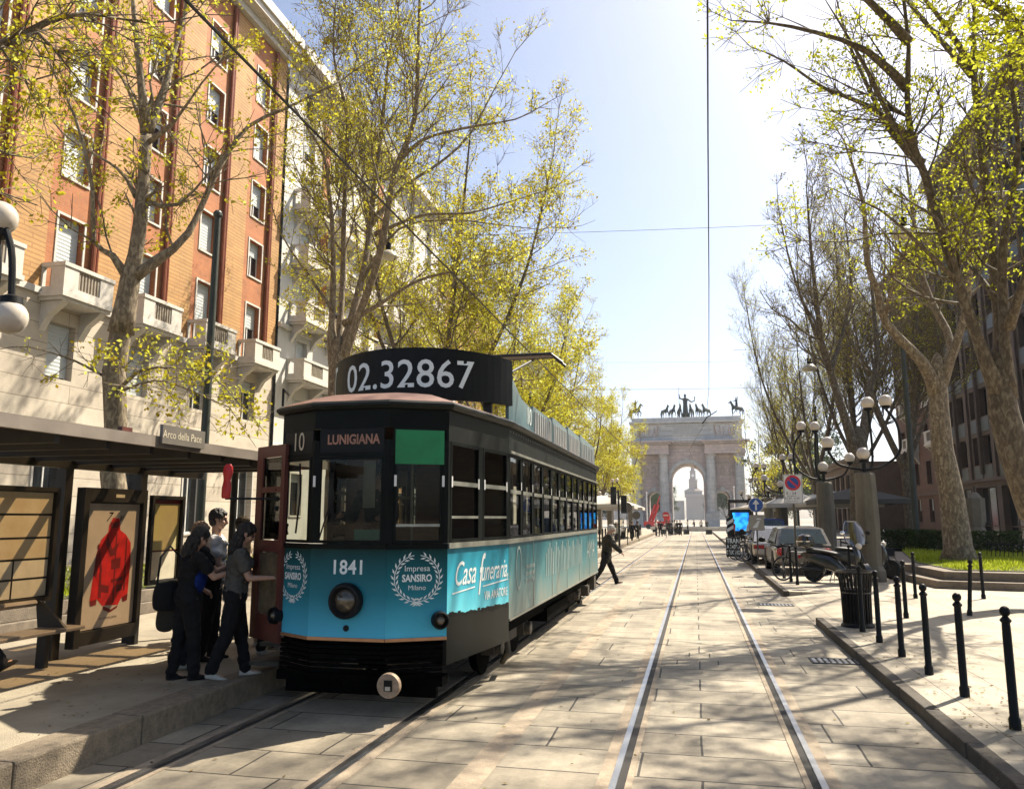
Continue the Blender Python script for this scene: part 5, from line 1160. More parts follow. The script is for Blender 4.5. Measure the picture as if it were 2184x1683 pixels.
# ================================================================== signs
M_blue = mat('sign_blue', (0.012, 0.07, 0.30), .35, 0, .08, 4); M_signred = mat('sign_red', (0.55, 0.02, 0.03), .35, 0, .08, 4); M_back = mat('grey_sign_back', (0.10, 0.09, 0.075), .5, .4, .15, 4)
M_signwhite = mat('sign_white', (0.72, 0.71, 0.68), .4, 0, .05, 4)
def signpost(name, label, cat, loc, h, group=None):
    t = thing(name, label, cat, loc, 0, group); g = MB(); g.tube([(0, 0, 0), (0, 0, h)], .03, 10); g.build('pole', M_back, t, smooth=True); return t
def facing(dy=-.035): return lambda x, z: Matrix(((1, 0, 0, x), (0, 0, -1, dy), (0, 1, 0, z), (0, 0, 0, 1)))
def disc(mb, cx_, cz, r0, r1, y, n=32, a0=0, a1=360):
    for k in range(n):
        b, c = R(a0 + (a1 - a0) * k / n), R(a0 + (a1 - a0) * (k + 1) / n)
        mb.quad((cx_ + math.cos(b) * r0, y, cz + math.sin(b) * r0), (cx_ + math.cos(b) * r1, y, cz + math.sin(b) * r1), (cx_ + math.cos(c) * r1, y, cz + math.sin(c) * r1), (cx_ + math.cos(c) * r0, y, cz + math.sin(c) * r0))
yq = 25.0; pc_ = gy(1691, 1043, yq); hw = (gy(1712, 1043, yq).x - gy(1671, 1043, yq).x) / 2; hh = (gy(1691, 1012, yq).z - gy(1691, 1074, yq).z) / 2
np_ = signpost('no_parking_sign', 'white rectangular no parking sign with red and blue disc before the parked cars', 'road sign', (pc_.x, yq, PZ), pc_.z + hh - PZ)
zc = pc_.z - PZ
g = MB(); g.b2(-hw, hw, -.045, -.03, zc - hh, zc + hh); o = g.build('plate', M_signwhite, np_, bevel=.004)
g = MB(); disc(g, 0, zc + hh * .42, .001, .165, -.047); g.build('blue_disc', M_blue, o, fix=False)
g = MB(); disc(g, 0, zc + hh * .42, .16, .225, -.0485); c_ = .7071
g.quad(*[(a, -.0487, zc + hh * .42 + b) for a, b in ((-.145, .105), (-.105, .145), (.145, -.105), (.105, -.145))]); g.build('red_ring', M_signred, o, fix=False)
g = MB(); F = facing(-.047); g.text('dalle', .075, F(0, zc - .02)); g.text('0 - 24', .12, F(-.06, zc - hh * .30)); g.text('lato giorni', .06, F(-.05, zc - hh * .47)); g.text('22.30 - 6.30', .085, F(-.04, zc - hh * .64)); g.text('carico scarico', .06, F(-.04, zc - hh * .82))
g.build('lettering', M_board, o, fix=False)
g = MB(); t_ = .008
for a, b, c, d in ((-hw + .015, hw - .015, zc - hh + .015, zc - hh + .025), (-hw + .015, hw - .015, zc + hh - .025, zc + hh - .015), (-hw + .015, -hw + .025, zc - hh + .025, zc + hh - .025), (hw - .025, hw - .015, zc - hh + .025, zc + hh - .025)): g.quad((a, -.0465, c), (b, -.0465, c), (b, -.0465, d), (a, -.0465, d))
g.build('border', M_board, o, fix=False)
yq = 32.0; pc_ = gy(1612, 1077, yq); r_ = (gy(1628, 1077, yq).x - gy(1596, 1077, yq).x) / 2
ar = signpost('direction_sign', 'round blue sign with a white upward arrow over a small grey plate', 'road sign', (pc_.x, yq, PZ), pc_.z + r_ - PZ); zc = pc_.z - PZ
g = MB(); g.lathe([(.001, -.045), (r_, -.045), (r_, -.03), (.001, -.03)], (0, 0, zc), 32, 'y'); o = g.build('disc', M_blue, ar)
g = MB(); k = r_
g.quad(*[(a * k, -.0465, zc + b * k) for a, b in ((-.12, -.72), (.12, -.72), (.12, .2), (-.12, .2))]); g.quad(*[(a * k, -.0467, zc + b * k) for a, b in ((-.45, .15), (0, .05), (.45, .15), (0, .78))]); g.build('arrow', M_signwhite, o, fix=False)
g = MB(); disc(g, 0, zc, r_ * .93, r_ * .99, -.0465); g.build('white_rim', M_signwhite, o, fix=False)
z2 = gy(1613, 1114, yq).z - PZ
g = MB(); g.b2(-.27, .27, -.045, -.03, z2 - .29, z2 + .27); o = g.build('sub_plate', mat('grey_plate', (.34, .31, .25), .5, 0, .1, 4), ar)
g = MB(); g.b2(-.28, .28, -.04, -.028, z2 - .3, z2 + .28); g.build('sub_plate_rim', M_black, ar)
g = MB(); g.quad(*[(a, -.0465, z2 + b) for a, b in ((-.16, -.2), (.02, -.2), (.12, .06), (.04, .06))]); g.quad(*[(a, -.0466, z2 + b) for a, b in ((-.02, .1), (.18, .1), (.12, .16), (.02, .16))]); g.build('pictogram', M_signwhite, o, fix=False)
yq = 37.0; pc_ = gy(1564, 1166, yq)
tb = thing('warning_board', 'black board lettered in white telling trams to go at walking pace, beside the road', 'sign board', (pc_.x, yq, PZ)); wz = pc_.z - PZ
w2 = (gy(1580, 1166, yq).x - gy(1549, 1166, yq).x) / 2; h2 = (gy(1564, 1145, yq).z - gy(1564, 1187, yq).z) / 2
g = MB(); g.b2(-w2, w2, -.03, .03, wz - h2, wz + h2); o = g.build('board', M_board, tb, bevel=.01)
g = MB(); F = facing(-.032)
for i, s_ in enumerate(('TRAM', 'A PASSO', "D'UOMO")): g.text(s_, .29 if i == 0 else .24, F(0, wz + h2 * (.58 - .58 * i)), squeeze=.72 if i == 0 else .60, bold=.006)
g.build('lettering', M_letter, o, fix=False)
for s_ in (-1, 1): g = MB(); g.b2(s_ * w2 * .8 - .03, s_ * w2 * .8 + .03, -.02, .02, 0, wz - h2); g.build('leg', M_black, tb)
st = thing('striped_marker', 'slanted black and white striped marker plate above the black board', 'road marker', (pc_.x + .0, yq + 2.5, PZ)); g = MB(); g.b2(-.02, .02, 0, .03, 0, 1.2); g.build('pole', M_black, st)
g = MB()
for k in range(5):
    g.mat(k % 2); z = 1.0 + k * .16; g.loft([[(x, yv, z + q + x * .6) for x, q in ((-.15, 0), (.15, 0), (.15, .159), (-.15, .159))] for yv in (-.03, -.001)])
g.build('plate', [M_board, M_signwhite], st)
yq = 80.0; pc_ = gy(1420, 1099, yq); ne = signpost('no_entry_sign', 'distant round red no entry sign on a thin pole before the arch', 'road sign', (pc_.x, yq, 0), pc_.z + .3)
g = MB(); g.lathe([(.001, -.045), (.34, -.045), (.34, -.03), (.001, -.03)], (0, 0, pc_.z), 24, 'y'); o = g.build('disc', M_signred, ne); g = MB(); g.quad((-.25, -.047, pc_.z - .06), (.25, -.047, pc_.z - .06), (.25, -.047, pc_.z + .06), (-.25, -.047, pc_.z + .06)); g.build('bar', M_signwhite, o, fix=False)
for px, py, yq, lb in ((1337, 1083, 50, 'round sign seen from its grey back beside the traffic light'), (1357, 1099, 66, 'round sign seen from its dark back left of the arch')):
    pc_ = gy(px, py, yq); t = signpost('road_sign', lb, 'road sign', (pc_.x, yq, LZ), pc_.z + .3 - LZ); g = MB(); g.lathe([(.001, -.045), (.33, -.045), (.33, -.03), (.001, -.03)], (0, 0, pc_.z - LZ), 24, 'y'); g.build('disc', M_back, t)
p = gy(1320, 1105, 46); tl = thing('traffic_light', 'black traffic light seen from behind at the left kerb, past the walking man', 'traffic light', (p.x, 46, LZ)); g = MB(); g.tube([(0, 0, 0), (0, 0, 3.2)], .06, 8); g.build('pole', M_dark, tl)
for x, z in ((-.28, 2.9), (.30, 2.4)):
    g = MB(); g.b2(x - .16, x + .16, -.14, .14, z - .5, z + .5)
    for k in (-1, 0, 1): g.tube([(x, .14, z + k * .31), (x, .30, z + k * .31)], .12, 10)
    g.build('signal_head', M_black, tl, bevel=.01)
# screen shelter far right
yq = 56.0; pa_ = gy(1562, 1140, yq); ss = thing('screen_shelter', 'distant dark tram shelter with a glowing blue advert screen on the right', 'shelter', (pa_.x + .9, yq, PZ))
g = MB(); g.b2(-1.1, 2.3, -.3, 1.6, 2.75, 2.95); g.build('roof', M_shel, ss)
for x in (-1.0, 2.2): g = MB(); g.b2(x - .06, x + .06, 1.2, 1.32, 0, 2.749); g.build('post', M_shel, ss)
g = MB(); g.b2(-1.0, .35, -.1, .1, .5, 2.3); o = g.build('screen_case', M_black, ss)
m, n_, b_s = newmat('lit_screen'); b_s.inputs['Base Color'].default_value = (.01, .02, .05, 1); tcx = N(n_, 'ShaderNodeTexCoord'); nzx = N(n_, 'ShaderNodeTexNoise', i_Scale=2.5); rpx = N(n_, 'ShaderNodeValToRGB'); rpx.color_ramp.elements[0].position = .42; rpx.color_ramp.elements[0].color = (.0, .1, .6, 1); rpx.color_ramp.elements[1].position = .6; rpx.color_ramp.elements[1].color = (.03, .4, .85, 1)
n_.links.new(tcx.outputs['Object'], nzx.inputs[0]); n_.links.new(nzx.outputs[0], rpx.inputs[0]); n_.links.new(rpx.outputs[0], b_s.inputs['Emission Color']); b_s.inputs['Emission Strength'].default_value = .8
g = MB(); g.quad((-.85, -.102, .9), (.2, -.102, .9), (.2, -.102, 2.1), (-.85, -.102, 2.1)); g.build('screen', m, o, fix=False)
# ================================================================== tall poles, wires, hanging lamps
M_pole = mat('dark_green_pole', (0.035, 0.042, 0.032), .5, .2, .3, 3); M_wire = mat('overhead_wire', (0.012, 0.012, 0.013), .5, .4, .2, 5)
def tallpole(loc, h, r, label):
    t = thing('catenary_pole', label, 'pole', loc, 0, 'tall poles carrying the tram wires'); g = MB(); g.tube([(0, 0, 0), (0, 0, h * .5), (0, 0, h)], [r, r * .9, r * .7], 12); g.lathe([(r * 1.6, 0), (r * 1.6, .3), (r * 1.1, .4)], n=12); g.build('shaft', M_pole, t, smooth=True)
    g = MB(); g.ball((0, 0, h + .05), r * 1.1, 10); g.build('cap', M_pole, t); return t
pL = gx(428, 1080, -9.0); tallpole((-9.0, pL.y, LZ), 7.5, .085, 'tall dark green pole rising between the balconies on the left')
tallpole((9.3, 38, PZ), 9.5, .14, 'tall dark pole between the trunks on the right'); tallpole((-9.0, 44, LZ), 8.6, .12, 'tall pole hidden among the golden trees on the left'); tallpole((8.0, 56, PZ), 9, .13, 'thin dark pole near the brown block on the right'); tallpole((8.4, 72, PZ), 9, .13, 'farthest tall pole on the right near the arch')
def wire(name, label, pts, r, grp=None, sag=0.0):
    Q = []
    for i in range(len(pts) - 1):
        a, b = Vector(pts[i]), Vector(pts[i + 1])
        for k in range(10):
            t = k / 10; q = a.lerp(b, t); q.z -= sag * 4 * t * (1 - t); Q.append(q)
    Q.append(Vector(pts[-1])); g = MB(); g.tube(Q, r, 5); o = g.build(name, M_wire); tag(o, label, 'wire', grp); return o
wire('contact_wire', 'black contact wire running straight up the picture over the right track', [tuple(2 * gz(1509, 0, 5.5) - gz(1510, 300, 5.5)), gz(1509, 0, 5.5), gz(1510, 300, 5.5), gz(1512, 600, 5.5), gz(1512, 830, 5.5), gz(1505, 900, 5.4), gz(1470, 960, 5.4), gz(1490, 1020, 5.2), gz(1478, 1050, 5.2)], .0075)
wire('contact_wire', 'thick black contact wire crossing the left trees down to the pantograph', [tuple(2 * gz(395, 0, 5.5) - gz(700, 312, 5.5)), gz(395, 0, 5.5), gz(700, 312, 5.5), gz(1100, 722, 5.5), (-3.4, 50, 5.4), (-3.2, 80, 5.4)], .013)
def span(px0, py0, px1, py1, y, label, ext=6):
    a, b = gy(px0, py0, y), gy(px1, py1, y); d = (b - a).normalized(); wire('span_wire', label, [a - d * ext, b + d * ext], .007, 'span wires across the street', .12)
span(1190, 491, 1620, 475, 26, 'thin span wire crossing the sky highest of all', 7); span(1100, 826, 1600, 823, 32, 'span wire crossing just above the arch statues', 4); span(1320, 770, 1560, 768, 58, 'thin span wire halfway down the sky', 9); span(1380, 985, 1590, 985, 84, 'span wire crossing in front of the arch opening', 6); span(1370, 960, 1590, 940, 75, 'slanting span wire before the arch frieze', 6)
for pts, r_ in (([(.37, 32, 5.5), (.55, 32, 5.75), (.95, 32, 6.0)], .02),):
    g = MB(); g.tube(pts, r_, 6); tag(g.build('wire_hanger', M_wire), 'small angled hanger holding the contact wire above the arch', 'wire hanger')
HG = 'bell lamps hanging over the street'
def bell(px, py, y, label, proto=None):
    p = gy(px, py, y)
    if proto: return dup(proto, p, 0, label)
    t = thing('hanging_lamp', label, 'street lamp', p, 0, HG); g = MB(); g.tube([(0, 0, .95), (0, 0, .42)], .02, 6); g.lathe([(.09, .15), (.10, .42), (.06, .45)], n=12); g.build('housing', M_black, t)
    g = MB(); g.lathe([(.10, .149), (.20, .10), (.34, -.02), (.36, -.10), (.33, -.14), (.15, -.2), (.01, -.22)], n=20); g.build('bell', mat('opal_lamp_bell', (.5, .46, .36), .3, 0, .1, 3), t, smooth=True)
    g = MB(); g.tube([(-3.5, 0, 1.0), (0, 0, .93), (3.5, 0, 1.0)], .008, 4); g.build('cable', M_wire, t); return t
hl = bell(828, 543, 26, 'bell-shaped lamp hanging before the golden tree on the left'); bell(1928, 495, 24, 'bell-shaped lamp hanging among the leaves at upper right', hl); bell(1726, 783, 40, 'small bell-shaped lamp hanging before the bare trees on the right', hl)
# ================================================================== cars, scooters, bicycles
M_plate = mat('number_plate_white', (0.65, 0.65, 0.6), .4, 0, .05, 5); M_lampred = mat('tail_lamp_red', (0.35, 0.012, 0.01), .15, 0, .2, 8, coat=.6)
M_cglass = mat('car_glass', (0.03, 0.045, 0.042), .05, 0, .4, 2, spec=.9)
def carpaint(n, c, m=.4): return mat(n, c, .3, m, .06, 2, coat=.7)
def car(label, loc, paint, W, L, H, belt, rear, roof0, roof1, cowl, rz=0.0, tail='low', hood=.92):
    """facing +y; rear = y of rear glass foot, roof0..roof1 = roof span, cowl = windscreen foot (all from the tail)"""
    t = thing('parked_car', label, 'car', loc, rz, 'cars parked on the right'); hw = W / 2
    def ring(y, w_, z0, z1, r=.12):
        return [(-w_ * .93, y, z0), (w_ * .93, y, z0), (w_, y, z0 + .12), (w_ * 1.0, y, (z0 + z1) / 2), (w_ * .985, y, z1 - r), (w_ * .93, y, z1), (-w_ * .93, y, z1), (-w_ * .985, y, z1 - r), (-w_, y, (z0 + z1) / 2), (-w_, y, z0 + .12)]
    g = MB(); g.loft([ring(0, hw * .86, .34, belt - .12), ring(.06, hw * .94, .28, belt - .04), ring(.3, hw * .99, .22, belt), ring(L * .35, hw, .2, belt), ring(cowl + .1, hw, .2, belt - .02), ring(L * .86, hw * .97, .22, belt * hood), ring(L - .12, hw * .9, .26, belt * hood - .12), ring(L, hw * .72, .32, belt * hood - .3)])
    o = g.build('body', paint, t, smooth=True); m = o.modifiers.new('s', 'SUBSURF'); m.levels = m.render_levels = 2
    tw = hw * .76; bw = hw * .93; b0 = belt - .03
    def gr(k): return None
    g = MB(); P = {}
    for s in (-1, 1):
        P[s] = [Vector((s * bw, rear, b0)), Vector((s * tw, roof0, H - .05)), Vector((s * tw, roof1, H - .03)), Vector((s * bw, cowl, b0))]
    a, b = P[-1], P[1]; mid = (roof0 + roof1) / 2
    rr = lambda y, zz, k=1: [Vector((-tw * k, y, zz)), Vector((-tw * .6, y, zz + .05)), Vector((tw * .6, y, zz + .05)), Vector((tw * k, y, zz))]
    rows = [[Vector((-bw, rear, b0)), Vector((-bw * .6, rear - .03, b0)), Vector((bw * .6, rear - .03, b0)), Vector((bw, rear, b0))], rr(roof0, H - .06), rr(mid, H - .02), rr(roof1, H - .05), [Vector((-bw, cowl, b0)), Vector((-bw * .6, cowl + .08, b0)), Vector((bw * .6, cowl + .08, b0)), Vector((bw, cowl, b0))]]
    g.loft(rows, closed=False)
    for s, q in ((0, [r[0] for r in rows]), (1, [r[3] for r in rows])): g.quad(*q)
    g.build('roof', paint, t, smooth=True)
    def inset(p, q, r_, s_, k, off):
        c = (p + q + r_ + s_) / 4; return [c + (v - c) * k + off for v in (p, q, r_, s_)]
    g = MB(); g.quad(*inset(rows[0][0], rows[0][3], rows[1][3], rows[1][0], .86, Vector((0, -.045, .03)))); g.build('rear_window', M_cglass, t, fix=False)
    g = MB(); g.quad(*inset(rows[4][0], rows[4][3], rows[3][3], rows[3][0], .9, Vector((0, .09, .04)))); g.build('windscreen', M_cglass, t, fix=False)
    for s in (-1, 1):
        e = P[s]; pil = e[0].lerp(e[3], .5); tp = e[1].lerp(e[2], .52)
        for A_ in ((e[0] + Vector((0, .18, .05)), pil + Vector((0, -.04, .05)), tp + Vector((0, -.04, -.06)), e[1] + Vector((0, .08, -.06))), (pil + Vector((0, .04, .05)), e[3] + Vector((0, -.2, .05)), e[2] + Vector((0, -.05, -.06)), tp + Vector((0, .04, -.06)))):
            g = MB(); g.quad(*[v + Vector((s * .022, 0, 0)) for v in A_]); g.build('side_window', M_cglass, t, fix=False)
        zz = belt - .22
        g = MB()
        if tail == 'round': g.lathe([(.001, -.06), (.12, -.05), (.13, 0.05)], (s * hw * .78, .03, zz), 16, 'y')
        elif tail == 'tall': g.b2(s * hw * .80 - .09, s * hw * .80 + .09, -.0, .12, zz - .25, zz + .25)
        else: g.b2(s * hw * .74 - .2, s * hw * .74 + .2, -.01, .12, zz - .08, zz + .08)
        g.build('tail_lamp', M_lampred, t, bevel=.02)
        my = cowl - .1; g = MB(); g.ball((s * (hw + .12), my, belt + .08), .12, 10, (1, .55, .75)); g.tube([(s * (hw - .08), my + .02, belt + .01), (s * (hw + .1), my, belt + .06)], .025, 6); g.build('wing_mirror', M_black, t, smooth=True)
        for wy in (L * .19, L * .80):
            g = MB(); g.lathe([(.2, -.1), (.31, -.1), (.33, -.06), (.33, .06), (.31, .1), (.2, .1)], (s * (hw - .11), wy, .33), 24, 'x'); o = g.build('wheel', M_rubber, t, smooth=True)
            h = MB(); x = s * (hw - .11); h.lathe([(.03, s * .105), (.205, s * .10), (.205, s * .07)], (x, wy, .33), 20, 'x')
            for k in range(5): a_ = 6.283 * k / 5; h.box((x + s * .104, wy + math.cos(a_) * .11, .33 + math.sin(a_) * .11), (.012, .05, .16), 0)
            h.build('rim', M_steel, o)
            h = MB(); h.lathe([(.36, 0), (.40, 0), (.40, s * .012), (.36, s * .014)], (s * (hw - .012), wy, .33), 24, 'x'); h.build('arch_trim', M_rubber, t)
    g = MB(); g.b2(-hw * .8, hw * .8, -.06, .1, .36, .56); o = g.build('bumper', paint, t, bevel=.05); g = MB(); g.b2(-.26, .26, -.075, -.062, .62, .73); g.build('number_plate', M_plate, t)
    g = MB(); g.tube([(0, roof0 + .2, H - .02), (0, roof0 + .05, H + .28)], .006, 4); g.build('antenna', M_black, t)
    return t
def carx(px, y, z=PZ): return gy(px, 1105, y).x
car('dark grey hatchback with wide rear window parked just behind the scooter', (carx(1711, 26.3), 26.3, PZ), carpaint('grey_car_paint', (.16, .145, .125)), 1.76, 4.2, 1.46, .92, .12, .62, 2.3, 3.1, tail='round')
car('silver coupe with rounded roof parked between the hatchback and the blue car', (carx(1655, 32.0), 32.0, PZ), carpaint('silver_car_paint', (.46, .42, .36)), 1.80, 4.3, 1.40, .88, .25, 1.35, 2.2, 3.2)
car('dark blue tall car with red tail lamps, farthest of the parked cars', (carx(1639, 39.5), 39.5, PZ), carpaint('blue_car_paint', (.016, .026, .12)), 1.85, 4.4, 1.72, 1.02, .1, .5, 2.6, 3.4, tail='tall')
# --- scooters
M_scoot = mat('black_scooter_plastic', (0.016, 0.016, 0.015), .22, 0, .3, 4, coat=.6); M_seat = mat('scooter_seat_vinyl', (0.02, 0.018, 0.016), .6, 0, .2, 20); M_shieldm = glassmat('scooter_windscreen', (.72, .68, .56), .10)
def scooter(label, loc, rz, body, name='scooter', box=True, shield=True, steer=-48):
    t = thing(name, label, 'scooter', loc, rz); cs, sn = math.cos(R(steer)), math.sin(R(steer))
    def turn(mb): mb.v = [(.52 + (x - .52) * cs - y * sn, (x - .52) * sn + y * cs, z) for x, y, z in mb.v]; return mb
    for x, nm in ((-.68, 'rear_wheel'), (.72, 'front_wheel')):
        g = MB(); g.ring((x, 0, .27), .21, .065, 'y', 28, 10); x > 0 and turn(g); o = g.build(nm, M_rubber, t, smooth='all'); h = MB(); h.lathe([(.04, -.05), (.155, -.04), (.155, .04), (.04, .05)], (x, 0, .27), 20, 'y')
        for k in range(5): a = 6.283 * k / 5; h.tube([(x, 0, .27), (x + .16 * math.cos(a), 0, .27 + .16 * math.sin(a))], .022, 6)
        x > 0 and turn(h); h.build('rim', M_dark, o)
    g = MB(); g.loft([[(x, y * w_, z0 + (z1 - z0) * q) for y, q in ((-1, .1), (-.6, 0), (.6, 0), (1, .1), (1, .75), (.55, 1), (-.55, 1), (-1, .75))] for x, w_, z0, z1 in ((-1.02, .03, .68, .78), (-.85, .11, .58, .82), (-.5, .17, .42, .80), (-.1, .19, .28, .74), (.12, .17, .26, .52), (.22, .12, .26, .36))])
    o = g.build('rear_body', body, t, smooth=True); m = o.modifiers.new('s', 'SUBSURF'); m.levels = m.render_levels = 2
    g = MB(); g.b2(.1, .5, -.16, .16, .24, .32); g.build('footboard', M_scoot, t, bevel=.03)
    g = MB(); g.loft([[(x + dx, y, z) for dx, y in ((-.03, -w_), (.09, -w_ * .7), (.12, 0), (.09, w_ * .7), (-.03, w_), (-.06, 0))] for x, w_, z in ((.46, .17, .28), (.50, .21, .5), (.50, .24, .75), (.44, .22, .92), (.40, .13, 1.02))])
    o = g.build('leg_shield', body, t, smooth=True); m = o.modifiers.new('s', 'SUBSURF'); m.levels = m.render_levels = 1
    g = MB(); g.loft([[(x, y * w_, z + q) for y, q in ((-1, 0), (-.4, .05), (.4, .05), (1, 0), (.5, -.07), (-.5, -.07))] for x, w_, z in ((-.88, .08, .86), (-.7, .14, .87), (-.3, .17, .83), (.0, .14, .76), (.1, .08, .72))]); o = g.build('seat', M_seat, t, smooth=True); m = o.modifiers.new('s', 'SUBSURF'); m.levels = m.render_levels = 2
    g = MB()
    for s in (-1, 1): g.tube([(.72, s * .085, .27), (.62, s * .08, .62), (.45, s * .05, .98)], .028, 8)
    turn(g).build('fork', M_dark, t); g = MB(); g.loft([[(.72 + math.sin(a) * .31, y, .27 + math.cos(a) * .31) for y in (-.07, 0, .07)] for a in [R(-50 + 15 * k) for k in range(9)]], closed=False); turn(g).build('mudguard', body, t, smooth=True)
    g = MB(); g.tube([(.40, -.36, 1.08), (.45, -.18, 1.04), (.47, 0, 1.02), (.45, .18, 1.04), (.40, .36, 1.08)], .016, 8)
    for s in (-1, 1): g.tube([(.43, s * .24, 1.06), (.37, s * .38, 1.09)], .022, 8); g.tube([(.42, s * .26, 1.06), (.42, s * .34, 1.30)], .008, 5)
    turn(g).build('handlebar', M_black, t, smooth=True)
    for s in (-1, 1): g = MB(); g.ball((.42, s * .36, 1.33), .075, 12, (.3, 1, .75)); turn(g).build('mirror', M_chrome if s < 0 else M_black, t, smooth='all')
    g = MB(); g.ball((.55, 0, .98), .10, 12, (.7, 1, .9)); turn(g).build('headlamp', M_globe, t, smooth='all')
    if shield:
        g = MB(); rows = []
        for k in range(9):
            q = k / 8; z = 1.02 + .62 * q; x = .58 - .26 * q; w_ = .26 * math.sin(math.pi * (.18 + .70 * q)) ** .7 + .03; rows.append([(x - .10 * abs(u) ** 2, u * w_, z) for u in (-1, -.66, -.33, 0, .33, .66, 1)])
        g.loft(rows, closed=False); turn(g).build('windscreen', M_shieldm, t, smooth='all', fix=False)
        g = MB(); edge = [r[0] for r in rows] + rows[-1][1:-1] + [r[-1] for r in reversed(rows)]; g.tube(edge, .011, 5); turn(g).build('windscreen_rim', M_steel, t)
    if box:
        g = MB(); g.loft([[(-.86 + math.cos(a) * .23 * k, math.sin(a) * .23 * k, z) for a in [6.283 * j / 16 for j in range(16)]] for k, z in ((.7, .93), (.98, .95), (1.03, 1.08), (1.0, 1.12), (.82, 1.24), (.4, 1.29))]); g.build('top_box', M_scoot, t, smooth=True)
        g = MB(); g.loft([[(-.86 + math.cos(a) * .245 * k, math.sin(a) * .245 * k, z) for a in [6.283 * j / 16 for j in range(16)]] for k, z in ((1, 1.085), (1.01, 1.105))], caps=False); g.build('box_band', M_chrome, t)
    g = MB(); g.tube([(-.35, -.17, .33), (-.95, -.19, .36)], .05, 10); g.build('exhaust', M_dark, t, smooth=True)
    g = MB(); g.tube([(-.15, .1, .3), (-.2, .22, .02)], .014, 6); g.tube([(-.15, -.1, .3), (-.2, -.22, .02)], .014, 6); g.build('stand', M_steel, t)
    g = MB(); g.b2(-1.06, -1.0, -.07, .07, .62, .72); g.build('tail_lamp', M_lampred, t, bevel=.01)
    return t
def stand(px, y): return gy(px, 1105, y).x
xs_ = (stand(1732, 23.9) + stand(1824, 23.9)) / 2
scooter('black scooter with tall windscreen and rounded top box parked across the pavement', (xs_, 23.5, PZ), R(-24), M_scoot)
scooter('second dark scooter half hidden behind the first one\'s windscreen', (xs_ + 1.0, 25.2, PZ), R(12), mat('grey_scooter_plastic', (.05, .05, .047), .3, 0, .2, 4, coat=.5), box=False, shield=False)
scooter('white scooter with windscreen parked left of the road behind the walking man', (gx(1317, 1105, -5.6).x, gx(1317, 1105, -5.6).y, LZ), R(-78), mat('white_scooter_plastic', (.62, .62, .6), .3, 0, .05, 4, coat=.5))
# --- bicycles
def bicycle(label, loc, rz, group=None):
    t = thing('bicycle', label, 'bicycle', loc, rz, group)
    for x in (-.52, .52):
        g = MB(); g.ring((x, 0, .345), .325, .018, 'y', 40, 6); o = g.build('wheel', M_rubber, t, smooth='all'); h = MB(); h.ring((x, 0, .345), .30, .009, 'y', 40, 5)
        for k in range(18): a = 6.283 * k / 18; h.tube([(x, .02 * (-1) ** k, .345), (x + .30 * math.cos(a), 0, .345 + .30 * math.sin(a))], .0025, 3)
        h.lathe([(.022, -.04), (.022, .04)], (x, 0, .345), 8, 'y'); h.build('rim', M_steel, o)
    f = MB(); bb, st_, hd = (-.08, 0, .30), (-.22, 0, .80), (.38, 0, .82)
    f.tube([bb, st_], .016, 8); f.tube([bb, (.42, 0, .68)], .018, 8); f.tube([(-.2, 0, .74), hd], .016, 8)
    for s in (-1, 1): f.tube([bb, (-.52, s * .05, .345)], .009, 6); f.tube([(-.21, 0, .76), (-.52, s * .05, .345)], .008, 6); f.tube([(.43, s * .035, .66), (.52, s * .045, .345)], .011, 6)
    f.tube([(.36, 0, .92), (.43, 0, .65)], .018, 8); f.build('frame', mat('dark_bicycle_frame', (.03, .03, .03), .35, .3, .3, 8), t, smooth=True)
    h = MB(); h.tube([(.24, -.27, .98), (.34, -.2, 1.0), (.37, 0, .95), (.34, .2, 1.0), (.24, .27, .98)], .012, 6); h.tube([(.36, 0, .92), (.37, 0, .96)], .012, 6); h.build('handlebar', M_black, t)
    h = MB(); h.tube([st_, (-.235, 0, .9)], .012, 6); h.loft([[(x, y * w_, .92 + z) for y, z in ((-1, 0), (0, .025), (1, 0), (0, -.025))] for x, w_ in ((-.37, .07), (-.28, .08), (-.15, .03), (-.08, .018))]); h.build('saddle', M_seat, t)
    h = MB(); h.lathe([(.09, -.006), (.09, .006)], (-.08, .05, .30), 16, 'y'); h.tube([(-.08, .05, .30), (-.02, .07, .15)], .01, 5); h.tube([(-.08, -.05, .30), (-.14, -.07, .45)], .01, 5); h.b2(-.06, .02, .07, .15, .14, .165); h.b2(-.18, -.1, -.15, -.07, .44, .465); h.build('cranks', M_dark, t)
    h = MB(); h.loft([[(-.52 - math.sin(a) * .37, y, .345 + math.cos(a) * .37) for y in (-.025, .025)] for a in [R(-40 + 16 * k) for k in range(9)]], closed=False); h.build('mudguard', M_black, t)
    return t
xb = stand(1663, 23.95); bk0 = bicycle('bicycle whose pale front wheel stands before the grey hatchback', (xb + .48, 24.15, PZ), R(206))
bk0.rotation_euler = (R(-4), 0, R(206))
BGp = 'bicycles leaning beside the black board'
for i, (px, y, rz) in enumerate(((1576, 35.2, 200), (1592, 34.0, 190), (1586, 38.0, 215), (1604, 36.0, 205))):
    d = dup(bk0, (stand(px, y) + .3, y, PZ), R(rz), ['bicycle closest to the black lettered board', 'bicycle standing between the black board and the silver car', 'bicycle behind the others near the black board', 'bicycle tucked beside the blue car'][i], group=BGp)
for i, y in enumerate((40, 41.3, 42.6)): dup(bk0, (-5.9, y, LZ), R(30 + 8 * i), ['bicycle behind the walking man, nearest of the left row', 'bicycle in the middle of the left row behind the walking man', 'bicycle at the far end of the left row'][i], group='bicycles on the left pavement')
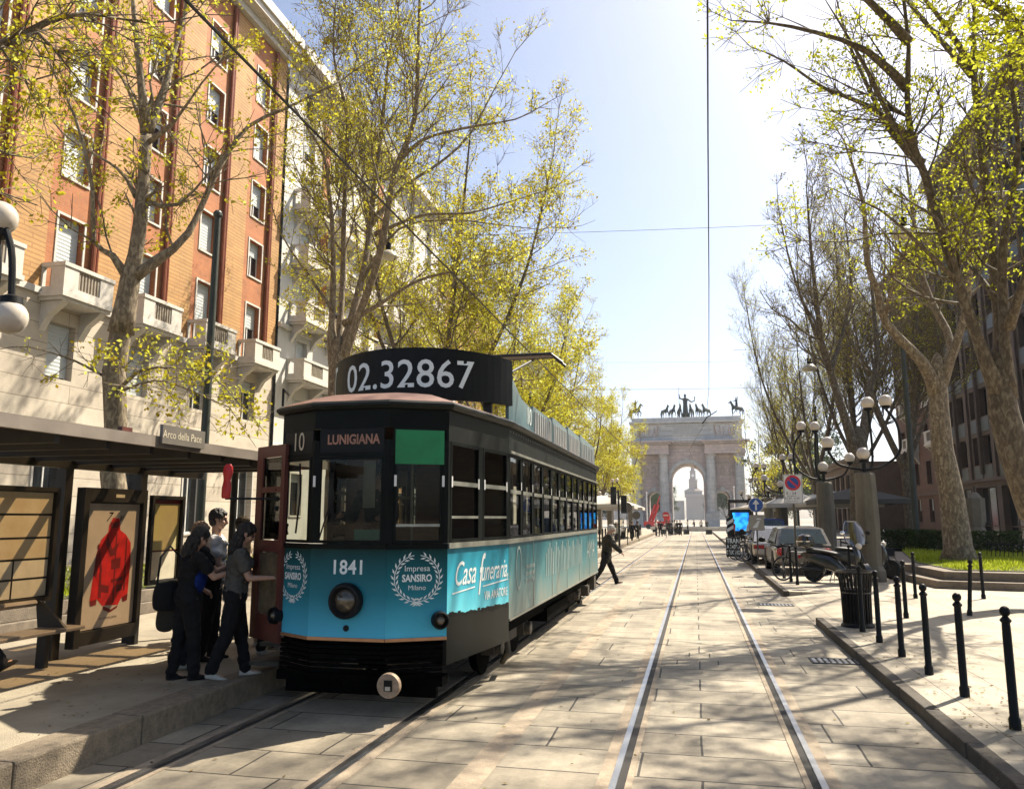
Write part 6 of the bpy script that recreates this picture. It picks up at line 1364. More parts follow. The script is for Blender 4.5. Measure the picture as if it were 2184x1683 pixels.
# ================================================================== people
def cl(n, c, r=.85, v=.2): return mat(n, c, r, 0, v, 14, .35, 60, spec=.2)
C_black = cl('black_cloth', (.010, .010, .011)); C_jeans = cl('dark_denim', (.014, .016, .022)); C_blue = cl('royal_blue_shirt', (.006, .024, .16)); C_white = cl('white_shirt', (.62, .60, .56), v=.08)
C_grey = cl('grey_tshirt', (.085, .08, .07)); C_jacket = cl('dark_green_jacket', (.034, .033, .026)); C_shoe = cl('pale_shoes', (.48, .45, .38)); C_dshoe = cl('dark_shoes', (.014, .013, .013)); C_beige = cl('beige_jacket', (.34, .26, .17)); C_cream = cl('cream_shirt', (.5, .44, .34)); C_redc = cl('red_top', (.45, .03, .03))
def body_joints(h=1.7, lean=0.0, head=(0, 0), arms=((-.05, 0, 0), (.05, 0, 0)), legs=((0, 0), (0, 0)), shw=.19, sit=False, hips=None):
    """joints of a figure that faces +y; lean tips the trunk forward, legs=(thigh, shin) swing in degrees, left first"""
    k = h / 1.7 * .935; J = {}; hz = .93
    J['pel'] = Vector((0, 0, hz)); ln = R(lean); up = Vector((0, math.sin(ln), math.cos(ln)))
    J['waist'] = J['pel'] + up * .16; J['chest'] = J['pel'] + up * .36; J['neck'] = J['pel'] + up * .51; hd = Vector((math.sin(R(head[1])) * .03, math.sin(ln + R(head[0])), math.cos(ln + R(head[0]))))
    J['head'] = J['neck'] + up * .06 + hd * .12; J['hdir'] = hd
    for i, s in ((0, -1), (1, 1)):
        sh = J['neck'] + Vector((s * shw, 0, 0)) - up * .06; J['sh%d' % i] = sh; a = arms[i]
        if len(a) == 3 and not isinstance(a[0], (tuple, list, Vector)):      # out, forward swing, elbow bend (deg)
            out, fw, el = a[0], R(a[1]), R(a[2]); d = Vector((s * (.12 + out), math.sin(fw), -math.cos(fw))).normalized(); e = sh + d * .29
            d2 = Vector((s * .02 - s * out * .5, math.sin(fw + el), -math.cos(fw + el))).normalized(); w_ = e + d2 * .25
        else: e, w_ = Vector(a[0]), Vector(a[1])
        J['el%d' % i], J['wr%d' % i] = e, w_
        hp = J['pel'] + Vector((s * .09, 0, -.05)); th, kn = R(legs[i][0]), R(legs[i][1]); J['hip%d' % i] = hp
        J['kn%d' % i] = hp + Vector((s * .012, math.sin(th) * .43, -math.cos(th) * .43)); J['an%d' % i] = J['kn%d' % i] + Vector((0, math.sin(th - kn) * .41, -math.cos(th - kn) * .41)); J['fo%d' % i] = th - kn
    lo = min(J['an0'].z, J['an1'].z) - .075
    for q in J:
        if isinstance(J[q], Vector) and q != 'hdir': J[q] = (J[q] - Vector((0, 0, lo))) * k
    J['k'] = k; return J
def person(label, loc, rz, J, top=C_black, legsm=C_black, shoe=C_dshoe, hair=M_hair, hairlen='short', sleeve='short', fine=True, name='person', group=None, skirt=False, fem=False, coat=False):
    t = thing(name, label, 'person', loc, rz, group); k = J['k']; V = .0085 if fine else .02
    b = MB(); sl = .95 if fem else 1.0
    H = J['head']; hd = J['hdir']; side = Vector((1, 0, 0)); fwd = side.cross(hd).normalized() * -1
    if fwd.y < 0: fwd = -fwd
    def hp(x, y, z): return H + side * x * k + fwd * y * k + hd * z * k
    def ell(mb, c, r, sc): mb.ball(tuple(c), r * k, 14, sc)
    ell(b, hp(0, -.012, .03), .088, (.86, 1.08, 1.05)); ell(b, hp(0, .022, -.045), .062, (.92, 1.0, 1.05)); ell(b, hp(0, .05, -.085), .028, (1.1, 1, .8))      # skull, jaw, chin
    b.cap(hp(0, .088, .012), hp(0, .103, -.028), .011 * k, .017 * k, 8)                                                     # nose
    ell(b, hp(0, .082, -.058), .018, (1.4, .6, .45)); ell(b, hp(0, .08, .035), .03, (1.7, .5, .4))                           # lips, brow
    for s in (-1, 1): ell(b, hp(s * .083, -.005, -.01), .027, (.4, .8, 1.2)); ell(b, hp(s * .04, .062, -.025), .026, (1, .8, 1))
    b.cap(J['neck'] - (J['neck'] - J['chest']) * .15, hp(0, -.02, -.06), .058 * k * sl, .052 * k * sl)
    b.cap(J['pel'], J['waist'], .125 * k, .115 * k * sl); b.cap(J['waist'], J['chest'], .115 * k * sl, .13 * k)
    for i, s in ((0, -1), (1, 1)):
        b.cap(J['chest'] + Vector((s * .055 * k, 0, 0)), J['sh%d' % i] - Vector((s * .03 * k, 0, .01)), .10 * k, .062 * k); b.cap(J['pel'] + Vector((s * .05 * k, 0, -.02)), J['hip%d' % i], .10 * k, .095 * k)
        b.cap(J['sh%d' % i], J['el%d' % i], .052 * k * sl, .040 * k * sl); b.cap(J['el%d' % i], J['wr%d' % i], .040 * k * sl, .026 * k)
        b.cap(J['hip%d' % i], J['kn%d' % i], .088 * k, .056 * k); b.cap(J['kn%d' % i], J['an%d' % i], .056 * k, .036 * k)
        d = (J['wr%d' % i] - J['el%d' % i]).normalized(); q = d.cross(Vector((0, 1, .2))).normalized(); n_ = d.cross(q)
        w_ = J['wr%d' % i]; pal = w_ + d * .075 * k; b.cap(w_ + d * .02 * k, pal, .026 * k, .032 * k)
        for a in range(4 if fine else 0):
            o_ = q * (a - 1.5) * .019 * k; L = (.062, .075, .070, .055)[a] * k; f0 = pal + o_ + d * .015 * k; f1 = f0 + (d * .9 + n_ * .35).normalized() * L * .55; f2 = f1 + (d * .5 + n_ * .85).normalized() * L * .5
            b.cap(f0, f1, .0098 * k, .009 * k, 6); b.cap(f1, f2, .009 * k, .008 * k, 6)
        if fine: f0 = w_ + d * .035 * k + q * .03 * k; f1 = f0 + (d * .6 + q * .7 + n_ * .3).normalized() * .04 * k; b.cap(f0, f1, .011 * k, .010 * k, 6); b.cap(f1, f1 + (d * .85 + n_ * .4).normalized() * .03 * k, .010 * k, .0085 * k, 6)
        else: b.cap(pal, pal + d * .06 * k, .03 * k, .02 * k)
        fa = J['fo%d' % i]; an = J['an%d' % i]; fd = Vector((0, math.cos(fa * .6), math.sin(fa * .6))); b.cap(an - Vector((0, 0, .03 * k)), an + fd * .13 * k - Vector((0, 0, .045 * k)), .032 * k, .026 * k)
    b.skin('body', M_skin, t, V, 3)
    # shirt or jacket
    g = MB(); e = .014 * k if not coat else .026 * k
    bot = J['pel'] + Vector((0, 0, -.02 * k)) if not coat else J['pel'] - Vector((0, 0, .16 * k))
    g.cap(bot, J['waist'], .125 * k + e, .115 * k * sl + e); g.cap(J['waist'], J['chest'], .115 * k * sl + e, .13 * k + e)
    g.cap(J['chest'], J['neck'] - (J['neck'] - J['chest']) * .3, .11 * k + e, .062 * k + e)
    for i, s in ((0, -1), (1, 1)):
        g.cap(bot + Vector((s * .045 * k, 0, 0)), J['waist'] + Vector((s * .02 * k, 0, 0)), .10 * k + e, .095 * k * sl + e)
        g.cap(J['chest'] + Vector((s * .055 * k, 0, 0)), J['sh%d' % i] - Vector((s * .03 * k, 0, .01)), .10 * k + e, .062 * k + e)
        if fem: g.ball(tuple(J['chest'] + Vector((s * .075 * k, .10 * k, -.02 * k))), .06 * k, 10)
        se = J['sh%d' % i].lerp(J['el%d' % i], .55 if sleeve == 'short' else 1.0); g.cap(J['sh%d' % i], se, .056 * k + e, .050 * k + e)
        if sleeve == 'long': g.cap(J['el%d' % i], J['el%d' % i].lerp(J['wr%d' % i], .93), .044 * k + e, .032 * k + e)
    g.skin('jacket' if coat else 'shirt', top, t, .010 if fine else .022, 3, folds=.016 if fine else 0, fs=(8, 8, 9))
    # trousers
    g = MB(); e = .016 * k; g.cap(J['pel'] + Vector((0, 0, .03 * k)), J['pel'] - Vector((0, 0, .03 * k)), .128 * k + e * .4, .12 * k + e * .4)
    for i, s in ((0, -1), (1, 1)):
        g.cap(J['pel'] + Vector((s * .05 * k, 0, -.02 * k)), J['hip%d' % i], .10 * k + e, .092 * k + e); g.cap(J['hip%d' % i], J['kn%d' % i], .088 * k + e, .058 * k + e); g.cap(J['kn%d' % i], J['an%d' % i] + Vector((0, 0, .02)), .058 * k + e, .046 * k + e)
    g.skin('trousers', legsm, t, .011 if fine else .022, 3, folds=.014 if fine else 0, fs=(9, 9, 6))
    for i in (0, 1):
        g = MB(); fa = J['fo%d' % i]; an = J['an%d' % i]; tl = fa * .5; c_, s_ = math.cos(tl), math.sin(tl); sg = (-1, 1)[i]
        def fp(x, y, z): return an + Vector((x + y * sg * .12, y * c_ - (z + .0) * s_ * 0, z + y * s_)) * k
        rows = []
        for y, w_, zt in ((-.065, .026, -.01), (-.05, .040, .02), (.0, .042, .03), (.06, .045, -.005), (.12, .05, -.03), (.17, .042, -.042), (.195, .022, -.052)):
            rows.append([fp(-w_, y, -.075), fp(w_, y, -.075), fp(w_ * 1.04, y, -.05), fp(w_ * .7, y, zt), fp(-w_ * .7, y, zt), fp(-w_ * 1.04, y, -.05)])
        g.loft(rows); o = g.build('shoe', shoe, t, smooth='all'); m = o.modifiers.new('s', 'SUBSURF'); m.levels = m.render_levels = 1
    # hair
    if hair:
        g = MB(); ell(g, hp(0, -.022, .045), .094, (.9, 1.08, 1.0)); ell(g, hp(0, -.055, -.005), .075, (1.02, .8, 1.05))
        g2 = MB()
        if hairlen == 'long':
            for x, y, z, r in ((0, -.07, -.08, .075), (0, -.075, -.15, .07), (0, -.07, -.22, .062), (.06, -.03, -.06, .04), (-.06, -.03, -.06, .04), (.068, -.02, -.13, .035), (-.068, -.02, -.13, .035), (.06, -.02, -.2, .03), (-.06, -.02, -.2, .03)): ell(g, hp(x, y, z), r, (1, .75, 1.1))
            ell(g, hp(0, .045, .075), .05, (1.3, .7, .6))
        else: ell(g, hp(0, .05, .082), .04, (1.5, .8, .55))
        g.skin('hair', hair, t, .007 if fine else .02, 2, folds=.012 if fine else 0, fs=(34, 34, 7))
    # eyes
    if fine:
        for s in (-1, 1): g = MB(); g.ball(tuple(hp(s * .033, .079, .004)), .011 * k, 8); g.build('eye', M_hair, t)
    return t
def at(px, py, z=LZ): p = gz(px, py, z); return (p.x, p.y, z)
DOOR = R(-25)                             # most of the queue faces the tram door, up the street and to the right
J1 = body_joints(1.58, 6, (22, 0), ((.18, 8, 50), (.12, 35, 70)), ((-4, 4), (10, 8)))
t1 = person('woman in a blue and black top with a dark shoulder bag, foremost of the queue', at(388, 1450), R(-35), body_joints(1.58, 6, (22, 0), ((.18, 8, 50), (.12, 35, 70)), ((-4, 4), (10, 8))), C_black, C_black, C_dshoe, M_hair, 'long', 'short', fem=True)
g = MB(); c_ = J1['chest'] * .55 + J1['waist'] * .45; g.cap(tuple(J1['chest'] + Vector((0, .045, -.03))), tuple(J1['waist'] + Vector((0, .035, -.04))), .128, .112); g.cap(tuple(J1['sh0']), tuple(J1['sh0'].lerp(J1['el0'], .3)), .066, .064); g.skin('blue_top', C_blue, t1, .010, 3, folds=.014, fs=(8, 8, 9))
t2 = person('person with short fair hair and black shirt half hidden behind the woman in blue', at(398, 1424), R(-30), body_joints(1.62, 4, (15, 0), ((.1, 0, 20), (.1, 30, 80)), ((4, 2), (-6, 4))), C_black, C_jeans, C_shoe, mat('short_fair_hair', (.20, .12, .07), .6, 0, .2, 40), 'short', 'short')
t3 = person('tall dark-haired man in a white shirt looking towards the tram door', at(444, 1408), R(-62), body_joints(1.77, 2, (4, 0), ((.08, 5, 15), (.1, 12, 40)), ((3, 2), (-5, 2))), C_white, C_black, C_dshoe, M_hair, 'short', 'short')
t4 = person('long-haired woman in a grey T-shirt holding out her phone at the tram door', at(492, 1446), R(-60), body_joints(1.63, 5, (18, 0), ((.06, 25, 60), (.05, 22, 68)), ((12, 4), (-10, 10))), C_grey, C_black, C_shoe, M_hair, 'long', 'short', fem=True)
t5 = person('person in pale shoes stepping up behind the open tram door', at(574, 1392), R(-50), body_joints(1.64, 6, (5, 0), ((.1, 20, 40), (.1, 10, 30)), ((18, 30), (-6, 6))), C_black, C_black, C_shoe, M_hair, 'short', 'long')
t6 = person('young person in a cream shirt waiting behind the woman in grey', at(555, 1375), R(-50), body_joints(1.66, 0, (10, 0), ((.1, 5, 20), (.1, 5, 20)), ((3, 2), (-3, 2))), C_cream, C_beige, C_shoe, M_hair, 'short', 'short')
t7 = person('dark-haired person further back in the queue, head just visible beside the stop post', at(508, 1360), R(-50), body_joints(1.68, 0, (0, 0), ((.1, 5, 20), (.1, 5, 20)), ((3, 2), (-3, 2))), C_beige, C_jeans, C_shoe, M_hair, 'short', 'short')
# things they carry
def bag(name, label, cat, loc, rz, m, sc=(1, 1, 1)):
    t = thing(name, label, cat, loc, rz); g = MB(); g.loft([[(x * w_ * sc[0], y * sc[1], z * sc[2]) for x, y in ((-1, -.06), (0, -.09), (1, -.06), (1, .05), (0, .09), (-1, .05))] for w_, z in ((.12, 0), (.17, .03), (.18, .16), (.155, .27), (.12, .30))]); o = g.build('pouch', m, t, smooth=True); q = o.modifiers.new('s', 'SUBSURF'); q.levels = q.render_levels = 2
    g = MB(); g.tube([(-.13 * sc[0], 0, .26 * sc[2]), (-.1 * sc[0], .02, .55), (0, .04, .66), (.1 * sc[0], .02, .55), (.13 * sc[0], 0, .26 * sc[2])], .012, 6); g.build('strap', m, t); return t
p = t1.location; bag('shoulder_bag', 'black shoulder bag hanging at the side of the woman in blue', 'bag', (p.x - .20, p.y - .02, LZ + .68), R(60), C_black)
jk = thing('carried_jacket', 'dark jacket draped over the arm of the woman in blue, hanging low', 'jacket', (p.x - .26, p.y + .05, LZ + .45)); g = MB(); g.loft([[(math.cos(a) * rx + dx, math.sin(a) * ry, z) for a in [6.283 * q / 10 for q in range(10)]] for rx, ry, z, dx in ((.10, .03, 0, -.02), (.13, .06, .12, -.01), (.11, .07, .32, .02), (.09, .08, .48, .04), (.07, .05, .54, .05))]); o = g.build('folds', C_jacket, jk, smooth=True); m = o.modifiers.new('s', 'SUBSURF'); m.levels = m.render_levels = 2
def phone(t, J_key, label, J):
    pass
# --- walking man right of the tram
wm = person('grey-haired man in a dark jacket striding across the rails behind the tram', tuple(gz(1294, 1246, 0)), R(-80), body_joints(1.76, 10, (16, 0), ((.1, -18, 12), (.08, 32, 14)), ((22, 3), (-20, 12))), C_jacket, C_black, C_dshoe, M_greyhair, 'short', 'long', coat=True)
# --- driver behind the front glass
dv = person('tram driver in a dark jacket standing behind the centre front window', (TX - .12, TY + 1.0, .76), R(180), body_joints(1.72, 4, (8, 0), ((.12, 30, 60), (.12, 25, 70)), ((2, 2), (-2, 2))), cl('driver_jacket', (.05, .045, .035)), C_black, C_dshoe, M_hair, 'short', 'long')
sp_ = person('person seated on the bench at the left edge, only the sandalled foot in the picture', (-7.0, 6.34, LZ), R(-3), body_joints(1.7, -4, (0, 0), ((.1, 20, 40), (.1, 20, 40)), ((78, 62), (82, 40))), C_beige, C_jeans, C_dshoe, M_hair, 'short', 'short')
# --- small distant walkers: three poses, then copies
DG = 'people in the distance before the arch'
tops = [C_black, C_white, C_jacket, C_beige, C_grey, C_redc]
protos = []
for i, (J, tp) in enumerate(((body_joints(1.7, 2, (5, 0), ((.1, -15, 10), (.1, 20, 15)), ((16, 4), (-14, 8))), C_black), (body_joints(1.74, 0, (0, 0), ((.1, 0, 8), (.1, 5, 10)), ((2, 1), (-3, 1))), C_white), (body_joints(1.68, 3, (8, 0), ((.1, 10, 40), (.1, 5, 30)), ((-14, 8), (15, 4))), C_jacket))):
    protos.append(person('', (0, -50, 0), 0, J, tp, (C_black, C_jeans, C_dshoe)[i], C_dshoe, M_hair, ('short', 'long', 'short')[i], 'long', fine=False, group=DG))
spots = [(1428, 90, 0, 'walker in white among the group left of the street end'), (1433, 91, 1, 'walker in a pale shirt beside another at the left street end'), (1444, 92, 2, 'dark walker just right of the pale pair near the no entry sign'), (1450, 90, 0, 'dark walker under the no entry sign'), (1439, 94, 1, 'walker between the pale pair and the no entry sign pole'), (1422, 88, 2, 'walker at the left end of the group by the far bin'), (1408, 84, 0, 'walker next to the far left bin'), (1466, 108, 1, 'lone walker just left of the arch opening'), (1495, 118, 1, 'person standing in the arch opening, left of two'), (1507, 120, 2, 'person standing in the arch opening, right of two'), (1399, 86, 1, 'walker left of the far bin'), (1347, 60, 0, 'walker beside the traffic light'), (1360, 66, 2, 'walker right of the traffic light on the left pavement'), (1480, 125, 0, 'small walker far off inside the arch'), (1568, 60, 2, 'dark figure under the distant blue screen'), (1600, 44, 1, 'person walking on the right pavement beside the blue arrow pole'), (1576, 62, 0, 'walker beside the distant blue screen')]
for i, (px, y, k, lb) in enumerate(spots):
    x = gy(px, 1105, y).x; z = LZ if x < -5 else (PZ if x > 2.3 else 0)
    first = protos[k]['label'] == ''
    if first: protos[k].location = (x, y, z); protos[k].rotation_euler = (0, 0, i * 1.1); protos[k]['label'] = lb; t = protos[k]
    else: t = dup(protos[k], (x, y, z), i * 1.1, lb)
rp_ = person('person in a red top standing before the distant blue screen', (gy(1563, 1105, 54).x, 54, PZ), 2.0, body_joints(1.7, 0, (0, 0), ((.1, 0, 8), (.1, 5, 10)), ((2, 1), (-3, 1))), C_redc, C_black, C_dshoe, M_hair, 'short', 'short', fine=False)
# ================================================================== triumphal arch
M_arch = slabmat('arch_pink_granite', (0.66, 0.54, 0.48), (0.57, 0.46, 0.41), (0.34, 0.27, 0.23), 1.6, .7, .02, axis=(0, 2), stain=.2, bump=.2)
M_attic = slabmat('arch_grey_marble', (0.64, 0.63, 0.59), (0.58, 0.575, 0.545), (0.42, 0.41, 0.38), 2.2, .9, .02, axis=(0, 2), stain=.25, bump=.2)
M_relief = mat('carved_relief', (0.55, 0.45, 0.38), .85, 0, .25, 2.5, 1.0, 4)
M_bronze = mat('weathered_bronze', (0.022, 0.032, 0.026), .6, .3, .4, 3, .2, 12)
AY = 172.0; S6 = .2524
def a6(cx_, cy_, y=AY): return gy(1259.3 + S6 * cx_, 788.9 + S6 * cy_, y)
o0 = a6(835, 1350); mpp = (a6(935, 1000).x - a6(735, 1000).x) / 200
ARC = thing('triumphal_arch', 'stone triumphal arch with three openings closing the end of the street', 'monument', (o0.x, AY, o0.z))
ax = lambda c: (c - 835) * mpp
az = lambda c: (1350 - c) * mpp
D = 12.5
ops = [(ax(697), ax(975), az(920)), (ax(492), ax(606), az(1082)), (ax(1085), ax(1206), az(1078))]
ops = [(-(ax(975) - ax(697)) / 2, (ax(975) - ax(697)) / 2, az(920)), (ax(484), ax(606), az(1082)), (-ax(606), -ax(484), az(1082))]
X0, X1, ZT = ax(372), -ax(372), az(705)
g = MB(); xs = sorted([X0, X1] + [v for o in ops for v in o[:2]])
for i in range(0, len(xs), 2): g.b2(xs[i], xs[i + 1], 0, D, 0, ZT)
for a, b, sp in ops:
    c, r_ = (a + b) / 2, (b - a) / 2; n = 24
    for k in range(n):
        t0, t1 = math.pi * (1 - k / n), math.pi * (1 - (k + 1) / n); q0, q1 = (c + r_ * math.cos(t0), sp + r_ * math.sin(t0)), (c + r_ * math.cos(t1), sp + r_ * math.sin(t1))
        g.loft([[(q0[0], y, q0[1]), (q1[0], y, q1[1]), (q1[0], y, ZT), (q0[0], y, ZT)] for y in (0, D)])
g.build('piers', M_arch, ARC, fix=True)
for a, b, sp in ops:                      # archivolts and imposts
    c, r_ = (a + b) / 2, (b - a) / 2; n = 24; w_ = .16 * r_ + .25; g = MB()
    for k in range(n):
        t0, t1 = math.pi * (1 - k / n), math.pi * (1 - (k + 1) / n)
        ring = lambda t: [(c + q * math.cos(t), y, sp + q * math.sin(t)) for q, y in ((r_, -.002), (r_ + w_, -.002), (r_ + w_, -.22), (r_ + w_ * .6, -.3), (r_, -.22))]
        g.loft([ring(t0), ring(t1)])
    for s, x in ((-1, a), (1, b)): g.b2(x - (w_ + .25 if s < 0 else .1), x + (w_ + .25 if s > 0 else .1), -.35, -.003, sp - .7, sp - .02)
    g.b2(c - .4, c + .4, -.5, -.31, sp + r_ - .1, sp + r_ + w_ + .3); g.build('archivolt', M_attic, ARC)
cols_ = [ax(397), ax(636), -ax(636), -ax(397)]
for x in cols_:
    g = MB(); r_ = 1.0; g.b2(x - 1.35, x + 1.35, -2.6, -.001, 0, az(1222)); g.b2(x - 1.5, x + 1.5, -2.75, -.001, az(1222), az(1212)); g.b2(x - 1.5, x + 1.5, -2.75, -.001, 0, .6)
    g.build('pedestal', M_attic, ARC)
    g = MB(); zb, zt_ = az(1211), az(735); n = 24
    g.loft([[(x + math.cos(6.2832 * k / n) * rr * (1 - .05 * (k % 2)), -1.3 + math.sin(6.2832 * k / n) * rr * (1 - .05 * (k % 2)), z) for k in range(n)] for rr, z in ((1.2, zb), (1.2, zb + .25), (1.0, zb + .5), (1.0, zb + 4), (.86, zt_))]); g.lathe([(.86, 0), (.95, .2), (1.0, .5), (1.25, .72)], (x, -1.3, zt_), 16); o = g.build('column', M_attic, ARC)
    h = MB()
    for k in range(8): a = 6.2832 * k / 8; h.ball((x + math.cos(a) * 1.02, -1.3 + math.sin(a) * 1.02, zt_ + .35), .2, 6, (1, 1, 1.6))
    h.b2(x - 1.2, x + 1.2, -2.5, -.1, zt_ + .72, az(706)); h.build('capital', M_relief, o)
def entab(nm, m, prof):                   # profile of (height, how far forward) following the projecting columns
    g = MB(); e0, e1 = ax(397) - 1.2, ax(636) + 1.2
    for (xa, xb, d0) in ((X0 - .3, X1 + .3, 0.0), (e0, e1, 2.4), (-e1, -e0, 2.4)):
        k = .0 if d0 == 0 else .012
        for z0, z1, d in prof: g.b2(xa - d * .9 + k, xb + d * .9 - k, -(d0 + d), (D + d) if d0 == 0 else -.02, z0 + k, z1 + k)
    return g.build(nm, m, ARC)
entab('entablature', M_arch, [(az(704), az(682), .05), (az(681), az(622), -.05), (az(621), az(606), .5), (az(605), az(592), 1.0)])
g = MB()
for k in range(70): x = X0 + (X1 - X0) * (k + .5) / 70; g.b2(x - .1, x + .1, -3.0 if abs(x) > 4.4 else -.6, -.05, az(618), az(610))
g.build('dentils', M_attic, ARC)
xa, xb = ax(366), -ax(366)
g = MB(); g.b2(xa, xb, -.8, D + .8, az(590), az(432)); g.b2(xa - .25, xb + .25, -1.1, D + 1.1, az(590) + .01, az(572)); g.b2(xa - .5, xb + .5, -1.5, D + 1.5, az(431), az(413)); g.b2(xa + .1, xb - .1, -.9, D + .9, az(412), az(381)); g.build('attic', M_attic, ARC)
g = MB(); g.b2(ax(622), -ax(640), -1.0, -.801, az(540), az(440)); o = g.build('inscription_panel', mat('pale_marble_panel', (.50, .50, .475), .8, 0, .1, 1), ARC)
g = MB(); F = Matrix(((1, 0, 0, 0), (0, 0, -1, -1.01), (0, 1, 0, az(490)), (0, 0, 0, 1)))
for i, s_ in enumerate(('ALLE SPERANZE DEL REGNO ITALICO', 'AUSPICE NAPOLEONE I', 'I MILANESI DEDICARONO L ANNO MDCCCVII', 'E FRANCATI DA SERVITU')): g.text(s_, .5, Matrix.Translation((0, 0, .75 - .5 * i)) @ F)
g.build('inscription', mat('carved_lettering', (.22, .2, .18), .9, 0, .1, 3), o, fix=False)
def relief(x0, x1, z0, z1, y, seed, nfig=5):
    g = MB(); rg = random.Random(seed); t_ = .12
    for a, b, c, d in ((x0, x1, z0, z0 + t_), (x0, x1, z1 - t_, z1), (x0, x0 + t_, z0 + t_, z1 - t_), (x1 - t_, x1, z0 + t_, z1 - t_)): g.b2(a, b, y - .2, y - .002, c, d)
    for k in range(nfig):
        x = x0 + (x1 - x0) * (k + .5) / nfig + rg.uniform(-.15, .15); h = (z1 - z0) * rg.uniform(.55, .8); z = z0 + .15
        ln = rg.uniform(-.5, .5); g.cap((x, y, z), (x + ln * .4, y, z + h * .5), .16, .2, 8); g.cap((x + ln * .4, y, z + h * .5), (x + ln * .6, y, z + h * .85), .2, .12, 8); g.ball((x + ln * .65, y - .05, z + h), .16, 8); g.cap((x + ln * .5, y - .1, z + h * .75), (x + rg.uniform(-.8, .8), y - .1, z + h * rg.uniform(.5, 1)), .08, .06, 6)
    return g.build('relief_panel', M_relief, ARC, smooth=True)
relief(ax(428), ax(600), az(548), az(442), -.80, 1); relief(-ax(600), -ax(428), az(548), az(442), -.80, 2); relief(ax(450), ax(598), az(890), az(780), 0, 3); relief(-ax(598), -ax(450), az(890), az(780), 0, 4)
g = MB(); g.b2(ax(340), -ax(340), -6, D + 6, -.4, .35); g.b2(ax(365), -ax(365), -4.5, D + 4.5, .351, .65); g.build('steps', M_attic, ARC)
# --- bronze statues
def horse_mb(s=1.0, rear=0.0, seed=0):
    g = MB(); rg = random.Random(seed); C = lambda a, b, ra, rb: g.cap(tuple(Vector(a) * s), tuple(Vector(b) * s), ra * s, rb * s, 8)
    C((0, -.75, 1.35), (0, .55, 1.4 + rear), .30, .32); C((0, -.85, 1.4), (0, -.6, 1.35), .28, .3); C((0, .6, 1.5 + rear), (0, 1.05, 2.15 + rear), .24, .15); C((0, 1.02, 2.2 + rear), (0, 1.42, 1.95 + rear), .13, .08); C((0, .7, 1.75 + rear), (0, .95, 2.25 + rear), .12, .08)
    for x in (-.06, .06): C((x, 1.0, 2.25 + rear), (x, 1.0, 2.42 + rear), .04, .02)
    for x, y, f in ((-.18, .62, .5 + rear), (.18, .62, .05 + rear * .5), (-.18, -.85, -.15), (.18, -.85, .2)):
        kn = (x, y + f * .55, .75 + abs(f) * .2 + (rear if y > 0 else 0)); C((x, y, 1.2 + (rear if y > 0 else 0)), kn, .15, .08); C(kn, (x, y + f * .25 - .05, .06 + (abs(f) * .45 + rear if y > 0 else 0)), .075, .055)
    C((0, -1.1, 1.5), (0, -1.35, 1.0), .08, .1); C((0, -1.35, 1.0), (0, -1.3, .5), .1, .04); return g
def figure_mb(g, base, s, arm_up=1, staff=True):
    b = Vector(base); C = lambda a, c, ra, rb: g.cap(tuple(b + Vector(a) * s), tuple(b + Vector(c) * s), ra * s, rb * s, 8)
    C((0, 0, 0), (0, 0, .9), .26, .19); C((0, 0, .9), (0, .02, 1.35), .18, .21); C((0, .02, 1.4), (0, .03, 1.55), .07, .07); g.ball(tuple(b + Vector((0, .04, 1.68)) * s), .12 * s, 10); g.ball(tuple(b + Vector((0, .02, 1.78)) * s), .08 * s, 8)
    C((-.2, 0, 1.38), (-.45, .1, 1.5), .08, .06); C((-.45, .1, 1.5), (-.5, .15, 1.85), .06, .045); C((.2, 0, 1.38), (.5, .1, 1.15), .08, .06); C((.5, .1, 1.15), (.75, .2, 1.25), .06, .045)
    if staff: C((-.5, .16, .9), (-.52, .16, 2.45), .025, .02); C((.75, .2, 1.2), (.8, .2, 1.6), .03, .05)
SX = Vector((o0.x, AY, o0.z)); ztop = az(381)
QD = thing('chariot_statue', 'bronze six-horse chariot with a standing figure holding a staff on top of the arch', 'statue', (SX.x, AY + 2.0, SX.z + ztop))
hs_ = [(-4.35, .5), (-2.75, .2), (-1.25, 0), (1.25, 0), (2.75, .2), (4.35, .5)]
hm = None
for i, (x, dy) in enumerate(hs_):
    if hm is None: hm = horse_mb(1.3, .05, 1).skin('horse', M_bronze, QD, .045, 2); h = hm
    else: h = hm.copy(); COL.objects.link(h); setpar(h, QD)
    h.location = (x, dy, 0); h.rotation_euler = (0, 0, R(180 + (32 if x < 0 else -32) * min(1, abs(x) / 4)))
g = MB(); g.lathe([(.95, 0), (.95, .8), (1.05, .85), (1.05, 1.0), (.8, 1.02)], (0, 3.2, .6), 16); g.b2(-1.2, 1.2, 2.6, 4.2, .4, .6); g.b2(-.15, .15, 0, 2.6, .8, .95); g.build('chariot', M_bronze, QD)
for s in (-1, 1): g = MB(); g.ring((s * 1.3, 3.4, .75), .65, .09, 'x', 20, 6); g.build('chariot_wheel', M_bronze, QD)
g = MB(); figure_mb(g, (0, 3.2, 1.1), 2.6); o = g.skin('standing_figure', M_bronze, QD, .05, 2); o.rotation_euler = (0, 0, 0)
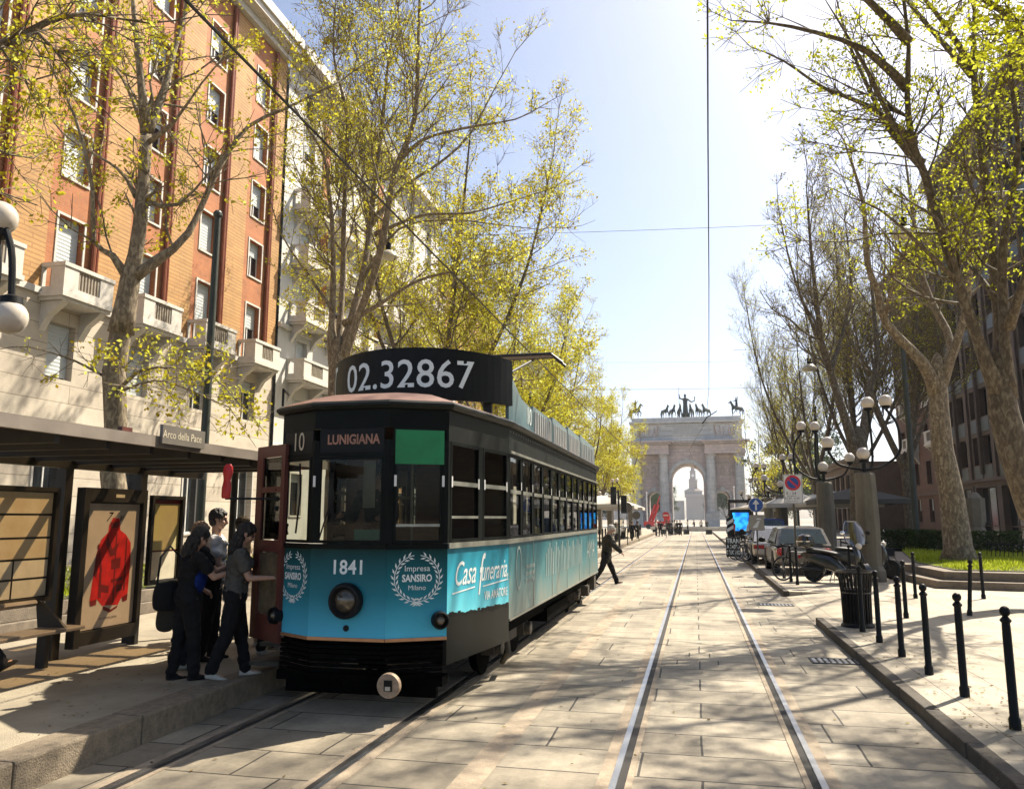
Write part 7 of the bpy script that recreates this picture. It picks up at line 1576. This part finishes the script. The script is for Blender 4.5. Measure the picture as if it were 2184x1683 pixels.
for s, lb in ((-1, 'bronze horse and rider statue on the left end of the arch'), (1, 'bronze horse and rider statue on the right end of the arch')):
    t = thing('rider_statue', lb, 'statue', (SX.x + s * 10.6, AY + 1.8, SX.z + ztop), R(180 + s * -55)); horse_mb(1.4, .12, 3).skin('horse', M_bronze, t, .045, 2); g = MB(); figure_mb(g, (0, -.05, 1.9), 1.35, staff=False); g.cap((-.15, 0, 1.9), (-.4, .25, 1.0), .14, .09); g.cap((.15, 0, 1.9), (.4, .25, 1.0), .14, .09); g.cap((-.55, .15, 3.4), (-.9, .3, 3.9), .05, .03); g.cap((.8, .2, 2.9), (1.3, .3, 3.0), .05, .03); g.skin('rider', M_bronze, t, .045, 2)
# ================================================================== castle tower far beyond
M_castle = mat('castle_brick', (0.24, 0.17, 0.13), .9, 0, .2, .05)
TYD = 880.0; c0 = a6(880, 1330, TYD); m6 = (a6(980, 1000, TYD).x - a6(780, 1000, TYD).x) / 200
TW = thing('castle_tower', 'pale hazy castle clock tower seen through the central arch opening', 'tower', (c0.x, TYD, -1)); tz = lambda c: (1338 - c) * m6; tx = lambda c: (c - 882) * m6
def sq(mb, x0, x1, z0, z1, k=1.0): w_ = (x1 - x0) / 2; c = (x0 + x1) / 2; mb.loft([[(c - w_, -w_, z0), (c + w_, -w_, z0), (c + w_, w_, z0), (c - w_, w_, z0)], [(c - w_ * k, -w_ * k, z1), (c + w_ * k, -w_ * k, z1), (c + w_ * k, w_ * k, z1), (c - w_ * k, w_ * k, z1)]])
g = MB(); sq(g, tx(818), tx(946), 0, tz(1140)); o = g.build('keep', M_castle, TW)
g = MB(); sq(g, tx(808), tx(956), tz(1139), tz(1085))
g.build('battlement', M_castle, TW); g = MB(); sq(g, tx(802), tx(962), tz(1084), tz(1060), .45); g.build('hip_roof', M_castle, TW)
for k in range(7):
    h = MB(); x = tx(822 + k * 20); h.b2(x - 1.0, x + 1.0, tx(808) - .15, tx(808) - .02, tz(1110), tz(1096)); h.build('opening', M_darkglass, TW)
g = MB(); sq(g, tx(846), tx(918), tz(1066), tz(990)); g.build('middle_stage', M_castle, TW); g = MB()
for k in range(4):
    for j in range(4):
        if k in (0, 3) or j in (0, 3): x, y = tx(846 + k * 22) , -tx(918) + j * 22 * m6 ; g.b2(x, x + 1.1, y, y + 1.1, tz(989), tz(978))
g.build('merlons', M_castle, TW); g = MB(); sq(g, tx(856), tx(906), tz(990), tz(908)); g.build('clock_stage', M_castle, TW); h = MB(); h.lathe([(1.5, -.1), (1.5, 0)], (0, -tx(907) * 1.0 - .0, tz(950)), 16, 'y'); h.build('clock_face', M_white, TW)
for k in range(8): a = 6.283 * k / 8; g = MB(); g.tube([(math.cos(a) * 1.7, math.sin(a) * 1.7, tz(908)), (math.cos(a) * 1.7, math.sin(a) * 1.7, tz(868))], .3, 6); g.build('lantern_column', M_castle, TW)
g = MB(); g.lathe([(2.3, tz(868)), (2.3, tz(862)), (1.9, tz(858)), (1.6, tz(850)), (.6, tz(845)), (.3, tz(838)), (.12, tz(815))], n=16); g.lathe([(1.0, tz(908)), (1.0, tz(866))], n=10); g.build('dome', M_castle, TW)
CW = thing('castle_wall', 'low castle wing with a pitched roof seen through the right side opening of the arch', 'castle', (a6(1140, 1330, TYD).x, TYD, -1)); g = MB(); g.b2(-26, 26, 0, 14, 0, tz(1115)); g.build('wall', M_castle, CW); g = MB(); g.loft([[(-14 + k, y, tz(1115)), (14 + k, y, tz(1115)), (k, y, tz(1082))] for y in (0, 14) for k in (0,)]); g.build('roof', M_castle, CW); g = MB(); g.b2(-6.5, -2.5, 4, 8, 0, tz(1035)); g.build('turret', M_castle, CW)
CW2 = thing('castle_wall', 'long low castle wall behind the tower, left of it', 'castle', (c0.x - 60, TYD + 4, -1)); g = MB(); g.b2(-60, 50, 0, 12, 0, tz(1165)); g.build('wall', M_castle, CW2)
# ================================================================== piazza furniture
def flagpole(px, py0, y, label): p = gy(px, py0, y); t = thing('flagpole', label, 'flagpole', (p.x, y, 0), 0, 'white flagpoles before the arch'); g = MB(); g.tube([(0, 0, 0), (0, 0, p.z)], [.12, .07], 8); g.build('mast', M_white, t); g = MB(); g.ball((0, 0, p.z + .12), .14, 8); g.build('finial', M_white, t)
flagpole(1379, 1052, 150, 'white flagpole before the left side opening of the arch'); flagpole(1435, 1046, 150, 'white flagpole along the left edge of the central arch opening'); flagpole(1565, 1040, 150, 'white flagpole right of the arch\'s right side opening')
p = gy(1384, 1126, 140); cr = thing('lifting_arm', 'bright red slanted lifting arm on a red vehicle left of the arch', 'crane', (p.x, 140, 0))
e1, e2 = gy(1386, 1118, 140) - Vector((p.x, 140, 0)), gy(1401, 1076, 140) - Vector((p.x, 140, 0)); g = MB()
for dx in (-.28, .28): g.tube([e1 + Vector((dx, 0, 0)), e2 + Vector((dx, 0, 0))], .2, 4)
for k in range(8): a = e1.lerp(e2, k / 8); b = e1.lerp(e2, (k + .8) / 8); g.tube([a + Vector((-.28, 0, 0)), b + Vector((.28, 0, 0))], .07, 4)
g.tube([e2, e2 + (e2 - e1) * .45], .09, 6); g.build('boom', M_red, cr); g = MB(); g.b2(-.8, 3.6, -1, 1, .5, 1.3); g.b2(2.6, 3.6, -1, 1, 1.3, 2.3); g.build('chassis', M_red, cr, bevel=.08)
for x in (0, 2.9):
    for s in (-1, 1): g = MB(); g.lathe([(.2, -.12), (.45, -.12), (.45, .12), (.2, .12)], (x, s * .9, .45), 16, 'y'); g.build('wheel', M_rubber, cr)
for i, px in enumerate((1400, 1408, 1416)): p = gy(px, 1128, 132); t = thing('barrier', 'red and white barrier before the arch, %s' % ('nearest the red arm', 'between two others', 'nearest the no entry sign')[i], 'barrier', (p.x, 132, 0), 0, 'red and white barriers'); g = MB(); [g.mat(k % 2).b2(-.6 + k * .24, -.6 + k * .24 + .239, -.04, .04, .75, 1.0) for k in range(5)]; g.mat(0).b2(-.5, -.44, -.3, .3, 0, .75).b2(.44, .5, -.3, .3, 0, .75); g.build('board', [M_red, M_white], t)
p = gy(1464, 1141, 118); t = thing('low_wall', 'long low pale wall in front of the arch at the street end', 'wall', (p.x, 118, 0)); g = MB(); g.b2(-5, 10, -.3, .3, 0, .5); g.b2(-5.05, 10.05, -.35, .35, .501, .62); g.build('coping', M_attic, t)
# ================================================================== cafe terraces
M_canvas = mat('pale_canvas', (0.56, 0.52, 0.45), .85, 0, .08, 2); M_canvasd = mat('dark_canvas', (.09, .08, .065), .85, 0, .2, 2)
def parasol(label, loc, w_, m, h=2.5, group='open cafe parasols'):
    t = thing('parasol', label, 'parasol', loc, 0, group); g = MB(); g.tube([(0, 0, 0), (0, 0, h + .55)], .03, 8); g.build('pole', M_steel, t)
    g = MB(); r_ = w_ / 2; rim = [(-r_, -r_), (0, -r_ * 1.0), (r_, -r_), (r_, 0), (r_, r_), (0, r_), (-r_, r_), (-r_, 0)]; g.loft([[(x, y, h - .22) for x, y in rim], [(x, y, h) for x, y in rim], [(x * .5, y * .5, h + .34) for x, y in rim], [(x * .01, y * .01, h + .6) for x, y in rim]], caps=False); g.build('canopy', m, t)
    g = MB(); g.b2(-.35, .35, -.35, .35, 0, .09); g.build('base', M_conc, t); return t
pp = parasol('', (0, 0, 0), 3.4, M_canvas)
for i, (px, y, lb) in enumerate(((1700, 46, 'wide pale parasol seen between the second lamp pillar and the no parking sign'), (1738, 49, 'pale parasol partly behind the second lamp pillar'), (1668, 55, 'pale parasol behind the no parking sign pole'), (1640, 62, 'pale parasol further back right of the blue arrow sign'), (1780, 44, 'pale parasol right of the second lamp pillar'), (1615, 72, 'small pale parasol behind the blue arrow sign'))):
    q = gy(px, 1105, y)
    if i == 0: pp.location = (q.x, y, PZ); pp['label'] = lb
    else: dup(pp, (q.x, y, PZ), .1 * i, lb)
for i, (px, y, lb) in enumerate(((1283, 52, 'white parasol left of the road behind the tram\'s rear end'), (1306, 58, 'white parasol left of the traffic light'), (1330, 68, 'white parasol behind the traffic light'))): q = gy(px, 1105, y); dup(pp, (q.x, y, LZ), 0, lb)
q = gy(1825, 1105, 42); parasol('dark canopy parasol behind the trunk at the nearest lamp', (q.x, 42, PZ), 4.2, M_canvasd, 2.6)
q = gx(2083, 1105, 12.0); cu = thing('closed_parasol', 'tall closed beige parasol tied near its foot in front of the office block', 'parasol', (12.0, q.y, PZ)); zt_ = gy(2080, 1052, q.y).z - PZ
g = MB(); n = 14; g.loft([[(math.cos(6.283 * k / n) * r_ * (1 + .12 * (k % 2)), math.sin(6.283 * k / n) * r_ * (1 + .12 * (k % 2)), z) for k in range(n)] for r_, z in ((.28, .35), (.42, .55), (.38, 1.0), (.24, 1.35), (.33, 1.6), (.34, 2.6), (.30, zt_ - .6), (.34, zt_ - .35), (.12, zt_), (.02, zt_ + .05))]); g.build('folded_canvas', mat('beige_folded_canvas', (.20, .17, .12), .9, 0, .2, 3), cu, smooth=True); g = MB(); g.tube([(0, 0, 0), (0, 0, .4)], .05, 8); g.tube([(0, 0, zt_), (0, 0, zt_ + .3)], .03, 6); g.b2(-.4, .4, -.4, .4, 0, .08); g.build('pole', M_dark, cu)
def hedge(label, c, d, seed):
    t = thing('box_hedge', label, 'hedge', c, 0, 'trough hedges round the cafe terrace'); g = MB(); g.b2(-d[0] / 2, d[0] / 2, -d[1] / 2, d[1] / 2, 0, .45); g.build('trough', M_dark, t, bevel=.02); rg = np.random.default_rng(seed); n = int(2600 * d[0] * d[1]); C = rg.uniform((-d[0] / 2, -d[1] / 2, .42), (d[0] / 2, d[1] / 2, d[2]), (n, 3)); nv = rg.normal(0, 1, (n, 3)); nv /= np.linalg.norm(nv, axis=1)[:, None]; u = np.cross(nv, rg.normal(0, 1, (n, 3))); u /= np.linalg.norm(u, axis=1)[:, None]; v = np.cross(nv, u); s = rg.uniform(.03, .06, (n, 1)); V = np.stack([C - u * s, C + v * s * .7, C + u * s, C - v * s * .7], 1).reshape(-1, 3)
    me = bpy.data.meshes.new('foliage'); me.from_pydata(V.tolist(), [], np.arange(n * 4).reshape(-1, 4).tolist()); me.attributes.new('tone', 'FLOAT', 'FACE').data.foreach_set('value', rg.random(n)); me.materials.append(M_leafD); o = bpy.data.objects.new('foliage', me); COL.objects.link(o); setpar(o, t)
for i, (px, y, lb) in enumerate(((1905, 38, 'dark trough hedge just right of the nearest lamp pillar'), (1945, 38, 'dark trough hedge in the middle of the terrace edge'), (1985, 37, 'dark trough hedge behind the bright grass, left of the pale trunk'), (2120, 34, 'dark trough hedge below the closed parasol, right'))): q = gy(px, 1105, y); hedge(lb, (q.x, y, PZ), (1.7, .6, 1.25), i)
q0, q1 = gy(2095, 1105, 31), gy(2240, 1105, 29); fn = thing('low_fence', 'low black slanted-bar fence behind the grass at the right edge', 'fence', (q0.x, 31, PZ)); dv_ = (q1 - q0); dv_.z = 0; L_ = dv_.length; dv_ = dv_ / L_; g = MB()
for z in (.25, .85): g.tube([dv_ * 0 + Vector((0, 0, z)), dv_ * L_ + Vector((0, 0, z))], .02, 5)
for k in range(int(L_ / .16)): a = dv_ * (k * .16); g.tube([a + Vector((0, 0, .05)), a + dv_ * .12 + Vector((0, 0, .95))], .013, 4)
g.build('bars', M_black, fn)
def cafe_set(label, x, y): t = thing('cafe_table', label, 'table', (x, y, PZ), 0, 'cafe tables on the right terrace'); g = MB(); g.lathe([(.36, .72), (.36, .75)], n=16); g.build('table_top', M_dark, t); g = MB(); g.tube([(0, 0, .03), (0, 0, .72)], .03, 6); g.lathe([(.25, 0), (.22, .03)], n=12); g.build('leg', M_dark, t); return t
ct = cafe_set('round dark cafe table on the right terrace', 0, 0)
def chair_(x, y, rz): pass
for i, (px, y) in enumerate(((1700, 44), (1730, 47), (1675, 50), (1790, 42), (1905, 41), (1950, 42))):
    q = gy(px, 1105, y)
    if i == 0: ct.location = (q.x, y, PZ)
    else: dup(ct, (q.x, y, PZ))
# ================================================================== the air itself
hz = MB(); hz.b2(-420, 420, -60, 1000, -1.2, 122)
hm_ = bpy.data.materials.new('haze'); hm_.use_nodes = True; hn = hm_.node_tree; hn.nodes.clear(); ho = hn.nodes.new('ShaderNodeOutputMaterial'); hv = hn.nodes.new('ShaderNodeVolumePrincipled')
hv.inputs['Color'].default_value = (.86, .92, 1.0, 1); hv.inputs['Density'].default_value = 0.00027; hv.inputs['Anisotropy'].default_value = 0.3; hn.links.new(hv.outputs[0], ho.inputs['Volume'])
HZ = hz.build('haze', hm_); HZ['kind'] = 'stuff'
SC.cycles.volume_bounces = 0; SC.cycles.volume_step_rate = 10
